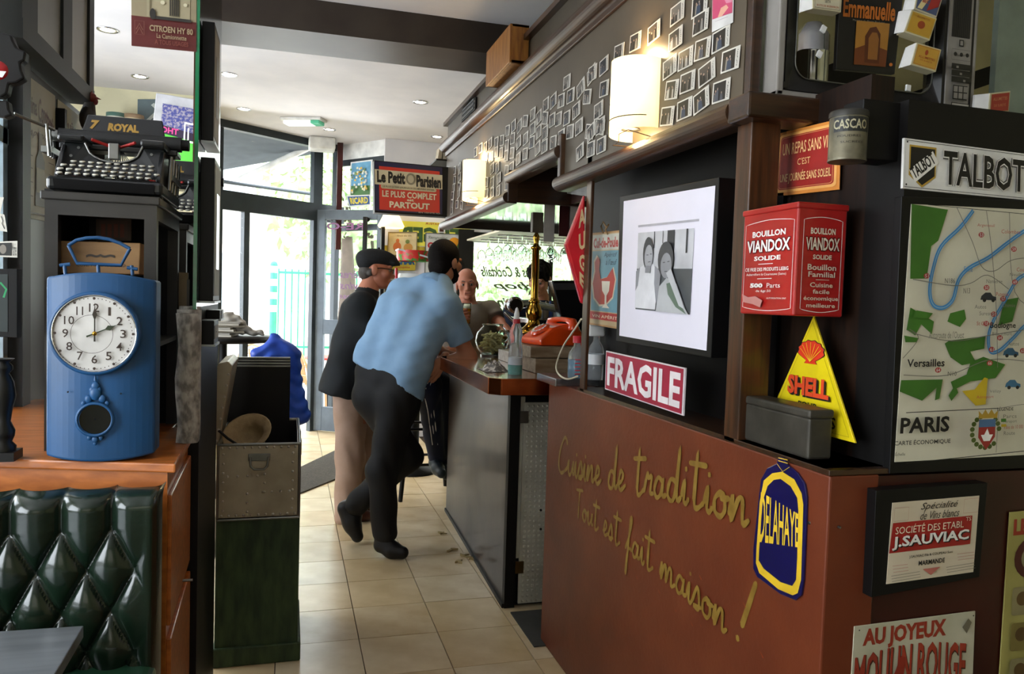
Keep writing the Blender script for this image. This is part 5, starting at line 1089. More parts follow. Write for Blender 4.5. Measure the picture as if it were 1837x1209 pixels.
# washing-up bottle
c = on(921, 671); c = V(.985, 3.36, ZB); e = empty('soap_bottle', c, 'clear squeeze bottle with teal liquid and red collar on the bar edge', 'bottle')
MB().lathe([(.001, 0), (.03, 0), (.031, .01), (.031, .045), (.001, .045)], c+V(0, 0, .001), 20).build('liquid', M('teal_liquid', '#3fb8a8', .2, trans=.3), e)
MB().lathe([(.032, 0), (.033, .05), (.031, .1), (.024, .15), (.03, .19), (.022, .22), (.014, .235)], c, 24).build('bottle', M('clear_plastic', '#dfe6ea', .12, trans=.85, ior=1.2), e)
MB().lathe([(.031, .046), (.0315, .08)], c, 20).build('label', M('label_white', '#e6e9ec', .5), e)
MB().lathe([(.017, .232), (.017, .25), (.015, .252)], c, 16).build('collar', M('collar_red', '#b81e2a', .3), e); MB().lathe([(.013, .25), (.012, .275), (.006, .3), (.001, .305)], c, 14).build('cap', white, e)
# crumpled cloth
e = MB(); rc = random.Random(9); N_ = 14; vs = []
for i in range(N_+1):
    for j in range(N_+1):
        u, v = i/N_-.5, j/N_-.5; d = max(0, 1-(u*u+v*v)*4.4); vs.append(V(.94+u*.13, 3.56+v*.20+u*.04, ZB+.002+d*.035+.012*d*math.sin(u*24+v*9)+.008*d*math.sin(v*33)))
e.add(vs, [(i*(N_+1)+j, (i+1)*(N_+1)+j, (i+1)*(N_+1)+j+1, i*(N_+1)+j+1) for i in range(N_) for j in range(N_)], True)
o = e.build('bar_cloth', M('cloth_check', '#cfcac2', .85, col2='#6f6a66', ns=50, ramp=(.45, .5))); tag(o, 'crumpled checked bar cloth lying on the bar corner', 'cloth')
# beer tap column
c = V(1.30, 4.1, ZB); zt_c = P(955, 418, 1, 4.1).z-ZB
tag(MB().box((1.2, 4.0, ZB), (1.44, 4.22, ZB+.155)).build('plinth_box', M('plinth_maroon', '#5a2016', .3, coat=.3), bevel=.003), 'maroon plinth box under the brass beer column', 'box')
e = empty('beer_column', c+V(0, 0, .155), 'tall brass column of the beer pump with a wooden handle block', 'beer tap')
pr_ = [(.001, .0), (.1, .0), (.1, .012), (.075, .022), (.05, .04), (.034, .06), (.03, .075), (.042, .09), (.046, .12), (.036, .15), (.026, .165), (.031, .172), (.031, .18), (.024, .186), (.021, .2), (.02, .46), (.03, .466), (.03, .476), (.016, .485), (.012, .5), (.018, .52), (.019, .535), (.01, .55), (.007, .565), (.001, .57)]
MB().lathe([(r_, h) for r_, h in pr_], c+V(0, 0, .155), 28).build('column', brass, e)
hh = .155+.555; MB().box((c.x-.03, c.y-.02, ZB+hh), (c.x+.032, c.y+.02, ZB+hh+.11)).build('handle_block', M('block_dark', '#3a3228', .5, col2='#6a6252'), e, bevel=.004)
# coffee machine / till
e = empty('coffee_machine', (1.75, 4.3, ZB), 'black and chrome coffee machine with cups on top behind the bar', 'coffee machine')
MB().box((1.46, 4.25, ZB), (2.0, 4.75, ZB+.2)).build('body', M('machine_black', '#15161a', .25, coat=.4), e, bevel=.01); MB().box((1.36, 4.2, ZB+.2), (2.02, 4.78, ZB+.23)).build('top_tray', chrome, e, bevel=.004)
q = P(922, 547, 1, 4.2); MB().lathe([(.03, 0), (.045, .005), (.048, .03), (.04, .04), (.04, .12)], (q.x, 4.15, q.z), 22, (0, 1, 0)).build('group_head', chrome, e); MB().lathe([(.001, -.002), (.036, -.002)], (q.x, 4.15, q.z), 20, (0, 1, 0)).build('group_opening', blackm, e)
MB().tube([(q.x, 4.2, q.z), (q.x+.12, 4.25, q.z+.01), (q.x+.3, 4.3, q.z-.02)], .022).build('pipe', chrome, e)
MB().tube([P(905, 560, 1, 4.3), P(935, 590, 1, 4.25), P(1005, 600, 1, 4.3)], .01).build('steam_pipe', chrome, e)
tl = empty('cash_terminal', (1.62, 3.95, ZB), 'black cash terminal screen tilted beside the wood post', 'cash register')
MB().prism([P(990, 503, 1, 3.9), P(1052, 503, 1, 3.9), P(1060, 588, 1, 3.9), P(1012, 590, 1, 3.9)], (0, .07, 0)).build('monitor', M('machine_black', '#15161a'), tl, bevel=.006)
MB().prism([P(994, 508, 1, 3.897), P(1045, 508, 1, 3.897), P(1048, 520, 1, 3.897), P(998, 520, 1, 3.897)], (0, .003, 0)).build('vent_strip', M('vent_grey', '#3b3d40', .5), tl)
MB().prism([P(1008, 588, 1, 3.93), P(1030, 588, 1, 3.93), P(1030, 620, 1, 3.93), P(1000, 625, 1, 3.93)], (0, .08, 0)).build('stand', M('machine_black', '#15161a'), tl, bevel=.004)
MB().box((1.42, 3.85, ZB), (1.75, 4.15, ZB+.09)).build('drawer_box', M('machine_black', '#15161a'), tl, bevel=.005)
for i in range(7):
    x = 962+i*9; p = P(x, 545, 1, 4.45); tag(MB().lathe([(.016, 0), (.018, .05), (.008, .075), (.006, .1), (.004, .105)], (p.x, 4.45+.02*(i % 2), ZB+.231), 12).build('syrup_bottle', M('bottle_%d' % (i % 3), ('#3a5ab0', '#c9cfd8', '#7a6a5a')[i % 3], .15)), 'small bottle on the coffee machine, %s from the brass column' % cnt_words[i], 'bottle', 'small bottles on the coffee machine')
# bell, beer glasses
def lathe_thing(name, prof, c, mat, label, cat, parts=()):
    e = empty(name, c, label, cat); MB().lathe(prof, c, 22).build('glass' if 'glass' in name else 'body', mat, e)
    for n_2, pf, m_ in parts: MB().lathe(pf, c, 20).build(n_2, m_, e)
    return e
beer = M('beer_amber', '#d88a22', .15, trans=.15); foam = M('beer_foam', '#f2ead6', .7)
c = V(1.33, 4.75, ZB); q = P(905, 595, 1, 4.6); c = V(q.x, 4.6, ZB+.02)
lathe_thing('wine_glass', [(.032, 0), (.032, .003), (.004, .008), (.004, .045), (.03, .065), (.036, .09), (.03, .12), (.0285, .12), (.034, .09), (.028, .067), (.001, .05)], V(c.x, c.y, ZB+.03), glassg, 'stemmed glass with a little amber drink beside the glass bowl', 'glass', [('drink', [(.001, .052), (.027, .068), (.032, .082), (.001, .082)], beer)])
tag(MB().box((c.x-.09, 4.5, ZB), (c.x+.12, 4.72, ZB+.03)).build('wooden_tray', M('box_oak', '#8a7a64'), bevel=.003), 'low wooden tray under the stemmed glass', 'tray')
q = on(932, 625); lathe_thing('call_bell', [(.035, 0), (.035, .012), (.03, .015), (.032, .02), (.024, .038), (.01, .045), (.003, .046), (.003, .055), (.001, .056)], V(1.22, 4.38, ZB+.0), chrome, 'small chrome call bell by the brass column', 'bell')
tag(MB().box((1.13, 3.86, ZB), (1.19, 4.2, ZB+.06)).build('menu_box', M('box_oak', '#8a7a64'), bevel=.003), 'long wooden box between the glass bowl and the telephone', 'box')
# spray bottles by the post
c = V(1.105, 2.90, ZP+.032)
e = empty('spray_bottle', c, 'clear spray bottle with blue liquid and red print beside the wood post', 'bottle')
MB().lathe([(.001, 0), (.032, 0), (.033, .07), (.001, .07)], c, 20).build('liquid', M('blue_liquid', '#5aa6c8', .15, trans=.5), e); MB().lathe([(.034, 0), (.035, .08), (.03, .1), (.014, .125), (.013, .14)], c, 20).build('bottle', MATS['clear_plastic'], e)
m_ = MB(); 
for i in range(5): m_.box((c.x-.02, c.y-.036, c.z+.015+i*.014), (c.x+.018, c.y-.0355, c.z+.019+i*.014))
m_.build('red_print', M('collar_red', '#b81e2a'), e); MB().lathe([(.017, .138), (.018, .165), (.001, .166)], c, 16).build('cap', M('red_cap', '#c62634', .3), e)
c2 = V(1.155, 2.82, ZP+.032); e = empty('spray_bottle', c2, 'tall clear spray bottle with a white head against the wood post', 'bottle')
MB().lathe([(.03, 0), (.031, .11), (.026, .13), (.013, .15), (.012, .17)], c2, 20).build('bottle', MATS['clear_plastic'], e); MB().box((c2.x-.04, c2.y-.016, c2.z+.17), (c2.x+.03, c2.y+.016, c2.z+.215)).build('spray_head', white, e, bevel=.008); MB().lathe([(.032, .06), (.0325, .1)], c2, 20).build('label', MATS['label_white'], e)
tag(MB().tube([tuple(v) for v in smooth([tuple(P(x, y, 0, PX-.02)) for x, y in ((1043, 572), (1030, 592), (1010, 622), (998, 655), (1003, 672), (1018, 680), (1036, 675))], 6)], .0035, 8).build('white_cable', M('cable_cream', '#d8cfb4', .5)), 'cream electric cable looping by the wood post', 'cable')
# hanging stemware under the canopy
RZ = 1.965
rk = empty('glass_rack', (2.2, 6.8, RZ), 'metal rack of rails under the canopy for hanging stemmed glasses', 'rack')
rows = [6.2, 6.5, 6.8, 7.1]
MB().box((1.62, 6.0, RZ+.02), (2.75, 7.3, RZ+.035)).build('top_board', M('rail_cream', '#cfc6ae'), rk)
for x_ in (1.7, 2.7): MB().box((x_-.01, 6.6, RZ+.035), (x_+.01, 6.62, ZC)).build('hanger_rod', chrome, rk)
for y in rows: MB().tube([(1.64, y-.02, RZ), (2.72, y-.02, RZ)], .004, 6).build('rail', chrome, rk); MB().tube([(1.64, y+.02, RZ), (2.72, y+.02, RZ)], .004, 6).build('rail', chrome, rk)
gm_ = MB().lathe([(.034, 0), (.034, -.003), (.004, -.008), (.004, -.075), (.03, -.095), (.04, -.13), (.036, -.175), (.0345, -.175), (.038, -.13), (.028, -.097), (.001, -.08)], (0, 0, 0), 16).mesh('stem_glass', [glassg])
for i, y in enumerate(rows):
    for j in range(8):
        o = bpy.data.objects.new('stem_glass', gm_); COL.objects.link(o); o.location = (1.72+j*.125, y, RZ+.006)
        tag(o, 'stemmed glass hanging upside down, %s row back, %s from the left' % (cnt_words[i], cnt_words[j]), 'glass', 'stemmed glasses hanging in the rack')
for i, (x, y0, y1, c_) in enumerate([(985, 413, 434, '#d9d6d0'), (1012, 415, 424, '#4a1418'), (1030, 402, 440, '#d9d6d0')]):
    p, p2 = P(x, y0, 1, 4.0), P(x, y1, 1, 4.0); tag(MB().box((p.x-.03, 4.0, p2.z), (p.x+.03, 4.003, zs1+.01)).build('hanging_card', M('hc'+c_[1:], c_, .6)), ['white narrow card hanging under the canopy', 'dark red card hanging under the canopy', 'white wide card hanging beside the red sign'][i], 'card')
# debris on the floor
for i, (x, y) in enumerate([(793, 957), (820, 1008), (832, 998), (844, 1002), (812, 988)]):
    p = P(x, y, 2, 0); mb = MB(); r_ = random.Random(i)
    for k in range(3): a = r_.uniform(0, 3); d = V(math.cos(a), math.sin(a), 0)*.022; o2 = V(r_.uniform(-.02, .02), r_.uniform(-.02, .02), 0); q = p+o2; mb.prism([q-d, q+d*.3+V(-d.y, d.x, 0)*.4, q+d, q+V(d.y, -d.x, 0)*.3], (0, 0, .006+.003*k))
    tag(mb.build('paper_scrap', M('scrap_tan', '#a89468', .8)), 'crumpled tan scrap on the floor tiles, %s from the door' % cnt_words[i], 'litter', 'scraps on the floor by the bar')
# ================================================================== BAR STOOL
sx_, sy_ = .97, 5.58
e = empty('bar_stool', (sx_, sy_, 0), 'black wooden bar stool under the seated bald man', 'stool')
MB().lathe([(.001, 0), (.18, 0), (.19, .015), (.18, .035), (.001, .04)], (sx_, sy_, .74), 24).build('seat', blackm, e)
for a, b in ((-1, -1), (1, -1), (-1, 1), (1, 1)): MB().tube([(sx_+a*.2, sy_+b*.2, 0), (sx_+a*.13, sy_+b*.13, .75)], [.016, .02]).build('leg', blackm, e)
for z in (.25, .5):
    k = .2-.07*z/.75; MB().tube([(sx_-k, sy_-k, z), (sx_+k, sy_-k, z), (sx_+k, sy_+k, z), (sx_-k, sy_+k, z), (sx_-k, sy_-k, z)], .01).build('stretcher', blackm, e)
# ================================================================== LEFT SIDE: ledge, bench, clock, typewriters
LZ = 1.04
L0 = P(0, 823, 2, LZ); L1 = P(315, 832, 2, LZ); L2 = P(352, 766, 2, LZ); dL = (L0-L1).normalized(); L0 = L1+dL*1.1
led = empty('ledge_cabinet', (-.5, 2.2, 0), 'orange-brown wooden cabinet with a ledge top behind the green bench', 'cabinet')
bkY = 3.05
MB().prism([L1, L0, V(L0.x, bkY, LZ), V(-.315, bkY, LZ), V(-.315, L2.y, LZ), V(L2.x, L2.y, LZ)], (0, 0, -.022)).build('ledge_top', orangewood, led, bevel=.004)
MB().prism([p+V(0, 0, -.022-LZ+0) for p in [L1+V(-.018, .02, 0), L0+V(0, .02, 0), V(L0.x, bkY-.03, LZ), V(L2.x-.02, bkY-.03, LZ)]], (0, 0, LZ-.02)).build('carcass', orangewood, led) if False else None
c4 = [L1+V(-.02, .022, 0), L0+V(0, .022, 0), V(L0.x, bkY-.03, 0), V(L2.x-.022, L2.y, 0)]
MB().prism([V(p.x, p.y, 0) for p in c4], (0, 0, LZ-.022)).build('carcass', orangewood, led)
MB().prism([V(L1.x-.021, L1.y+.03, .02), V(L2.x-.022, L2.y-.01, .02), V(L2.x-.022, L2.y-.01, .62), V(L1.x-.021, L1.y+.03, .62)], (.012, 0, 0)).build('side_door', orangewood, led, bevel=.003)
dd = MB().prism([V(L1.x-.021, L1.y+.03, .65), V(L2.x-.022, L2.y-.01, .65), V(L2.x-.022, L2.y-.01, .96), V(L1.x-.021, L1.y+.03, .96)], (.010, 0, 0)).build('drawer', orangewood, led, bevel=.003)
kp = P(335, 1041, 0, L1.x); MB().tube([kp+V(-.01, 0, 0), kp+V(.014, 0, 0)], .004).build('knob', steel, dd)
# strip of lighter veneer just above the leather
q = [P(0, 877, 1, 1.90), P(222, 871, 1, 1.90)]
# tufted bench
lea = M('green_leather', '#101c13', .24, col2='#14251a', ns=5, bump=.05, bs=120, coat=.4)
bn = empty('tufted_bench', (-.7, 1.75, 0), 'dark green button-tufted leather bench in front of the ledge', 'bench')
BY = 1.86; xr = P(291, 880, 1, BY).x; zt_b = P(200, 878, 1, BY).z; zb_b = .52; xl = -1.25
bt = [P(x, y, 1, BY-.03) for x, y in ((198, 949), (108, 956), (246, 1021))]
a_ = bt[0].x-bt[1].x; b_z = bt[0].z-bt[2].z; X0_ = bt[0].x; Z0_ = bt[0].z
NXg, NZg = 230, 120; vs = []; fs = []
for j in range(NZg+1):
    z = zb_b+(zt_b-zb_b)*j/NZg
    for i in range(NXg+1):
        x = xl+(xr-xl)*i/NXg; s_ = (x-X0_)/a_; t = (Z0_-z)/b_z
        if t >= 0: al = s_-t/2; be = s_+t/2; h = (abs(math.sin(math.pi*al))*abs(math.sin(math.pi*be)))**.33
        else:
            k = abs(math.sin(math.pi*s_))**.45; h = k*(1-.0)+.0; h = h*min(1, .75+.25*k)
        d_r = (xr-x)/.045; h *= 1
        if d_r < 1.6: e_ = min(1, max(0, d_r-.6)); h = h*e_+.85*(1-e_)
        y = BY-.015-.036*h
        dz = (zt_b-z)/.035
        if dz < 1: y += .06*(1-math.sqrt(max(0, 1-(1-dz)**2)))
        dx = (xr-x)/.02
        if dx < 1: y += .05*(1-math.sqrt(max(0, 1-(1-dx)**2)))
        vs.append(V(x, y, z))
for j in range(NZg):
    for i in range(NXg): a = j*(NXg+1)+i; fs.append((a, a+1, a+NXg+2, a+NXg+1))
mb = MB().add(vs, fs, True); mb.box((xl, BY-.0, zb_b), (xr-.004, BY+.035, zt_b-.01)); mb.build('backrest', lea, bn)
for j in range(4):
    for i in range(-9, 2):
        x = X0_+(i+(j % 2)*.5)*a_; z = Z0_-j*b_z
        if xl+.03 < x < xr-.03 and z > zb_b: MB().ball((x, BY-.016, z), .006, 10, (1, .5, 1)).build('button', lea, bn)
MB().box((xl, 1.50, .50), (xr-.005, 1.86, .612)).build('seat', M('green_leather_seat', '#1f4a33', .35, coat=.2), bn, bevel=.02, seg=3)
MB().box((xl, 1.52, 0), (xr-.01, 1.86, .50)).build('seat_base', blackm, bn)
# dining table corner
tb = empty('dining_table', (-.9, 1.3, 0), 'dark grey table corner at the bottom left of the photo', 'table')
t1_, t2_ = P(150, 1122, 2, .75), P(100, 1209, 2, .75)
MB().prism([t1_, V(-1.4, t1_.y+.03, .75), V(-1.4, .9, .75), V(t2_.x+.005, .9, .75)], (0, 0, -.025)).build('tabletop', M('table_grey', '#7c8084', .28, m=.3, col2='#6c7074', ns=3, stretch=(1, 12, 1)), tb, bevel=.002)
MB().tube([(-1.0, 1.3, 0), (-1.0, 1.3, .73)], .03).build('pole', blackm, tb); MB().lathe([(.22, 0), (.2, .015), (.04, .03)], (-1.0, 1.3, 0), 20).build('base', blackm, tb)
# ------------------------------------------------------------------ clock
blue = M('clock_blue', '#164a78', .42, col2='#123f66', ns=7, bump=.03, bs=30)
CY = 1.935; cx0, cx1 = P(76, 600, 1, CY).x, P(276, 600, 1, CY).x; cz0 = LZ+.001; cz1 = P(175, 488, 1, CY-.02).z
ck = empty('wall_clock', ((cx0+cx1)/2, CY+.05, LZ), 'blue painted clock with a round white dial standing on the wooden ledge', 'clock')
mid_ = (cx0+cx1)/2; W2 = (cx1-cx0)/2; pr = []
for k in range(19): t = -1+2*k/18; pr.append((mid_+W2*t, CY+.028*(abs(t)**2.6)-.0))
pr += [(cx1, CY+.10), (cx0, CY+.10)]
n = len(pr); vs = []; 
for x, y in pr: vs.append(V(x, y, cz0+.012*((abs(x-mid_)/W2)**2)))
for x, y in pr: vs.append(V(x, y, cz1-.014*((abs(x-mid_)/W2)**2)))
MB().add(vs, [tuple(range(n)), tuple(range(2*n-1, n-1, -1))]+[(i, i+n, (i+1) % n+n, (i+1) % n) for i in range(n)], False).build('case', blue, ck, bevel=.006, seg=3)
dc = P(171, 598, 1, CY-.01); rd_ = (P(247, 598, 1, CY-.01).x-P(94, 598, 1, CY-.01).x)/2; yax = (0, -1, 0)
MB().lathe([(rd_+.008, -.012), (rd_+.008, .004), (rd_+.002, .010), (rd_-.002, .006)], dc, 48, yax, ring=True).build('rim', blue, ck)
MB().lathe([(rd_+.001, .003), (rd_, .009), (rd_-.003, .005)], dc, 48, yax, ring=True).build('bezel', chrome, ck)
di = MB().lathe([(.0001, .0005), (rd_-.001, .0005)], dc+V(0, -.002, 0), 48, yax).build('dial', M('dial_cream', '#d6d2cc', .45, coat=.6), ck)
F = Face([dc+V(-rd_, -.003, rd_), dc+V(rd_, -.003, rd_), dc+V(rd_, -.003, -rd_), dc+V(-rd_, -.003, -rd_)], di); F.l = .0
nb = ink('#3a2a20')
for h in range(1, 13):
    a = R(30*h); u, v = .5+.335*math.sin(a), .5-.335*math.cos(a); wd = {1: .014, 11: .04}.get(h, .035 if h < 10 else .06); F.text(str(h), u-wd, v-.055, u+wd, v+.055, nb, .01); F.disc(.5+.455*math.sin(a), .5-.455*math.cos(a), .018, .018, nb, 10)
for k in range(60):
    if k % 5: a = R(6*k); F.disc(.5+.455*math.sin(a), .5-.455*math.cos(a), .007, .007, nb, 6)
F.line([(.5+.245*math.sin(R(10*k)), .5-.245*math.cos(R(10*k))) for k in range(37)], .0009, nb)
F.done()
def hand_(a, l, w1, name, mat):
    d = V(math.sin(a), 0, math.cos(a)); q = V(d.z, 0, -d.x); o_ = dc+V(0, -.007, 0)
    pts = [o_-d*.018-q*.002, o_-d*.018+q*.002, o_+q*.0012, o_+d*l*.45+q*.0012, o_+d*l*.6+q*w1, o_+d*l*.78+q*.001, o_+d*l, o_+d*l*.78-q*.001, o_+d*l*.6-q*w1, o_+d*l*.45-q*.0012, o_-q*.0012]
    MB().prism(pts, (0, .001, 0)).build(name, mat, ck)
hand_(R(0), rd_*.82, .005, 'minute_hand', M('hand_dark', '#2b2418', .4)); hand_(R(66), rd_*.62, .006, 'hour_hand', M('hand_olive', '#2f3a24', .4))
MB().lathe([(.005, .008), (.004, .011), (.001, .012)], dc, 14, yax).build('hub', brass, ck)
pc = P(171, 752, 1, CY-.004); rp2 = .033
MB().lathe([(rp2+.006, .0), (rp2+.007, .006), (rp2+.002, .009), (rp2, .004)], pc, 32, yax, ring=True).build('pendulum_ring', blue, ck)
MB().lathe([(.001, .0015), (rp2, .0015)], pc, 32, yax).build('pendulum_window', M('window_black', '#0c0f12', .1, coat=.8), ck)
orn = MB()
for (dx, dz, r1) in [(0, .058, .013), (0, .075, .009), (0, .088, .004), (-.014, .046, .008), (.014, .046, .008), (-.024, .036, .005), (.024, .036, .005), (0, -.046, .007), (-.012, -.042, .005), (.012, -.042, .005), (0, -.055, .004), (-.006, .066, .007), (.006, .066, .007)]: orn.ball(pc+V(dx, -.001, dz), r1, 10, (1, .45, 1.2))
orn.tube([pc+V(0, -.003, .09), pc+V(0, -.003, .104)], [.003, .0005]); orn.build('ornament', blue, ck)
for x, y in ((122, 703), (217, 706)): p = P(x, y, 1, CY); MB().lathe([(.002, 0), (.002, .002)], p+V(0, .0, 0), 8, yax).build('nail_hole', blackm, ck)
# open badge on top
hb = MB(); g_ = lambda l, y=CY+.03: [P(x, yy, 1, y) for x, yy in l]
hb.tube(g_([(123, 440), (137, 431), (155, 427), (175, 426), (195, 429), (215, 436), (233, 446)]), .004, 8); hb.tube(g_([(233, 446), (217, 476), (138, 472), (123, 440)]), .004, 8); hb.tube(g_([(176, 475), (177, 490)]), .004, 8)
for x in (117, 237): hb.tube(g_([(x+1, 494), (x-1, 476)]), .004, 8); hb.tube(g_([(x-10, 476), (x+9, 474)] if x < 200 else [(x-9, 480), (x+10, 483)]), .004, 8)
hb.build('open_badge', blue, ck)
# ------------------------------------------------------------------ black shelf tower(s)
def tower(x0, x1, y0, y1, z0, z1, label, mats=M('tower_black', '#211e1a', .45, col2='#2e2a24')):
    e = empty('display_case', ((x0+x1)/2, (y0+y1)/2, z0), label, 'display case', 'dark display cases on the ledge'); w_ = .028
    MB().box((x0-.008, y0-.008, z1-.02), (x1+.008, y1, z1)).build('top', mats, e, bevel=.003)
    for a, b in ((x0, y0), (x1-w_, y0), (x0, y1-w_), (x1-w_, y1-w_)): MB().box((a, b, z0), (a+w_, b+w_, z1-.02)).build('upright', mats, e)
    MB().box((x0+w_, y0, z1-.055), (x1-w_, y0+.02, z1-.02)).build('top_rail', mats, e); MB().box((x1-.02, y0+w_, z1-.055), (x1, y1-w_, z1-.02)).build('side_rail', mats, e)
    MB().box((x0+.012, y0+w_, z0+.25), (x1-.002, y1-.012, z0+.262)).build('shelf', M('shelf_grey', '#5c5a54', .4), e); MB().box((x0+w_, y1-.01, z0), (x1-w_, y1-.002, z1-.021)).build('back', blackm, e); MB().box((x0+.002, y0+w_, z0), (x0+.01, y1-w_, z1-.021)).build('side', blackm, e)
    return e
TZ = P(180, 347, 1, 2.08).z; tx0, tx1 = P(80, 400, 1, 2.09).x, P(281, 400, 1, 2.09).x
tower(tx0, tx1, 2.09, 2.5, LZ, TZ, 'dark open display case under the nearer typewriter')
tower(tx0+.02, tx1+.005, 2.62, 3.0, LZ, TZ-.02, 'dark display case under the second typewriter, farther back')
e, F = board('wine_crate', 'small pale wooden wine crate inside the nearer display case', 'crate', [(108, 432), (252, 436), (250, 492), (108, 490)], 1, 2.14, .2, M('crate_pale', '#8d6a40', .5, col2='#7a5832', ns=4, stretch=(2, 10, 10)), bevel=.002)
F.text('COMPTOIRS RICHARD', .2, .68, .82, .78, ink('#33271b'), .01); F.text('~', .32, .38, .5, .5, ink('#33271b'), .03); F.text('~', .5, .38, .68, .5, ink('#33271b'), .03, mirror=True); F.done()
e, F = board('framed_print', 'small reddish framed print standing inside the nearer display case', 'picture', [(172, 392), (235, 392), (235, 432), (172, 432)], 1, 2.3, .01, M('print_brown', '#4e3a2c', .5), bevel=.001); F.rect(.1, .1, .9, .9, ink('#5a4034'))
for i in range(4): F.rect(.15+i*.18, .25, .27+i*.18, .85, ink('#7a3a28'))
F.done()
def typewriter(cx, y0, z0, label, full=True):
    tk = M('typewriter_black', '#0f1112', .3, col2='#17191a', coat=.25); e = empty('typewriter', (cx, y0+.15, z0), label, 'typewriter', 'old typewriters on the display cases')
    w_ = .128; p = lambda x, y, z: V(cx+x, y0+y, z0+z)
    MB().prism([p(-w_, 0, .006), p(w_, 0, .006), p(w_, .31, .006), p(-w_, .31, .006)], (0, 0, .032)).build('base_frame', tk, e, bevel=.008)
    for a in (-1, 1):
        MB().prism([p(a*w_*.93, .02, .03), p(a*w_*.93, .06, .085), p(a*w_*.93, .10, .13), p(a*w_*.93, .29, .13), p(a*w_*.93, .30, .03)], (-a*.012, 0, 0)).build('side_frame', tk, e, bevel=.003)
        MB().box(p(a*w_*.95-.02, .04, 0), p(a*w_*.95+.0, .06, .01)).build('foot', blackm, e)
    # front plate with concave arch
    F_ = [p(-w_*.9, .10, .135)]; 
    for k in range(13): t = -1+k/6; F_.append(p(w_*.52*t, .10, .135-.045*math.sqrt(max(0, 1-t*t))))
    F_ += [p(w_*.9, .10, .135), p(w_*.9, .085, .055), p(-w_*.9, .085, .055)]
    fp_ = MB().prism(F_, (0, .012, 0)).build('front_plate', tk, e, bevel=.002)
    MB().tube([p(w_*.52*(-1+k/6), .097, .137-.045*math.sqrt(max(0, 1-(-1+k/6)**2))) for k in range(13)], .003, 6).build('arch_rim', steel, e)
    for a in (-1, 1): MB().box(p(a*w_*.5, .07, .135), p(a*w_*.96, .2, .152)).build('spool_cover', tk, e, bevel=.006)
    for a in (-1, 1): MB().tube([p(a*.05, .09, .145), p(a*.01, .12, .135)], .004, 6).build('red_ribbon', M('ribbon_red', '#a31c16', .5), e)
    MB().box(p(-.012, .09, .1), p(.012, .11, .14)).build('type_guide', steel, e, bevel=.002)
    tb_ = MB(); [tb_.tube([p(.04*math.sin(R(-70+i*14)), .12, .1-.02*math.cos(R(-70+i*14))), p(.008*(i-5)/5, .17, .13)], .0015, 4) for i in range(11)]; tb_.build('type_bars', steel, e)
    kt = M('key_white', '#d8d4c4', .3); ks = steel
    for r_ in range(4):
        nk = (11, 12, 11, 10)[r_]
        for i in range(nk):
            x = (i-(nk-1)/2)*.0195+(.004 if r_ % 2 else -.003); y = -.015+.022*(3-r_) if False else .005+.02*r_; z = .045+.0125*r_
            k_ = MB().lathe([(.0068, 0), (.0072, .002), (.0066, .0035), (.001, .0036)], p(x, y, z), 10, (0, -.35, 1)).build('key', kt, e)
            if full: MB().lathe([(.0078, -.001), (.008, .002)], p(x, y, z), 10, (0, -.35, 1), ring=True).build('key_ring', ks, k_)
    MB().box(p(-w_*.85, .02, .03), p(w_*.85, .085, .042)).build('key_bed', blackm, e)
    MB().prism([p(-.11, .0, .008), p(.11, .0, .008), p(.11, -.012, .03), p(-.11, -.012, .03)], (0, .012, 0)).build('space_bar', blackm, e)
    cz = .165; MB().tube([p(-w_*1.15, .19, cz), p(w_*1.15, .19, cz)], .02, 18).build('platen', M('rubber', '#1a1a1a', .6), e); MB().tube([p(-w_*1.35, .19, cz), p(-w_*1.15, .19, cz)], .015, 14).build('platen_knob', steel, e); MB().tube([p(w_*1.15, .19, cz), p(w_*1.3, .19, cz)], .015, 14).build('platen_knob', blackm, e)
    pt = MB().prism([p(-w_*.8, .215, cz+.018), p(w_*.8, .215, cz+.018), p(w_*.72, .235, cz+.07), p(-w_*.72, .235, cz+.07)], (0, .006, 0)).build('paper_table', tk, e, bevel=.003)
    MB().box(p(-w_*1.1, .16, cz-.035), p(w_*1.1, .23, cz-.02)).build('carriage', tk, e, bevel=.003)
    MB().tube([p(-w_*1.2, .17, cz+.01), p(-w_*1.5, .13, cz+.02), p(-w_*1.75, .10, cz+.03)], .004, 6).build('return_lever', steel, e)
    lt = MB(); [lt.tube([p(-w_*1.25, .15+.02*i, cz-.06), p(-w_*1.3, .15+.03*i, cz+.02)], .004, 6) for i in range(3)]; lt.box(p(-w_*1.4, .15, cz-.05), p(-w_*1.2, .22, cz-.035)); lt.build('carriage_bracket', steel, e)
    rt_ = MB(); [rt_.tube([p(w_*1.0, .1+.05*i, .03), p(w_*1.02, .12+.05*i, .12)], .005, 6) for i in range(4)]; rt_.box(p(w_*.98, .12, .06), p(w_*1.06, .28, .075)); rt_.build('side_linkage', steel, e)
    F = Face([p(-w_*.72, .235, cz+.07), p(w_*.72, .235, cz+.07), p(w_*.8, .215, cz+.018), p(-w_*.8, .215, cz+.018)], pt); F.l = .0008; gl = ink('#a37f36')
    F.text('ROYAL', .3, .38, .68, .82, gl, .06); F.text('7', .08, .3, .18, .8, gl, .06); F.done()
    F = Face([p(-w_*.9, .10, .135), p(w_*.9, .10, .135), p(w_*.9, .085, .055), p(-w_*.9, .085, .055)], fp_); F.l = .0008; F.text('ROYAL TYPEWRITER COMPANY', .36, .82, .66, .87, gl, .02)
    for u, v in ((.08, .42), (.15, .15), (.88, .2), (.9, .58)): F.disc(u, v, .016, .045, steel, 12)
    F.done()
typewriter((tx0+tx1)/2+.005, 2.10, TZ, 'old black typewriter with round white keys, nearer of two on the left')
typewriter((tx0+tx1)/2+.05, 2.66, TZ-.02, 'old black typewriter behind the first one, half hidden', False)
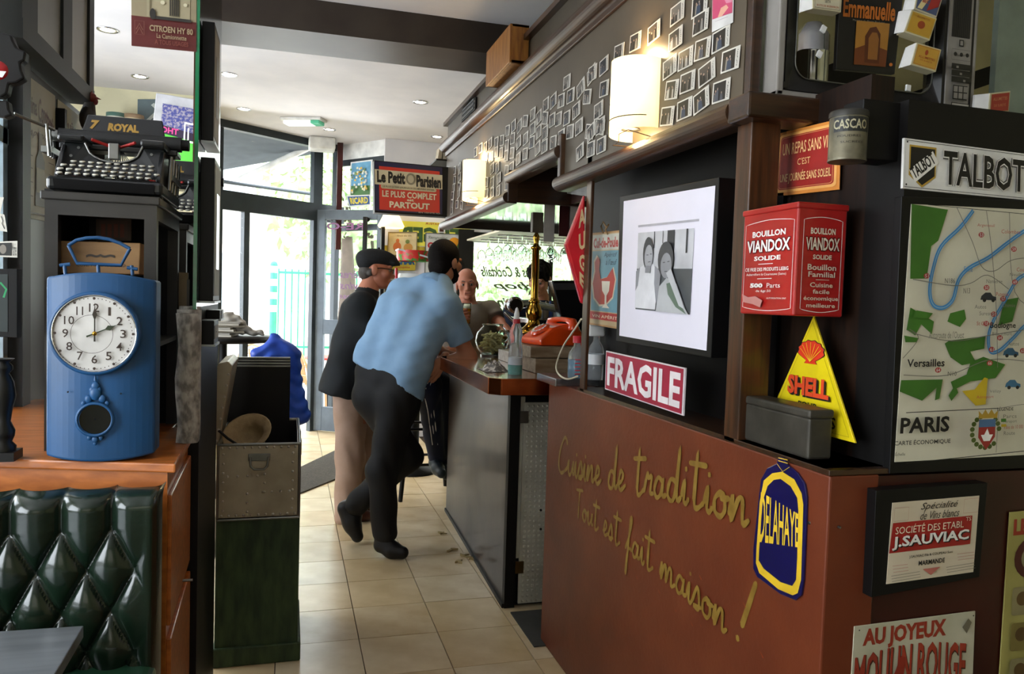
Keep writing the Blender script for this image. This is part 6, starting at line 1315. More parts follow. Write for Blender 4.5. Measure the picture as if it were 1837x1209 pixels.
e = MB(); [e.box((-.335+i*.0, 2.54+.025*i, LZ+.27), (-.30, 2.56+.025*i, LZ+.27+.16+.02*(i % 2))) for i in range(3)]
tag(e.build('book_row', M('book_tan', '#9a8462', .7)), 'few old tan papers standing between the two display cases', 'papers')
# newspapers folded upright on the ledge
npm = M('newsprint', '#aaa49a', .8, col2='#6e6963', ns=14, stretch=(4, 1, 2), ramp=(.4, .6))
e = empty('newspaper_bundle', (-.27, 2.3, LZ), 'grey bundle of folded newspapers standing on the ledge beside the screen', 'newspapers')
for i, (px0, px1, ytop, Y_) in enumerate([(316, 356, 563, 2.16), (318, 357, 556, 2.24), (320, 355, 550, 2.34)]):
    a, b = P(px0, 700, 1, Y_), P(px1, 700, 1, Y_); zt = P(330, ytop, 1, Y_).z
    m_ = MB(); n = 10; vs = []
    for zi in range(9):
        z = LZ+.001+(zt-LZ)*zi/8
        for k in range(n+1): t = k/n; vs.append(V(a.x+(b.x-a.x)*t+.004*math.sin(zi*1.3+i), Y_-.018*math.sin(math.pi*t)+.004*math.sin(z*60+t*5), z))
        for k in range(n+1): t = 1-k/n; vs.append(V(a.x+(b.x-a.x)*t, Y_+.045, z))
    q = 2*(n+1); m_.add(vs, [(r_*q+k, r_*q+(k+1) % q, (r_+1)*q+(k+1) % q, (r_+1)*q+k) for r_ in range(8) for k in range(q)]+[tuple(range(8*q, 9*q))], True); m_.build('folded_newspaper', npm, e)
# ------------------------------------------------------------------ glass screen, green edge, pictures hung on it
gx = P(352, 400, 1, 2.32).x
gs = empty('glass_screen', (gx, 2.6, LZ), 'tall glass screen with a glowing green edge between bay and passage', 'screen')
MB().box((gx-.005, 2.32, LZ+.35), (gx+.003, 3.0, ZC)).build('pane', M('mirror_back', '#1c2420', .15, m=.3), gs); MB().box((gx-.006, 2.312, LZ+.33), (gx+.004, 2.322, ZC)).build('green_edge', M('green_glass_edge', '#0e7a4a', .15, coat=.6), gs)
struct('wall_screen_base', MB().box((gx-.035, 2.42, 0), (gx+.003, 3.0, LZ+.35)), blackm)
pfm = M('frame_black_gloss', '#0b0a0a')
def sideframe(yt, yb, Y0, Y1, label, mirror_like=False, x1=None):
    z1, z0 = P(372, yt, 1, Y0).z, P(372, yb, 1, Y0).z; x1 = x1 or P(384, (yt+yb)/2, 1, Y0).x; e = empty('hung_picture', (gx, (Y0+Y1)/2, z0), label, 'picture', 'black frames hung on the glass screen')
    MB().box((gx+.005, Y0, z0), (x1, Y1, z1)).build('frame', pfm, e, bevel=.002)
    m_ = MB().box((x1, Y0+.015, z0+.015), (x1+.001, Y1-.015, z1-.015)).build('mat_board', M('mat_beige', '#8a8270', .6), e)
    MB().box((x1+.001, Y0+.06, z0+.02+(z1-z0)*.18), (x1+.002, Y1-.06, z1-.02-(z1-z0)*.18)).build('mirror' if mirror_like else 'print', M('mirror_silver', '#c9d6d0', .08, m=.9) if mirror_like else M('print_grey', '#5a5a54', .4), e)
    MB().box((gx+.005, Y0+.0, z0-.006), (x1+.004, Y1, z0)).build('bottom_edge', M('edge_silver', '#b9c2c2', .35, m=.3), e)
    return e
sideframe(38, 252, 2.36, 2.53, 'black deep picture frame highest on the glass screen')
sideframe(282, 540, 2.36, 2.56, 'black deep frame with a tall mirror, middle of the glass screen', True)
sideframe(575, 618, 2.36, 2.5, 'low black frame edge, lowest on the glass screen')
sideframe(556, 572, 2.56, 2.7, 'thin black box frame above the lowest frame', x1=gx+.045)
# hanging van sign
o, F = board('van_sign', 'hanging tin sign with a cream delivery van on red at the top left', 'sign', [(235, -62), (353, -45), (352, 93), (236, 82)], 1, 2.31, .003, M('sign_tan', '#96896c', .45, col2='#82765c', ns=6))
F.rect(.0, .62, 1, 1, ink('#5a1712')); vn = ink('#a89c7c'); vd = ink('#2a2620'); F.poly([(.32, .12), (.85, .10), (.90, .3), (.90, .62), (.27, .62), (.27, .3)], vn); F.poly([(.42, .16), (.80, .15), (.83, .30), (.42, .3)], vd); F.poly([(.30, .18), (.38, .17), (.38, .32), (.29, .32)], vd)
F.rect(.58, .34, .74, .58, ink('#6a6048')); [F.rect(.59+i*.03, .35, .605+i*.03, .57, vd) for i in range(5)]; F.disc(.48, .42, .035, .025, ink('#d8cfae')); F.disc(.83, .42, .03, .022, ink('#d8cfae')); F.rect(.30, .60, .92, .64, vd); F.disc(.33, .58, .045, .07, vd); F.rect(.24, .3, .28, .62, vn)
tc_ = ink('#a08a6a'); F.text('CITROEN HY 80', .28, .72, .95, .80, tc_, .03); F.text('La Camionnette', .39, .82, .85, .88, tc_, .01); F.text('A TOUS USAGES', .36, .90, .88, .96, ink('#7a3a2c'), .02); F.frame(.06, .69, .20, .86, .001, ink('#7a4a3a')); F.line([(.08, .8), (.13, .72), (.18, .8)], .002, ink('#7a4a3a')); F.line([(.08, .85), (.13, .77), (.18, .85)], .002, ink('#7a4a3a')); F.done()
sp_ = P(290, -50, 1, 2.31); MB().tube([(sp_.x-.05, 2.312, sp_.z-.02), (sp_.x-.05, 2.312, ZC)], .001, 5).build('hanging_wire', steel, o)
# ------------------------------------------------------------------ left wall of the niche: cabinet, posters, window
LX = -.85
yq0, yq1 = P(32, 300, 0, LX).y, P(165, 300, 0, LX).y; print('leftwall', yq0, yq1)
struct('wall_niche_left', MB().box((LX-.05, yq0, LZ-.3), (LX, yq1, 2.16)), M('niche_green_dark', '#161d18', .4, col2='#121512'))
struct('trim_7', MB().box((LX-.05, yq0-.02, LZ-.3), (LX+.02, yq0+.06, 2.6)), M('post_dark', '#14130f', .5, spec=.3))
wcx = -.80; zc_b = P(160, 187, 0, wcx).z; yw0, yw1 = P(32, 60, 0, wcx).y, P(162, 187, 0, wcx).y
e = empty('wall_cabinet', (wcx, (yw0+yw1)/2, zc_b), 'dark framed wall cabinet with two pale panes at the top left', 'cabinet')
ff = M('cabinet_dark', '#20211c', .5, spec=.3)
MB().box((wcx-.12, yw0, zc_b), (wcx-.005, yw1, ZC)).build('body', ff, e)
fr_ = MB(); yy = [P(x, 100, 0, wcx).y for x in (32, 60, 107, 123, 155, 163)]; fr_.box((wcx-.005, yy[0], zc_b), (wcx+.012, yy[1], ZC)); fr_.box((wcx-.005, yy[2], zc_b), (wcx+.012, yy[3], ZC)); fr_.box((wcx-.005, yy[4], zc_b), (wcx+.012, yy[5], ZC)); fr_.box((wcx-.004, yy[0]-.001, zc_b-.001), (wcx+.014, yy[5]+.001, zc_b+.06)); fr_.build('frame', ff, e)
pm_ = M('pane_beige', '#8a867a', .35, col2='#7c786c', ns=2, stretch=(1, 3, .5)); MB().box((wcx-.005, yy[1], zc_b+.06), (wcx+.002, yy[2], ZC)).build('pane', pm_, e); MB().box((wcx-.005, yy[3], zc_b+.06), (wcx+.002, yy[4], ZC)).build('pane', pm_, e)
pp = M('poster_dull', '#bdb59c', .55, col2='#aba48c', ns=5)
def LB(name, label, px, mat, cat='poster'): return board(name, label, cat, px, 0, LX+.004, .003, mat, bevel=0)
o, F = LB('aperitif_poster', 'faded beige poster with a bottle and red arched letters on the niche wall, left', [(40, 128), (99, 172), (99, 400), (36, 388)], pp)
br_ = ink('#5a2a22'); F.text('Quina', .06, .12, .42, .27, br_, .02, warp=lambda u, v, x, y: (u, v)); F.text('Constantin', .46, .1, .96, .28, br_, .02, warp=lambda u, v, x, y: (u, v+.10*x*x)); F.text('Apéritif', .15, .36, .85, .42, br_, 0, .4, warp=lambda u, v, x, y: (u, v-.05*math.sin(math.pi*x)+.03))
F.poly([(.46, .36), (.56, .36), (.56, .5), (.64, .56), (.66, .9), (.38, .9), (.39, .56), (.46, .5)], ink('#4a4030')); F.rect(.47, .36, .55, .48, ink('#6a5022')); F.rect(.40, .62, .65, .8, ink('#8a7a50'))
for v in (.55, .64, .74, .84): F.line([(.08, v), (.28, v)], .003, ink('#6a5a50')); F.line([(.75, v), (.92, v)], .003, ink('#6a5a50'))
F.line([(.1, .96), (.9, .96)], .005, br_); F.done()
o, F = LB('aperitif_poster', 'second faded beige poster on the niche wall, behind the first', [(104, 178), (146, 210), (147, 380), (104, 372)], pp)
F.text('Quina', .1, .12, .9, .26, br_, .02); F.poly([(.46, .36), (.56, .36), (.56, .5), (.64, .56), (.66, .9), (.38, .9), (.39, .56), (.46, .5)], ink('#4a4030')); F.done()
MB().box((LX-.0, P(100, 300, 0, LX).y, LZ), (LX+.03, P(104, 300, 0, LX).y, 2.1)).build('niche_upright', M('post_dark', '#1b1a16'), label='thin dark upright between the two faded posters', cat='post')
# rooster figure
rp3 = P(158, 200, 0, -.80); e = empty('rooster_figure', (rp3.x, rp3.y, rp3.z-.08), 'small dark rooster figure with a red head on the niche corner', 'figurine')
bo = MB(); bo.ball((rp3.x, rp3.y, rp3.z-.03), .045, 14, (.7, 1.1, 1.2)); bo.tube([(rp3.x, rp3.y, rp3.z-.01), (rp3.x+.01, rp3.y-.01, rp3.z+.04)], [.03, .018]); bo.build('body', M('rooster_dark', '#2a241f', .5), e)
hdm = MB(); hdm.ball((rp3.x+.012, rp3.y-.012, rp3.z+.055), .022, 12); hdm.ball((rp3.x+.005, rp3.y, rp3.z+.08), .012, 8, (1, 1, 1.4)); hdm.ball((rp3.x+.03, rp3.y-.012, rp3.z+.04), .01, 8, (1, 1, 1.5)); hdm.tube([(rp3.x+.03, rp3.y-.012, rp3.z+.055), (rp3.x+.05, rp3.y-.014, rp3.z+.05)], [.006, .001]); hdm.build('head', M('rooster_red', '#7a2a24', .5), e)
struct('trim_8', MB().box((LX-.05, yq1-.14, LZ-.3), (LX+.08, yq1, rp3.z-.08)), M('post_dark', '#1b1a16'))
# window left of the niche
wl = MB(); wx = -.87
for yy_ in (yq0-.05, yq0-.32): wl.box((wx-.03, yy_-.02, .8), (wx, yy_+.02, 2.9))
wl.box((wx-.03, yq0-.5, 1.88), (wx, yq0, 1.93)); wl.box((wx-.03, yq0-.5, .8), (wx, yq0, .86))
w4 = struct('window_4', wl, M('window_paleblue', '#a9bfc8', .4)); MB().box((wx-.02, yq0-.5, .86), (wx-.016, yq0, 2.9)).build('pane', glass, w4)
# turned dark balusters, bracket, framed screen, cards at the left edge
tdm = M('turned_black', '#0c0a08', .4)
def baluster(x, y, Y, r, h, label):
    p = P(x, y, 1, Y); pr_ = [(1.0, 0), (1.05, .05), (.7, .1), (.9, .16), (.95, .22), (.6, .32), (.7, .42), (1.0, .6), (.85, .75), (.5, .84), (.75, .88), (.75, .92), (.5, .96), (.9, 1.0)]
    e = empty('turned_baluster', (p.x, Y, LZ), label, 'baluster', 'turned dark balusters at the left edge'); MB().lathe([(r*a, h*b) for a, b in pr_], (p.x, Y, LZ+.02), 20).build('shaft', tdm, e); MB().box((p.x-r*1.2, Y-r*1.2, LZ), (p.x+r*1.2, Y+r*1.2, LZ+.02)).build('foot', tdm, e)
baluster(5, 700, 2.0, .026, .21, 'dark turned baluster nearest the left edge'); baluster(33, 700, 2.9, .018, .3, 'dark turned baluster beside the green-black niche wall')
rb_ = P(22, 690, 1, 4.2); tag(MB().ball(rb_, .11, 18, (.5, 1, 1.2)).build('red_cushion', M('red_orange_cloth', '#d2452c', .6)), 'orange red rounded shape outside, between the balusters', 'cushion')
o, F = board('framed_screen', 'small black framed dark picture at the left edge below the cards', 'picture', [(-30, 482), (31, 482), (31, 606), (-30, 603)], 1, 2.0, .03, blackm); F.rect(.06, .08, .72, .92, ink('#27302e')); F.line([(.5, .2), (.68, .3), (.6, .42)], .004, ink('#2e9a5e')); F.done()
o, F = board('pinned_photo', 'small photo card with handwriting at the left edge, just above the framed screen', 'photo', [(-20, 434), (31, 432), (31, 462), (-20, 460)], 1, 2.0, .001, cardm, bevel=0); F.rect(.05, .1, .8, .9, ink('#2a2a28')); F.disc(.5, .5, .12, .3, ink('#8a8278')); F.text('Marie', .82, .1, .97, .9, blk, 0); F.done()
o, F = board('pinned_card', 'tilted white card with writing at the left edge, upper', 'card', [(-14, 352), (7, 354), (-2, 392), (-22, 390)], 1, 2.0, .001, cardm, bevel=0); F.done()
o, F = board('pinned_card', 'upright white card with black handwriting at the left edge, lower', 'card', [(-8, 380), (8, 385), (13, 416), (-6, 413)], 1, 1.99, .001, cardm, bevel=0); F.line([(.6, .15), (.75, .4), (.6, .55), (.8, .85)], .0015, blk); F.done()
bk_ = [(-30, 60), (5, 58), (20, 62), (24, 74), (30, 85), (46, 92), (44, 108), (36, 112), (38, 125), (44, 140), (30, 148), (16, 150), (12, 168), (2, 174), (-30, 172)]
tag(MB().prism([P(x, y, 1, 1.95) for x, y in bk_], (0, .03, 0)).build('carved_bracket', M('carved_dark', '#12110f', .5, spec=.3), bevel=.004), 'dark carved scroll bracket at the upper left edge', 'bracket')
tag(MB().prism([P(x, y, 1, 1.955) for x, y in [(-30, 178), (14, 180), (16, 196), (22, 206), (8, 211), (-6, 207), (-30, 205)]], (0, .03, 0)).build('carved_finial', M('carved_dark', '#1c1a17'), bevel=.004), 'dark rounded carved finial below the scroll bracket', 'bracket')
rb = P(-4, 126, 1, 1.9); e = empty('red_white_ball', rb, 'red and white round badge at the far left edge', 'badge'); MB().lathe([(.001, .004), (.018, .004), (.02, 0)], rb, 20, (0, -1, 0)).build('red_disc', M('badge_red', '#a3141a', .3), e); MB().prism([rb+V(-.017, -.0045, -.002), rb+V(.017, -.0045, -.002), rb+V(.01, -.0045, -.015), rb+V(-.01, -.0045, -.015)], (0, -.0005, 0)).build('white_patch', white, e)
# ------------------------------------------------------------------ things in the left bay
YB_ = 6.80
sh_z = P(215, 229, 1, 6.7).z; x0_, x1_ = P(185, 229, 1, 6.7).x, P(262, 229, 1, 6.7).x
tag(MB().box((x0_, 6.55, sh_z-.03), (x1_, 6.84, sh_z)).build('bay_shelf', M('shelf_brown', '#6a5a48', .5)), 'brown shelf high on the cream wall of the bay', 'shelf')
for x, c_, c2_, l in ((209, '#4a6a60', '#d8d4c4', 'green lidded jar on the high bay shelf, left'), (240, '#8a7258', '#b8a888', 'brown lidded jar on the high bay shelf, right')):
    p = P(x, 229, 1, 6.68); e = empty('lidded_jar', (p.x, 6.68, sh_z), l, 'jar', 'jars on the high bay shelf'); MB().lathe([(.07, 0), (.072, .005), (.072, .07), (.066, .075)], (p.x, 6.68, sh_z), 20).build('body', M('jar'+c2_[1:], c2_, .4), e); MB().lathe([(.074, .07), (.074, .1), (.001, .104)], (p.x, 6.68, sh_z), 20).build('lid', M('jar'+c_[1:], c_, .4), e)
o, F = board('bay_poster', 'grey blue poster with a white swirl behind the television screen', 'poster', [(247, 178), (300, 178), (300, 262), (246, 262)], 1, 6.82, .004, M('poster_slate', '#5c6c70', .5), bevel=0); F.line([(.5, .1), (.7, .25), (.35, .45), (.7, .6), (.4, .8)], .03, ink('#c4ccc8')); F.disc(.5, .65, .3, .1, ink('#a8b2ae')); F.done()
tvx = [(280, 166), (384, 184), (384, 322), (266, 296)]
o, F = board('flat_television', 'white flat television showing a football match in the left bay', 'television', tvx, 1, 5.6, .06, M('tv_white', '#c6c6ca', .4), bevel=.006)
F.step = .002; F.rect(.13, .13, .95, .86, M('tv_pitch', '#4fae3a', .5, emit=.55)); F.poly([(.13, .13), (.95, .13), (.95, .58), (.13, .52)], M('tv_crowd', '#3a3f78', .5, col2='#8a8490', ns=60, emit=.5, ramp=(.45, .6))); F.poly([(.13, .42), (.95, .48), (.95, .58), (.13, .53)], M('tv_banner', '#241830', .5, emit=.4))
F.text('THO', .14, .44, .42, .52, M('tv_pink', '#c83a7a', .5, emit=.7), .03, mirror=True); F.frame(.52, .34, .93, .58, .014, M('tv_goal', '#e4e4e0', .5, emit=.8)); F.line([(.58, .4), (.58, .56)], .008, MATS['tv_goal']); F.disc(.72, .42, .04, .05, M('tv_red', '#b8383a', .5, emit=.5)); F.done()
p = P(330, 190, 1, 5.66); MB().tube([(p.x, 5.68, p.z-.1), (p.x, 5.9, p.z), (p.x, 6.84, p.z)], .02).build('wall_arm', blackm, o)
# ------------------------------------------------------------------ riveted trunk on green plinth
gpm = M('green_patina', '#3d5232', .6, col2='#223522', ns=5, stretch=(6, 6, 1.5), bump=.1, bs=18)
ty0 = 3.08; tz0, tz1 = .572, P(460, 797, 1, ty0).z; tx0_, tx1_ = P(391, 800, 1, ty0).x, P(538, 800, 1, ty0).x; ty1 = P(470, 752, 2, tz1).y; print('trunk', tz1, ty1)
e = empty('green_plinth', ((tx0_+tx1_)/2, 3.3, 0), 'tall mottled green wooden plinth under the metal trunk', 'plinth')
MB().box((tx0_-.005, ty0+.01, .07), (tx1_+.005, ty0+.44, tz0)).build('body', gpm, e, bevel=.004); MB().box((tx0_-.012, ty0-.0, 0), (tx1_+.016, ty0+.45, .075)).build('base', gpm, e, bevel=.006)
tk = empty('flight_case', ((tx0_+tx1_)/2, ty0+.2, tz0), 'open riveted grey metal trunk standing on the green plinth', 'trunk'); tmm = M('trunk_metal', '#b8ae97', .42, m=.3, col2='#958c78', ns=5, bump=.05, bs=25); t_ = .008
ty1 = max(ty1, ty0+.38)
bx2 = MB(); bx2.box((tx0_, ty0, tz0), (tx1_, ty0+t_, tz1)); bx2.box((tx0_, ty1-t_, tz0), (tx1_, ty1, tz1)); bx2.box((tx0_, ty0+t_, tz0), (tx0_+t_, ty1-t_, tz1)); bx2.box((tx1_-t_, ty0+t_, tz0), (tx1_, ty1-t_, tz1)); bx2.box((tx0_, ty0, tz0), (tx1_, ty1, tz0+t_)); bx2.build('body', tmm, tk)
ii = MB(); ii.box((tx0_+t_, ty0+t_, tz1-.16), (tx0_+t_+.001, ty1-t_, tz1-.005)); ii.box((tx1_-t_-.001, ty0+t_, tz1-.16), (tx1_-t_, ty1-t_, tz1-.005)); ii.box((tx0_+t_, ty1-t_-.001, tz1-.16), (tx1_-t_, ty1-t_, tz1-.005)); ii.box((tx0_+t_, ty0+t_, tz1-.17), (tx1_-t_, ty1-t_, tz1-.16)); ii.build('lining', blackm, tk)
rm = MB(); [rm.tube(q, .0055, 8) for q in ([(tx0_, ty0, tz1), (tx1_, ty0, tz1)], [(tx0_, ty1, tz1), (tx1_, ty1, tz1)], [(tx0_, ty0, tz1), (tx0_, ty1, tz1)], [(tx1_, ty0, tz1), (tx1_, ty1, tz1)], [(tx0_, ty0, tz0), (tx1_, ty0, tz0)], [(tx0_, ty0, tz0), (tx0_, ty0, tz1)], [(tx1_, ty0, tz0), (tx1_, ty0, tz1)], [(tx1_, ty0, tz0), (tx1_, ty1, tz0)])]; rm.build('edge_trim', steel, tk)
rvm = MB().lathe([(.0052, 0), (.0045, .003), (.001, .0042)], (0, 0, 0), 8, (0, -1, 0)).mesh('rivet', [M('rivet_metal', '#d0ccc0', .3, m=.5)])
def rivet(p, parent): o = bpy.data.objects.new('rivet', rvm); COL.objects.link(o); o.parent = parent; o.location = Vector(p)-org(parent)
TW, TH = tx1_-tx0_, tz1-tz0
for i in range(11): rivet((tx0_+TW*(.05+.09*i), ty0, tz1-.012), tk); rivet((tx0_+TW*(.05+.09*i), ty0, tz0+.016), tk)
for i in range(1, 8): rivet((tx0_+.02, ty0, tz0+TH*i/8), tk); rivet((tx1_-.025, ty0, tz0+TH*i/8), tk)
for i in range(4): rivet((tx0_+TW*(.12+.12*i), ty0, tz0+TH*.58), tk); rivet((tx0_+TW*(.55+.11*i), ty0, tz0+TH*.36), tk)
for i in range(3): rivet((tx0_+TW*.57, ty0, tz0+TH*(.36+.12*i)), tk); rivet((tx0_+TW*.36, ty0, tz0+TH*(.1+.12*i)), tk)
hp = MB(); hc = V(tx0_+TW*.5, ty0, tz0+TH*.82); hp.box(hc+V(-.04, -.004, -.012), hc+V(.04, 0, .016)); hp.build('handle_plate', steel, tk, bevel=.002)
MB().tube([hc+V(-.034, -.006, .004), hc+V(-.03, -.014, -.03), hc+V(-.018, -.016, -.042), hc+V(.018, -.016, -.042), hc+V(.03, -.014, -.03), hc+V(.034, -.006, .004)], .004, 8).build('handle', steel, tk)
ltc = MB(); ltc.box((tx1_, ty0+.08, tz1-.06), (tx1_+.008, ty0+.12, tz1)); ltc.box((tx1_, ty0+.28, tz1-.06), (tx1_+.008, ty0+.32, tz1)); ltc.build('latch', steel, tk)
lidp = [P(x, y, 1, ty0+.03) for x, y in ((365, 795), (391, 798), (417, 656), (409, 648), (392, 652), (385, 668))]
ld = MB().prism(lidp, (0, .36, 0)).build('lid', tmm, tk, bevel=.004)
for k in range(7): t = .06+.14*k; q = lidp[0].lerp(lidp[5], t); rivet(q+V(.008, 0, 0), ld) if False else None
for k in range(7):
    t = .05+.14*k; a = lidp[0].lerp(lidp[5], t)+V(.007, 0, 0); b = lidp[1].lerp(lidp[2], t)+V(-.008, 0, 0); rivet(a-V(0, .0, 0), tk); rivet(b-V(0, .0, 0), tk)
# records / folders standing in the trunk
y_ = ty1-.09
for i in range(4):
    a, b = P(404+i, 655-i*5, 1, y_+i*.02), P(521, 655-i*5, 1, y_+i*.02)
    rs_ = empty('black_folder', ((a.x+b.x)/2, y_+i*.02, tz1-.15), 'black folder with a silver top edge standing in the trunk, %s from the front' % cnt_words[i], 'folder', 'black folders in the metal trunk')
    MB().box((a.x, y_+i*.02, tz1-.15), (b.x, y_+i*.02+.014, a.z-.006)).build('cover', blackm, rs_); MB().box((a.x, y_+i*.02, a.z-.006), (b.x, y_+i*.02+.014, a.z)).build('silver_edge', steel, rs_)
# straw hat
hc = P(445, 785, 1, ty0+.13); Rm = Matrix.Rotation(R(-18), 3, 'Y') @ Matrix.Rotation(R(38), 3, 'X'); strw = M('straw', '#b09a74', .75, col2='#9a8460', ns=30, bump=.2, bs=90)
e = empty('straw_hat', hc, 'beige straw hat lying upside down in the metal trunk', 'hat'); ax = Rm @ V(0, 0, 1); hm = MB()
hm.lathe([(.001, -.065), (.05, -.062), (.062, -.02), (.066, 0), (.092, .012), (.096, .02), (.09, .018), (.062, .006), (.056, -.02), (.046, -.056), (.001, -.06)], hc+V(0, 0, .01), 28, ax); hm.build('body', strw, e)
hm = MB().lathe([(.0635, -.028), (.067, -.006)], hc+V(0, 0, .01), 28, ax, ring=True).build('hat_band', M('band_brown', '#6a4a2a', .7), e)
MB().tube([P(x, y, 1, ty0+.03) for x, y in ((392, 772), (408, 786), (425, 797))], .005, 8).build('black_strap', blackm, label='black strap hanging over the trunk edge', cat='strap')
# chair behind the trunk with quilted blue jacket
jc = P(468, 700, 1, 4.0); e = empty('side_chair', (jc.x, 4.15, 0), 'black wooden chair under the blue jacket', 'chair')
MB().box((jc.x-.17, 3.95, .42), (jc.x+.17, 4.35, .46)).build('seat', blackm, e)
for a, b in ((-1, -1), (1, -1), (-1, 1), (1, 1)): MB().box((jc.x+a*.155-.015, 4.15+b*.19-.015, 0), (jc.x+a*.155+.015, 4.15+b*.19+.015, .42)).build('leg', blackm, e)
MB().box((jc.x-.15, 4.06, .46), (jc.x+.17, 4.09, 1.05)).build('backrest', blackm, e)
mb = MB(); J = lambda x, y, Y: tuple(P(x, y, 1, Y))
prims = [('c', J(492, 606, 3.98), J(490, 640, 3.98), .028, .06), ('c', J(470, 640, 3.96), J(518, 636, 3.96), .05, .055), ('c', J(460, 660, 3.95), J(470, 740, 3.95), .05, .07), ('c', J(515, 640, 3.95), J(528, 742, 3.95), .055, .065), ('c', J(490, 640, 3.95), J(495, 745, 3.95), .07, .08), ('c', J(525, 700, 3.93), J(537, 748, 3.93), .03, .04)]
blob(mb, prims, .008, .04, wob=lambda x, y, z: .005*np.sin(z*95+3*np.sin(x*30))+.003*np.sin(x*70+z*20)+.004*np.sin(z*31+x*40))
tag(mb.build('quilted_jacket', M('royal_blue', '#2360e0', .5, col2='#1c4cc0', coat=.1)), 'royal blue quilted jacket draped behind the metal trunk', 'jacket')
# high round table with newspapers by the glass front
tc2 = P(400, 606, 1, 5.9); e = empty('round_table', (tc2.x, 5.9, 0), 'high round black table stacked with newspapers by the glass front', 'table'); hz = P(430, 604, 1, 5.7).z
MB().lathe([(.001, 0), (.33, 0), (.34, .02), (.33, .045), (.001, .045)], (tc2.x, 5.9, hz-.045), 36).build('tabletop', blackm, e); MB().tube([(tc2.x, 5.9, 0), (tc2.x, 5.9, hz-.045)], .03).build('pole', blackm, e); MB().lathe([(.25, 0), (.22, .02), (.04, .04)], (tc2.x, 5.9, 0), 24).build('base', blackm, e)
rs = random.Random(4)
for i in range(8):
    z = hz+i*.013; a = rs.uniform(-.2, .2); mt_ = Matrix.Translation((tc2.x-.02+rs.uniform(-.02, .02), 5.85+rs.uniform(-.03, .03), z+.006)) @ Matrix.Rotation(a, 4, 'Z')
    tag(MB().box((-.17, -.2, -.006), (.13, .1, .006), mt_).build('newspaper', M('newsprint_%d' % (i % 3), ('#b8b2a4', '#8f8a80', '#a39a86')[i % 3], .8)), 'folded newspaper in the stack on the high table, %s from the bottom' % cnt_words[i], 'newspaper', 'newspapers on the high round table')
mb = MB(); q = P(425, 590, 1, 5.75); blob(mb, [('c', tuple(q+V(-.05, 0, .07)), tuple(q+V(.02, 0, .03)), .05, .04), ('c', tuple(q+V(.0, 0, .0)), tuple(q+V(.16, 0, -.03)), .035, .02)], .008, .03, wob=lambda x, y, z: .006*np.sin(x*80+z*60)+.004*np.sin(z*120-x*50))
tag(mb.build('crumpled_newspaper', M('newsprint_1', '#8f8a80')), 'crumpled newspaper on the right edge of the high table', 'newspaper')
# ================================================================== PEOPLE
skin = M('skin', '#c48b6c', .5, col2='#b87c60', ns=9); skinr = M('skin_ruddy', '#b8765a', .5, col2='#a86850', ns=9)
hairm = M('hair_dark', '#120c09', .8, bump=.4, bs=120, spec=.2); hairg = M('hair_grey', '#4a443e', .7, bump=.3, bs=120)
def head(mb, c, fwd, up_=(0, 0, 1), s=1.0, res=.0036, beard=False):
    B_ = basis(fwd, up_); Rm = [list(r_) for r_ in B_]; c = Vector(c)
    T_ = lambda x, y, z: tuple(c+B_ @ (V(x, y, z)*s)); e = lambda x, y, z, a, b, d: ('e', T_(x, y, z), (a*s, b*s, d*s), Rm); cp = lambda p, q, r1, r2: ('c', T_(*p), T_(*q), r1*s, r2*s)
    pr = [e(0, -.012, .03, .075, .093, .088), e(0, .022, -.03, .062, .07, .085), e(0, .045, -.088, .042, .043, .028), e(0, .01, -.06, .056, .06, .045),
          cp((0, .088, .01), (0, .108, -.03), .009, .012), cp((-.012, .1, -.036), (.012, .1, -.036), .008, .008), cp((-.04, .082, .022), (.04, .082, .022), .011, .011),
          cp((-.02, .09, -.058), (.02, .09, -.058), .006, .006), cp((-.018, .088, -.068), (.018, .088, -.068), .007, .007), e(0, .082, -.098, .018, .014, .013),
          e(.078, -.008, -.012, .009, .02, .032), e(-.078, -.008, -.012, .009, .02, .032), e(.045, .06, -.02, .022, .025, .024), e(-.045, .06, -.02, .022, .025, .024)]
    sb = [e(.031, .098, .0, .016, .014, .010), e(-.031, .098, .0, .016, .014, .010)]
    blob(mb, pr, res, .012, subs=sb)
    return T_, e, cp
def neckp(T_, base, r=.055): return ('c', T_(0, -.02, -.06), tuple(base), r, r*1.1)
def eyes(T_, parent, s=1):
    m_ = MB(); [m_.ball(T_(a*.031, .081, 0), .011*s, 10) for a in (-1, 1)]; o = m_.build('eyes', M('eye_white', '#9c8c80', .4), parent); m2 = MB(); [m2.ball(T_(a*.031, .0875, 0), .0068*s, 8) for a in (-1, 1)]; m2.build('pupils', M('iris', '#241a12', .2), o)
    m_ = MB(); [m_.tube([T_(a*.015, .094, .022), T_(a*.033, .095, .028), T_(a*.05, .082, .022)], .003*s, 6) for a in (-1, 1)]; m_.build('eyebrows', hairg, parent)
    m_ = MB(); m_.tube([T_(-.022, .0955, -.063), T_(0, .0985, -.062), T_(.022, .0955, -.063)], .0035*s, 6); m_.build('lips', M('lips', '#8a4a40', .4), parent)
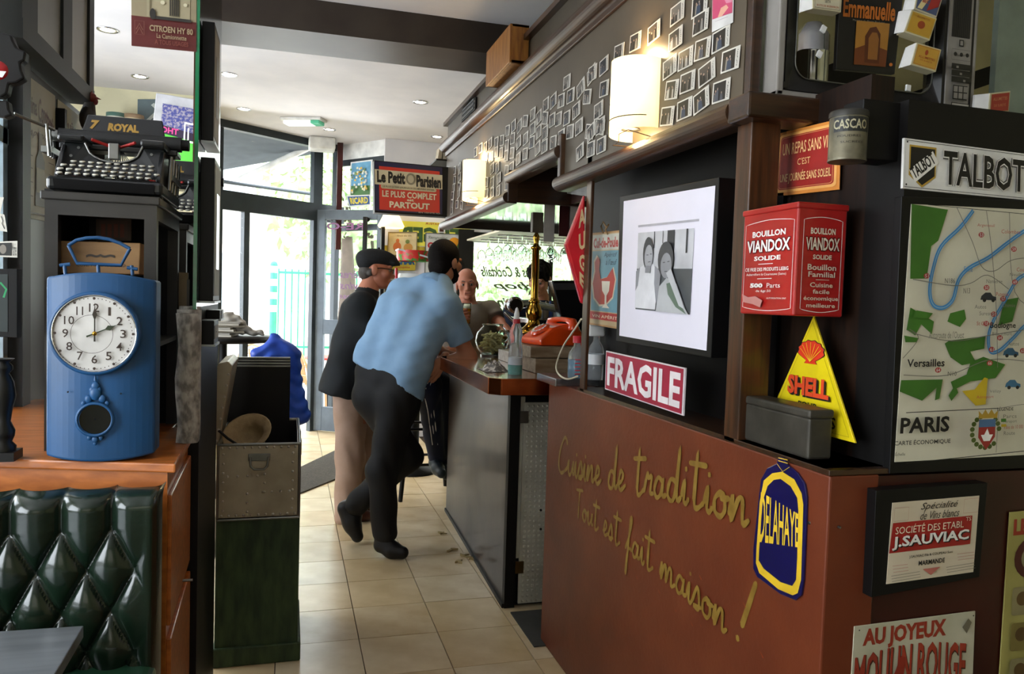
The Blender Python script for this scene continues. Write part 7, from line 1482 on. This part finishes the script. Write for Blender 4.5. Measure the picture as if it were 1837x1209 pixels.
def hand(mb, w_, d, n, th, curl=(.35, .5, .4), s=1., spread=.08, res=.0034):
    """w_ wrist, d towards the fingers, n palm-side normal (fingers curl to n), th = +1/-1 thumb side"""
    d = Vector(d).normalized(); n = Vector(n); n = (n-d*n.dot(d)).normalized(); t = d.cross(n)*th; w_ = Vector(w_); pr = []
    P_ = lambda a, b, c_: w_+(d*a+t*b+n*c_)*s
    for b in (-.028, -.01, .01, .028): pr.append(('c', tuple(P_(.0, b*.7, 0)), tuple(P_(.078, b*1.05, 0)), .0135*s, .0115*s))
    L_ = [(.029, .066, .8), (.010, .076, .92), (-.010, .072, .9), (-.028, .058, .75)]
    for i, (b, L0_, k) in enumerate(L_):
        p = P_(.082, b*1.05, 0); ang = 0; rr = .0092*s
        for j, f in enumerate((.46, .3, .24)):
            ang += curl[j]; dr = (d*math.cos(ang)+n*math.sin(ang)+t*spread*(b/.03)*.6).normalized(); q = p+dr*L0_*f*s*1.05; pr.append(('c', tuple(p), tuple(q), rr, rr*.88)); p = q; rr *= .88
    p = P_(.02, .034, .004); q = P_(.05, .058, .014); r3 = P_(.078, .062, .026); pr += [('c', tuple(p), tuple(q), .014*s, .011*s), ('c', tuple(q), tuple(r3), .0105*s, .0085*s)]
    pr.append(('c', tuple(P_(-.035, 0, 0)), tuple(P_(.01, 0, 0)), .026*s, .024*s))
    blob(mb, pr, res, .006)
def shoe(mb, heel, toe, up_=V(0, 0, 1), r=.045):
    heel, toe = Vector(heel), Vector(toe); d = (toe-heel).normalized()
    blob(mb, [('c', tuple(heel+up_*.02), tuple(heel.lerp(toe, .55)+up_*.01), r*.95, r*.92), ('c', tuple(heel.lerp(toe, .5)), tuple(toe), r, r*.75), ('c', tuple(heel+up_*.075), tuple(heel.lerp(toe, .25)+up_*.04), r*.95, r*.85)], .006, .02)
wr1 = lambda x, y, z: .002*np.sin(x*27+z*35+2*np.sin(y*25))+.0012*np.sin(z*90-x*35)-.003
wr2 = lambda x, y, z: .003*np.sin(z*28+3*np.sin(x*20+y*14))+.002*np.sin(x*60+y*50+z*12)-.002
def Q(x, y, Y): return tuple(P(x, y, 1, Y))
def part(name, prims, mat, parent, res=.008, k=.03, **kw): return blob(MB(), prims, res, k, **kw).build(name, mat, parent)
# ---------------------------------------------------------------- man in light blue polo, leaning on the bar
bm_ = empty('person', (.55, 4.24, 0), 'man in light blue polo and black trousers leaning on the bar, back turned', 'person')
hipL, hipR = Q(668, 712, 4.40), Q(716, 716, 4.27); chL, chR = Q(712, 555, 4.47), Q(775, 575, 4.28); shL, shR = Q(722, 525, 4.52), Q(800, 552, 4.25); nk = Q(782, 512, 4.38)
kneeA, ankA = Q(686, 845, 4.25), Q(690, 955, 4.25); kneeB, ankB = Q(730, 818, 4.40), Q(640, 905, 4.48)
elR, wrR = Q(841, 640, 4.27), Q(793, 648, 4.32); elL, wrL = Q(760, 628, 4.55), Q(792, 629, 4.55)
body = MB()
blob(body, [('c', hipL, chL, .085, .08), ('c', hipR, chR, .085, .08), ('c', chL, nk, .06, .05), ('c', chR, nk, .06, .05), ('c', shL, shR, .05, .05), ('c', shR, elR, .052, .042), ('c', elR, wrR, .043, .027), ('c', shL, elL, .052, .042), ('c', elL, wrL, .042, .027),
            ('c', hipR, kneeA, .09, .06), ('c', kneeA, ankA, .058, .04), ('c', hipL, kneeB, .09, .06), ('c', kneeB, ankB, .058, .04), ('c', nk, Q(797, 490, 4.40), .056, .056)], .008, .03)
hC = P(799, 470, 1, 4.42)
T_, e_, c_ = head(body, hC, (.80, .60, -.08), (-.03, 0, 1), 1.0)
hand(body, wrR, (P(777, 672, 1, 4.32)-Vector(wrR)), (-.3, .4, -.3), -1, (.3, .35, .3))
hand(body, wrL, (.9, -.25, -.18), (0, -.1, -1), 1, (.15, .3, .3))
bo = body.build('body', skin, bm_)
# hair, glasses, beard
part('hair', [e_(0, -.018, .035, .083, .10, .095), e_(0, -.05, -.03, .07, .055, .062), e_(0, -.052, -.065, .055, .04, .03)], hairm, bm_, .004, .012, subs=[e_(0, .075, -.055, .095, .09, .082), e_(.092, .0, -.02, .022, .03, .04), e_(-.092, .0, -.02, .022, .03, .04)])
part('beard', [e_(0, .045, -.088, .05, .052, .036), c_((-.058, .01, -.04), (-.05, .04, -.075), .016, .02), c_((.058, .01, -.04), (.05, .04, -.075), .016, .02)], hairm, bm_, .004, .012, subs=[e_(0, .1, -.055, .025, .04, .022)])
g_ = MB(); [g_.tube([T_(a*.031+.022*math.cos(k*.6283), .104, .0+.016*math.sin(k*.6283)) for k in range(11)], .0025, 6) for a in (-1, 1)]; g_.tube([T_(-.01, .104, .004), T_(.01, .104, .004)], .002, 5); [g_.tube([T_(a*.052, .102, .006), T_(a*.08, .03, .008), T_(a*.082, -.015, .0)], .0025, 6) for a in (-1, 1)]; g_.build('glasses', blackm, bm_)
eyes(T_, bm_)
polo = M('polo_blue', '#8cb0d0', .8, col2='#84a8ca', ns=12, bump=.08, bs=300)
vR = (Vector(elR)-Vector(shR)).normalized(); slR = Vector(shR).lerp(Vector(elR), .68); vL = (Vector(elL)-Vector(shL)).normalized(); slL = Vector(shL).lerp(Vector(elL), .65)
hemc = P(693, 682, 1, 4.34); trd = (Vector(chL)+Vector(chR)-Vector(hipL)-Vector(hipR)).normalized(); hn = (-trd+V(-.25, 0, 0)).normalized()
wa, wb2 = Q(672, 640, 4.45), Q(738, 655, 4.27)
part('polo_shirt', [('c', Q(662, 690, 4.42), wa, .112, .108), ('c', Q(724, 706, 4.27), wb2, .11, .105), ('c', wa, chL, .108, .112), ('c', wb2, chR, .105, .108), ('c', Q(700, 670, 4.36), Q(742, 560, 4.36), .12, .12), ('c', chL, Q(765, 512, 4.4), .1, .05), ('c', chR, Q(790, 516, 4.34), .095, .05), ('c', shL, shR, .072, .07), ('c', shL, Q(776, 508, 4.40), .07, .062), ('c', shR, Q(790, 512, 4.36), .07, .062), ('c', shR, tuple(slR+vR*.03), .076, .07), ('c', shL, tuple(slL+vL*.03), .07, .066)],
     polo, bm_, .008, .04, wob=wr1, cuts=[(tuple(hemc), tuple(hn), .32), (tuple(slR), tuple(vR), .13), (tuple(slL), tuple(vL), .11)])
cn = P(786, 507, 1, 4.38); cl = MB(); ax_ = (T_ and (Vector(T_(0, -.02, -.06))-Vector(nk)).normalized())
cl.lathe([(.078, -.025), (.07, .0), (.064, .022), (.068, .024), (.08, -.005), (.088, -.03)], cn, 26, ax_+V(.15, 0, 0), ring=True); cl.build('collar', polo, bm_)
trous = M('trouser_black', '#08080a', .75)
part('trousers', [('c', Q(668, 670, 4.42), Q(668, 712, 4.42), .095, .102), ('c', Q(722, 690, 4.27), Q(722, 722, 4.27), .098, .1), ('c', Q(695, 680, 4.35), Q(697, 715, 4.35), .115, .115), ('c', hipR, kneeA, .105, .078), ('c', kneeA, ankA, .078, .066), ('c', hipL, kneeB, .10, .08), ('c', kneeB, ankB, .085, .066)],
     trous, bm_, .009, .05, wob=wr2, cuts=[(tuple(P(692, 655, 1, 4.34)), tuple(-hn), .3)])
bl = MB(); [bl.poly([0]) if False else None]
sh1 = MB(); hl, to = P(684, 984, 1, 4.25), P(722, 983, 1, 4.18); hl.z = .045; to.z = .038; shoe(sh1, hl, to, r=.046); sh1.build('shoe', M('shoe_black', '#0a0a0b', .5), bm_)
sh2 = MB(); a1, a2 = P(620, 912, 1, 4.52), P(641, 962, 1, 4.48); dn_ = (a2-a1).normalized(); blob(sh2, [('c', tuple(a1), tuple(a1.lerp(a2, .6)), .048, .05), ('c', tuple(a1.lerp(a2, .5)), tuple(a2), .05, .035), ('c', tuple(a1+V(.05, 0, .03)), tuple(a1.lerp(a2, .3)+V(.03, 0, .01)), .045, .045)], .006, .02); sh2.build('shoe', M('shoe_black', '#0a0a0b'), bm_)
wv = (Vector(elR)-Vector(wrR)).normalized(); wc = Vector(wrR)+wv*.02; wt_ = MB(); wt_.lathe([(.031, -.014), (.034, -.01), (.034, .01), (.031, .014)], wc, 22, wv, ring=True); wt_.build('watch', M('watch_black', '#101114', .25), bm_)
# ---------------------------------------------------------------- man with flat cap
cmn = empty('person', (.38, 5.0, 0), 'man in flat cap, glasses and long black jacket standing in profile', 'person')
Yc = 5.0; hipc = Q(640, 712, Yc+.03); chc = Q(648, 580, Yc+.02); nkc = Q(660, 522, Yc)
feetA, feetB = Q(622, 925, Yc-.05), Q(640, 925, Yc+.12); knA, knB = Q(628, 822, Yc-.06), Q(648, 822, Yc+.1)
sA, sB = Q(648, 548, Yc-.17), Q(652, 545, Yc+.18); eA, eB = Q(664, 632, Yc-.2), Q(680, 630, Yc+.2); wA, wB_ = Q(712, 660, Yc-.16), Q(730, 655, Yc+.16)
body = MB()
blob(body, [('c', tuple(Vector(hipc)+V(0, -.09, 0)), tuple(Vector(chc)+V(0, -.1, 0)), .09, .1), ('c', tuple(Vector(hipc)+V(0, .09, 0)), tuple(Vector(chc)+V(0, .1, 0)), .09, .1), ('c', sA, sB, .06, .06), ('c', chc, nkc, .09, .06), ('c', nkc, Q(668, 500, Yc), .06, .056), ('c', sA, eA, .05, .04), ('c', eA, wA, .04, .027), ('c', sB, eB, .05, .04), ('c', eB, wB_, .04, .027), ('c', tuple(Vector(hipc)+V(0, -.09, 0)), knA, .085, .058), ('c', knA, feetA, .055, .038), ('c', tuple(Vector(hipc)+V(0, .09, 0)), knB, .085, .058), ('c', knB, feetB, .055, .038)], .008, .03)
T_, e_, c_ = head(body, P(675, 483, 1, Yc), (.985, -.12, -.1), (.05, 0, 1), 1.03)
hand(body, wA, (.9, 0, -.15), (0, .1, -1), 1, (.2, .4, .3)); hand(body, wB_, (.9, 0, -.15), (0, .1, -1), -1, (.2, .4, .3))
body.build('body', skinr, cmn); eyes(T_, cmn)
capm = M('cap_wool', '#191a1c', .85, bump=.2, bs=150)
part('flat_cap', [e_(0, -.02, .062, .088, .112, .062), e_(0, .03, .078, .075, .085, .036), e_(0, -.06, .03, .078, .06, .055), c_((-.035, .10, .052), (.035, .10, .052), .022, .022), c_((-.02, .125, .044), (.02, .125, .044), .014, .014)], capm, cmn, .004, .03, subs=[e_(0, .0, -.03, .083, .105, .06), e_(0, .13, .01, .08, .06, .032)])
MB().ball(T_(0, 0, .128), .009, 8).build('cap_button', capm, cmn)
part('hair', [e_(0, -.055, -.02, .072, .052, .06), c_((-.07, -.01, .0), (-.072, -.03, -.03), .014, .018), c_((.07, -.01, .0), (.072, -.03, -.03), .014, .018)], hairg, cmn, .004, .014, subs=[e_(.09, -.005, -.014, .02, .022, .034), e_(-.09, -.005, -.014, .02, .022, .034)])
g_ = MB(); [g_.tube([T_(a*.031+.022*math.cos(k*.6283), .106, -.002+.016*math.sin(k*.6283)) for k in range(11)], .003, 6) for a in (-1, 1)]; g_.tube([T_(-.01, .106, .002), T_(.01, .106, .002)], .0025, 5); [g_.tube([T_(a*.052, .104, .008), T_(a*.079, .03, .008), T_(a*.08, -.01, .0)], .003, 6) for a in (-1, 1)]; g_.build('glasses', M('frame_tortoise', '#1a1009', .3), cmn)
jk = M('jacket_black', '#0c0f12', .8, col2='#10161a')
lo1, lo2 = Q(614, 700, Yc-.10), Q(640, 712, Yc+.1)
part('jacket', [('c', Q(645, 560, Yc-.1), lo1, .115, .14), ('c', Q(652, 560, Yc+.1), lo2, .115, .14), ('c', Q(640, 640, Yc), Q(640, 720, Yc), .13, .16), ('c', sA, sB, .078, .078), ('c', chc, nkc, .11, .06), ('c', Q(636, 600, Yc), Q(605, 700, Yc-.02), .1, .10), ('c', sA, eA, .072, .062), ('c', eA, wA, .062, .045), ('c', sB, eB, .072, .062), ('c', eB, wB_, .062, .045)],
     jk, cmn, .009, .04, wob=wr2, cuts=[(Q(618, 708, Yc), (-.25, 0, -1), .5), (tuple(Vector(wA)+V(-.01, 0, 0)), (.9, 0, -.1), .07), (tuple(Vector(wB_)+V(-.01, 0, 0)), (.9, 0, -.1), .07)])
MB().lathe([(.075, -.02), (.066, .012), (.06, .03), (.066, .03), (.08, -.02)], Vector(nkc)+V(0, 0, -.01), 24, (.35, 0, 1), ring=True).build('collar', jk, cmn)
part('trousers', [('c', Q(628, 700, Yc-.06), knA, .11, .085), ('c', knA, tuple(Vector(feetA)+V(0, 0, .0)), .085, .078), ('c', Q(645, 700, Yc+.1), knB, .11, .085), ('c', knB, feetB, .085, .078)], M('chino_beige', '#b39684', .85, col2='#a88a76'), cmn, .009, .03, wob=wr2)
for f in (feetA, feetB):
    s_ = MB(); f = Vector(f); shoe(s_, V(f.x-.03, f.y, .045), V(f.x+.13, f.y-.01, .035), r=.045); s_.build('shoe', M('shoe_brown', '#4a2416', .4), cmn)
# ---------------------------------------------------------------- seated bald man with beer
bd_ = empty('person', (1.0, 5.55, 0), 'bald man in grey T-shirt seated at the bar holding a glass of beer', 'person')
Yb = 5.75; pel = V(1.0, 5.60, .86); ch = P(845, 575, 1, 5.72); nk = P(838, 543, 1, Yb); sR, sL = P(812, 566, 1, 5.66), P(878, 560, 1, 5.80)
eR = V(sR.x-.05, 5.40, 1.17); hRp = P(834, 553, 1, 5.35); eL, wL2 = P(900, 583, 1, 5.62), P(924, 598, 1, 5.30)
wL2.z = 1.14; kn1, kn2 = P(768, 694, 1, 5.12), P(790, 694, 1, 5.28); ft1, ft2 = P(783, 818, 1, 5.35), P(792, 822, 1, 5.45)
wR = P(810, 569, 1, 5.36)
body = MB(); tt = tuple
blob(body, [('c', tt(pel), tt(ch), .13, .13), ('c', tt(sR), tt(sL), .065, .065), ('c', tt(ch), tt(nk), .11, .06), ('c', tt(nk), tt(nk+V(0, 0, .06)), .06, .06), ('c', tt(sR), tt(eR), .055, .045), ('c', tt(eR), tt(wR), .045, .03), ('c', tt(sL), tt(eL), .055, .045), ('c', tt(eL), tt(wL2), .045, .03), ('c', tt(pel), tt(kn1), .10, .062), ('c', tt(pel+V(.05, .08, 0)), tt(kn2), .10, .062), ('c', tt(kn1), tt(ft1), .06, .04), ('c', tt(kn2), tt(ft2), .06, .04)], .008, .03)
T_, e_, c_ = head(body, P(838, 510, 1, Yb-.05), (-.20, -.97, -.05), (-.08, 0, 1), 1.0)
gdir = V(0, 0, 1); hand(body, wR, (.88, -.42, .22), (.42, .88, 0), 1, (.45, .7, .5), 1.0); hand(body, wL2, (.9, -.25, -.1), (0, 0, -1), -1, (.1, .2, .2))
body.build('body', skinr, bd_); eyes(T_, bd_)
part('grey_tshirt', [('c', tt(pel), tt(ch), .15, .145), ('c', tt(sR), tt(sL), .085, .085), ('c', tt(ch), tt(nk+V(0, 0, -.02)), .12, .06), ('c', tt(sR), tt(sR.lerp(eR, .75)), .078, .078), ('c', tt(sL), tt(sL.lerp(eL, .8)), .078, .078), ('c', tt(P(826, 600, 1, 5.7)), tt(P(868, 600, 1, 5.75)), .12, .12)], M('tshirt_grey', '#8d8578', .85, col2='#80786c'), bd_, .009, .04, wob=wr1,
     cuts=[(tt(sR.lerp(eR, .6)), tt(eR-sR), .12), (tt(sL.lerp(eL, .62)), tt(eL-sL), .12), (tt(nk+V(0, -.02, .0)), (0, -.2, 1), .1), (tt(pel+V(0, 0, -.02)), (0, 0, -1), .3)])
tps = part('track_trousers', [('c', tt(pel+V(0, 0, -.0)), tt(kn1), .125, .082), ('c', tt(pel+V(.05, .08, 0)), tt(kn2), .125, .082), ('c', tt(kn1), tt(ft1), .082, .062), ('c', tt(kn2), tt(ft2), .082, .062)], M('navy_cloth', '#111a33', .8, col2='#0d152a'), bd_, .009, .035, wob=wr2)
st2 = MB()
for i in range(3):
    o_ = V(-.07+.022*i, -.052+.004*i, .02); st2.tube([tt(kn1+V(-.03+.022*i, -.075, .06)), tt(kn1+V(-.05+.02*i, -.09, .0)), tt(kn1.lerp(ft1, .3)+V(-.035+.02*i, -.082, 0)), tt(kn1.lerp(ft1, .8)+V(-.03+.018*i, -.072, 0))], .0035, 5)
st2.build('white_stripes', white, tps)
for f in (ft1, ft2):
    s_ = MB(); shoe(s_, V(f.x-.01, f.y+.02, f.z-.07), V(f.x+.01, f.y-.15, f.z-.09), r=.045); s_.build('shoe', M('shoe_teal', '#14242c', .5), bd_)
# beer glass in the hand
gc = wR+V(.88, -.42, .22).normalized()*.10+V(.42, .88, 0)*.046+V(0, 0, -.07); e = empty('beer_glass', gc, 'straight glass of amber beer in the hand of the bald man', 'glass')
MB().lathe([(.026, 0), (.028, .05), (.034, .15), (.0325, .15), (.0265, .05), (.024, .006), (.001, .006)], gc, 22).build('glass', glassg, e); MB().lathe([(.001, .007), (.0235, .007), (.026, .05), (.030, .112), (.001, .112)], gc, 20).build('beer', beer, e); MB().lathe([(.001, .112), (.0302, .112), (.031, .128), (.001, .13)], gc, 20).build('foam', foam, e)
# ---------------------------------------------------------------- bartender behind the coffee machine
bp_ = empty('person', (1.85, 5.5, 0), 'dark-haired bartender in navy top bent behind the coffee machine', 'person')
hc_ = P(968, 500, 1, 5.5); nk = hc_+V(.03, .05, -.14); ch = nk+V(.02, .08, -.2); pe = V(ch.x+.0, 5.72, .95); body = MB()
blob(body, [('c', tt(pe), tt(ch), .13, .13), ('c', tt(ch), tt(nk), .1, .055), ('c', tt(nk), tt(hc_+V(0, .02, -.05)), .055, .055), ('c', tt(ch+V(-.2, 0, .1)), tt(ch+V(.2, 0, .1)), .06, .06), ('c', tt(ch+V(-.2, 0, .1)), tt(ch+V(-.24, -.12, -.15)), .05, .04), ('c', tt(ch+V(-.24, -.12, -.15)), tt(ch+V(-.12, -.35, -.2)), .04, .028), ('c', tt(ch+V(.2, 0, .1)), tt(ch+V(.24, -.12, -.15)), .05, .04), ('c', tt(ch+V(.24, -.12, -.15)), tt(ch+V(.12, -.35, -.2)), .04, .028), ('c', tt(pe+V(-.09, 0, 0)), (pe.x-.1, pe.y, .5), .09, .06), ('c', (pe.x-.1, pe.y, .5), (pe.x-.1, pe.y, .08), .06, .04), ('c', tt(pe+V(.09, 0, 0)), (pe.x+.1, pe.y, .5), .09, .06), ('c', (pe.x+.1, pe.y, .5), (pe.x+.1, pe.y, .08), .06, .04)], .009, .03)
T_, e_, c_ = head(body, hc_, (-.55, -.75, -.45), (0, 0, 1), 1.0)
for s_ in (-1, 1): hand(body, ch+V(s_*.12, -.35, -.2), (-s_*.2, -.9, 0), (0, 0, -1), s_, (.3, .4, .4), res=.004)
body.build('body', skin, bp_); eyes(T_, bp_)
part('hair', [e_(0, -.018, .04, .088, .105, .098), e_(0, .04, .09, .075, .06, .04), e_(0, -.05, -.02, .075, .06, .07)], hairm, bp_, .004, .015, subs=[e_(0, .085, -.045, .09, .09, .082)], wob=lambda x, y, z: .003*np.sin(x*150+z*90)+.002*np.sin(y*200))
part('navy_top', [('c', tt(pe), tt(ch), .15, .145), ('c', tt(ch), tt(nk+V(0, 0, -.04)), .12, .06), ('c', tt(ch+V(-.2, 0, .1)), tt(ch+V(.2, 0, .1)), .078, .078), ('c', tt(ch+V(-.2, 0, .1)), tt(ch+V(-.24, -.12, -.15)), .07, .06), ('c', tt(ch+V(.2, 0, .1)), tt(ch+V(.24, -.12, -.15)), .07, .06)], M('navy_top', '#18243c', .85), bp_, .009, .04, wob=wr1)
part('trousers', [('c', tt(pe+V(-.09, 0, 0)), (pe.x-.1, pe.y, .1), .11, .075), ('c', tt(pe+V(.09, 0, 0)), (pe.x+.1, pe.y, .1), .11, .075)], trous, bp_, .01, .03)
for s_ in (-1, 1): q = MB(); shoe(q, V(pe.x+s_*.1, pe.y+.04, .045), V(pe.x+s_*.1, pe.y-.13, .036)); q.build('shoe', M('shoe_black', '#0a0a0b'), bp_)
